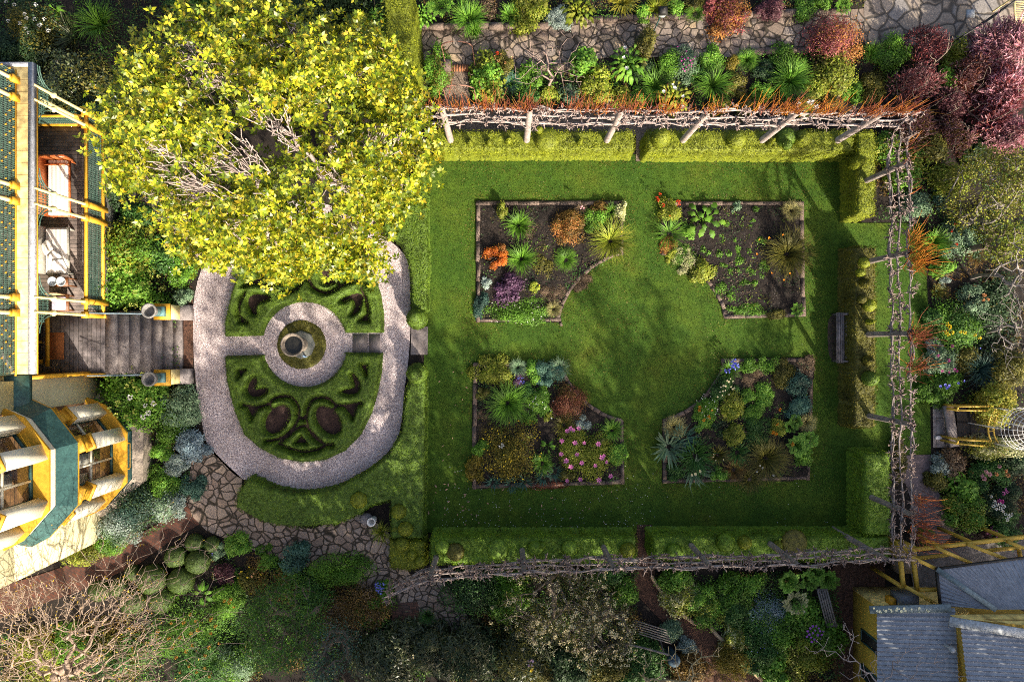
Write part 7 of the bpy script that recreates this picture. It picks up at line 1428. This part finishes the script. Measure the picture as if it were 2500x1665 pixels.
leafy_tree(669, 1548, 105, 1.2, 4.0, 'deep', 'dark green feathery tree at the lower left of the paving', 190, 60, .08, .35, 'dark_tree', mix='green', gap=.25, ry=115)
leafy_tree(790, 1600, 70, 1.0, 3.0, 'blue', 'greyish dark tree with bare twigs beside the rhododendrons', 70, 40, .07, .4, 'dark_tree', mix='dark', gap=.3, bare=40)
leafy_tree(2452, 452, 85, 1.6, 4.2, 'olive', 'loose leaved tree with pale trunk leaning out at the right edge', 150, 46, .075, .55, 'leafy_tree', mix='lime', gap=.33, ry=112, root=(2350, 552), bark=BARKG, bare=30)
leafy_tree(2462, 590, 44, 1.4, 3.0, 'lime', 'small drooping yellow green tree below the loose leaved tree', 50, 40, .08, .5, 'leafy_tree', gap=.3, ry=56)
# smoke bushes and pink plumes at the upper right
def plume_bush(px, py, r, h, pal, label, n=1500, L=.22, ry=None, name='smoke_bush', mix=None, sweep=None, w=.04):
    zc = h*.7; x, y, _ = P(px, py, zc); k = (CAM_H-zc)/FPX; rx = r*k; rym = (ry or r)*k; t = thing(name, (x, y, 0), label, 'shrub', 'red and pink plumed bushes'); q = Q(); lob = 12
    ld = rand_dirs(lob, .1)*R.uniform(.4, .75, (lob, 1)); kk = R.integers(0, lob, n); d = rand_dirs(n, -.1); c = ld[kk]+d*.42*R.uniform(.5, 1, (n, 1)); C = np.array([x, y, 0])+c*[rx, rym, h]; C[:, 2] = np.abs(C[:, 2])
    D = unit(d+[0, 0, .35]+R.normal(size=(n, 3))*.35+(np.array(sweep) if sweep else 0)); Nn = tangent(D); mi = R.random(n) < .35
    for m, s in ((0, ~mi), (1, mi)):
        Cs, Ds, Ns = C[s], D[s], Nn[s]; l = L*R.uniform(.6, 1.3, len(Cs))
        q.leaves(Cs, Ds, Ns, l, np.full(len(Cs), w), m)
        for j in range(5): # side hairs make the plume fuzzy
            pp = Cs+Ds*(l*R.uniform(.2, .95, len(Cs)))[:, None]; dd = unit(Ds*.6+R.normal(size=Ds.shape)*.7); q.leaves(pp, dd, tangent(dd), l*.28, np.full(len(Cs), w*.55), m)
    q.build('foliage', [F(pal), F(mix or pal)], t); nd, par, cnt, ti = grow((x, y, 0), np.array([x, y, 0])+rand_dirs(60, .2)*[rx*.85, rym*.85, h*.95], .25, .25); s = Q(); skeleton(s, nd, par, cnt, .006, .05, .55, 4); s.build('stem', BARK, t)
plume_bush(2292, 100, 56, 1.9, 'plum', 'dark wine smoke bush at the edge of the paved court', mix='wine', L=.14)
plume_bush(2260, 195, 56, 1.9, 'smoke', 'dusty rose smoke bush above the end of the upper limes', mix='wine', L=.14)
plume_bush(2385, 180, 52, 1.9, 'smoke', 'reddish smoke bush left of the pink plumes', mix='red', L=.16)
plume_bush(2330, 245, 44, 1.7, 'plum', 'dark smoke bush with grey stems between the dusty ones', mix='smoke', L=.14)
plume_bush(2240, 310, 56, 1.5, 'smoke', 'faded rosy smoke bush beside the corner of the pleached rows', mix='bronze', L=.14)
plume_bush(2340, 325, 50, 1.5, 'smoke', 'brownish smoke bush above the dark shaded shrub', mix='bronze', L=.14)
plume_bush(2468, 100, 66, 2.3, 'pinkplume', 'tamarisk with long pale pink plumes in the upper right corner', mix='smoke', L=.42, sweep=(-.5, .35, 0), w=.05, name='tamarisk')
plume_bush(2480, 205, 60, 2.2, 'pinkplume', 'tamarisk with deeper pink plumes below the pale one', mix='wine', L=.34, sweep=(-.5, .2, 0), w=.045, name='tamarisk')
plume_bush(2440, 275, 60, 2.0, 'wine', 'crimson plumed tamarisk at the right edge', mix='pinkplume', L=.24, sweep=(-.3, .2, 0), w=.04, name='tamarisk')
plume_bush(2480, 328, 40, 1.8, 'pinkplume', 'lowest pink tamarisk spray above the loose leaved tree', mix='smoke', L=.32, sweep=(-.6, .1, 0), w=.045, name='tamarisk')
S(2345, 135, 30, 1.0, 'lime', 'shrub', 'light green shrub squeezed between the smoke bushes and plumes', leaf=.09, ry=44)
S(2310, 200, 22, .9, 'bright', 'shrub', 'narrow green shrub between two smoke bushes', leaf=.09, ry=40)
# bare twiggy trees
def bare_tree(root, ends, label, bark, zr=(1.6, 2.6), n=60, spread=30, tr=.05, rmin=.008, name='bare_tree', group=None, fork=None, seg=.2):
    b = P(*root, 0)[:2]; t = thing(name, (b[0], b[1], 0), label, 'tree', group); att = [P(e[0], e[1], R.uniform(*zr)) for e in ends]+[P(e[0]+R.normal()*spread, e[1]+R.normal()*spread, R.uniform(*zr)) for e in np.array(ends)[R.integers(0, len(ends), n)]]
    st = [P(*f, z) for f, z in (fork or [((root[0], root[1]), .5)])]; nd, par, cnt, ti = grow((b[0], b[1], 0), att, seg, .3, .3, st); q = Q(); skeleton(q, nd, par, cnt, rmin, tr, .5, 5); q.build('trunk', bark, t); return t
bare_tree((1345, 208), [(1300, 110), (1310, 140), (1330, 100), (1355, 85), (1385, 95), (1395, 130), (1320, 170), (1390, 180), (1403, 195), (1290, 175), (1255, 158), (1300, 200), (1365, 130), (1340, 160), (1400, 200), (1420, 200), (1295, 95)], 'small leafless twiggy tree leaning over the upper stone path', pm('bark_rosy', (.22, .155, .13), (.36, .26, .22), 7, .85, .3), (1.0, 2.4), 80, 18, .045, .006, fork=[((1340, 208), .4), ((1350, 190), .8)])
bare_tree((2368, 680), [(2485, 640), (2495, 610), (2470, 690), (2480, 740), (2500, 660), (2460, 720), (2500, 580), (2440, 650), (2510, 700)], 'leafless fruit tree with long pale limb reaching to the right edge', BARKG, (2.2, 3.2), 80, 24, .06, .006, fork=[((2395, 672), 1.0), ((2430, 672), 1.8)])
bare_tree((2405, 812), [(2440, 780), (2465, 760), (2480, 800), (2470, 840), (2450, 830), (2490, 770), (2500, 820), (2460, 860), (2480, 720), (2500, 740)], 'tangled leafless tree with silvery twigs at the right edge', BARKG, (2.0, 3.2), 150, 24, .045, .006, fork=[((2425, 808), 1.2)])
bare_tree((1600, 1690), [(1575, 1640), (1560, 1600), (1590, 1610), (1620, 1640), (1690, 1620), (1700, 1590), (1740, 1600), (1720, 1650), (1650, 1590), (1760, 1580), (1680, 1660)], 'bare stemmed shrub with yellowish twigs at the picture foot', pm('bark_straw', (.30, .24, .13), (.44, .36, .2), 7, .8, .2), (1.4, 2.4), 50, 16, .045, .008)
bare_tree((2090, 1700), [(2070, 1600), (2075, 1545), (2100, 1620), (2150, 1590), (2180, 1610), (2230, 1580), (2260, 1580), (2280, 1620), (2130, 1640), (2200, 1640), (2040, 1590), (2010, 1580), (2240, 1640), (2160, 1650), (2310, 1640), (2340, 1650), (2050, 1640)], 'leafless twigs reaching over the lower cottage roof', BARKP, (3.2, 4.0), 90, 20, .03, .006, fork=[((2090, 1690), 2.2)])
# trees and hedgerow beyond the lower edge of the picture that shade the garden
def shade_tree(x, y, h, r, label, z0=2.0, n=70, leaf=.3, per=34, gap=.3):
    t = thing('shade_tree', (x, y, 0), label, 'tree', 'tall trees beyond the lower edge'); c = np.array([x, y, z0+(h-z0)*.45]); tp = crown_points(n, c, r, r, (h-z0)*.55, zmin=-.9, shell=(.45, 1.0), gap=gap, gs=.7, seed=int(x*7) % 60)
    nd, par, cnt, ti = grow((x, y, 0), tp, .5, .25, start=[(x, y, z0*.5), (x, y, z0)]); q = Q(); skeleton(q, nd, par, cnt, .02, .22, .5, 5); q.build('trunk', BARK, t); m = n*per
    C = np.repeat(tp, per, 0)+unit(R.normal(size=(m, 3)))*(.75*R.random((m, 1))**.5); Nn = unit(R.normal(size=(m, 3))+[0, 0, .5]); q = Q(); q.leaves(C, tangent(Nn), Nn, leaf*R.uniform(.7, 1.3, m), leaf*.6); q.build('crown', F('deep'), t)
for a in SHADE: shade_tree(*a)
# fallen leaves and petals on the lower lawn
lm = {}
def leaf_litter(n, box, label, cols, size, name, group):
    q = Q(); q.leaves(np.array([[-.5, 0, 0]]), np.array([[1., 0, .1]]), np.array([[0, 0, 1.]]), [1.0], [.4], 0, .25); V = np.concatenate(q.V); me = mesh_np(name, V, np.concatenate(q.Fc), [fol('litter_'+name, cols, trans=0)])
    for _ in range(n):
        px, py = R.uniform(box[0], box[2]), R.uniform(box[1], box[3]); p = P(px, py, .05); o = link(name, me); o.location = (p[0], p[1], .06); o.rotation_euler = (R.normal()*.3, R.normal()*.3, R.uniform(0, 6.28)); s = size*R.uniform(.6, 1.3); o.scale = (s, s, s); tag(o, label, 'leaf', group)
LC_ = [(.30, .16, .10), (.42, .25, .17), (.35, .2, .12)]
leaf_litter(26, (1045, 1170, 1200, 1290), 'curled brown fallen leaf on the dark lawn near the crazy paving corner', LC_, .11, 'fallen_leaf', 'fallen leaves at the lawn corner')
leaf_litter(22, (1200, 1195, 1500, 1285), 'brown fallen leaf on the shaded lawn below the lily bed', LC_, .09, 'fallen_leaf', 'fallen leaves below the lily bed')
leaf_litter(14, (1060, 900, 1140, 1170), 'pale fallen leaf on the lawn left of the lily bed', LC_, .08, 'fallen_leaf', 'fallen leaves left of the lily bed')
NP_ = 230; p = R.uniform(0, 1, (NP_, 2)); px = np.where(R.random(NP_) < .75, 1080+p[:, 0]*520, 1060+p[:, 0]*980); py = 1285-(p[:, 1]**1.8)*150; ok = np.ones(NP_, bool); C = np.array([P(a, b, .06) for a, b in zip(px, py)])
for b in BEDS.values(): ok &= ~inside(C[:, :2], b)
C = C[ok]; q = Q(); Nn = unit(R.normal(size=C.shape)*.3+[0, 0, 1]); q.leaves(C, tangent(Nn), Nn, R.uniform(.018, .045, len(C)), .024); o = q.build('fallen_petals', FM('white')); o['kind'] = 'stuff'
# ------------------------------------------------------------------ sky, sun, camera
w = bpy.data.worlds.new('World'); scene.world = w; w.use_nodes = True; nt = w.node_tree; nt.nodes.clear()
sky = nt.nodes.new('ShaderNodeTexSky'); sky.sky_type = 'NISHITA'; sky.sun_disc = False; bg = nt.nodes.new('ShaderNodeBackground'); wo = nt.nodes.new('ShaderNodeOutputWorld')
az = math.atan2(SUN[0], SUN[1]); sky.sun_elevation = math.radians(ELEV); sky.sun_rotation = az; bg.inputs[1].default_value = SKYS
sky.dust_density = 5.0; sky.ozone_density = .3; sky.air_density = .9
nt.links.new(sky.outputs[0], bg.inputs[0]); nt.links.new(bg.outputs[0], wo.inputs[0])
sl = bpy.data.lights.new('sun', 'SUN'); sl.energy = SUNS; sl.angle = math.radians(.6); sl.color = (1.0, .90, .74)
so = bpy.data.objects.new('sun', sl); COL.objects.link(so); e = math.radians(ELEV); so.rotation_euler = Vector((SUN[0]*math.cos(e), SUN[1]*math.cos(e), math.sin(e))).to_track_quat('Z', 'Y').to_euler(); so.location = (10, -20, 20)
cd = bpy.data.cameras.new('camera'); cd.lens = 24.0; cd.sensor_width = 36.0; cd.clip_end = 1000; co_ = bpy.data.objects.new('camera', cd); co_.location = (0, 0, CAM_H); COL.objects.link(co_); scene.camera = co_
vs = scene.view_settings; vs.view_transform = 'Standard'; vs.look = 'None'; vs.exposure = EXPO; vs.gamma = 1
scene.cycles.use_denoising = False; scene.cycles.denoiser = 'OPENIMAGEDENOISE'; scene.cycles.denoising_input_passes = 'RGB_ALBEDO_NORMAL'; scene.cycles.denoising_prefilter = 'ACCURATE'
scene.cycles.pixel_filter_type = 'BLACKMAN_HARRIS'; scene.cycles.filter_width = 1.0
scene.cycles.max_bounces = 6; scene.cycles.transparent_max_bounces = 8
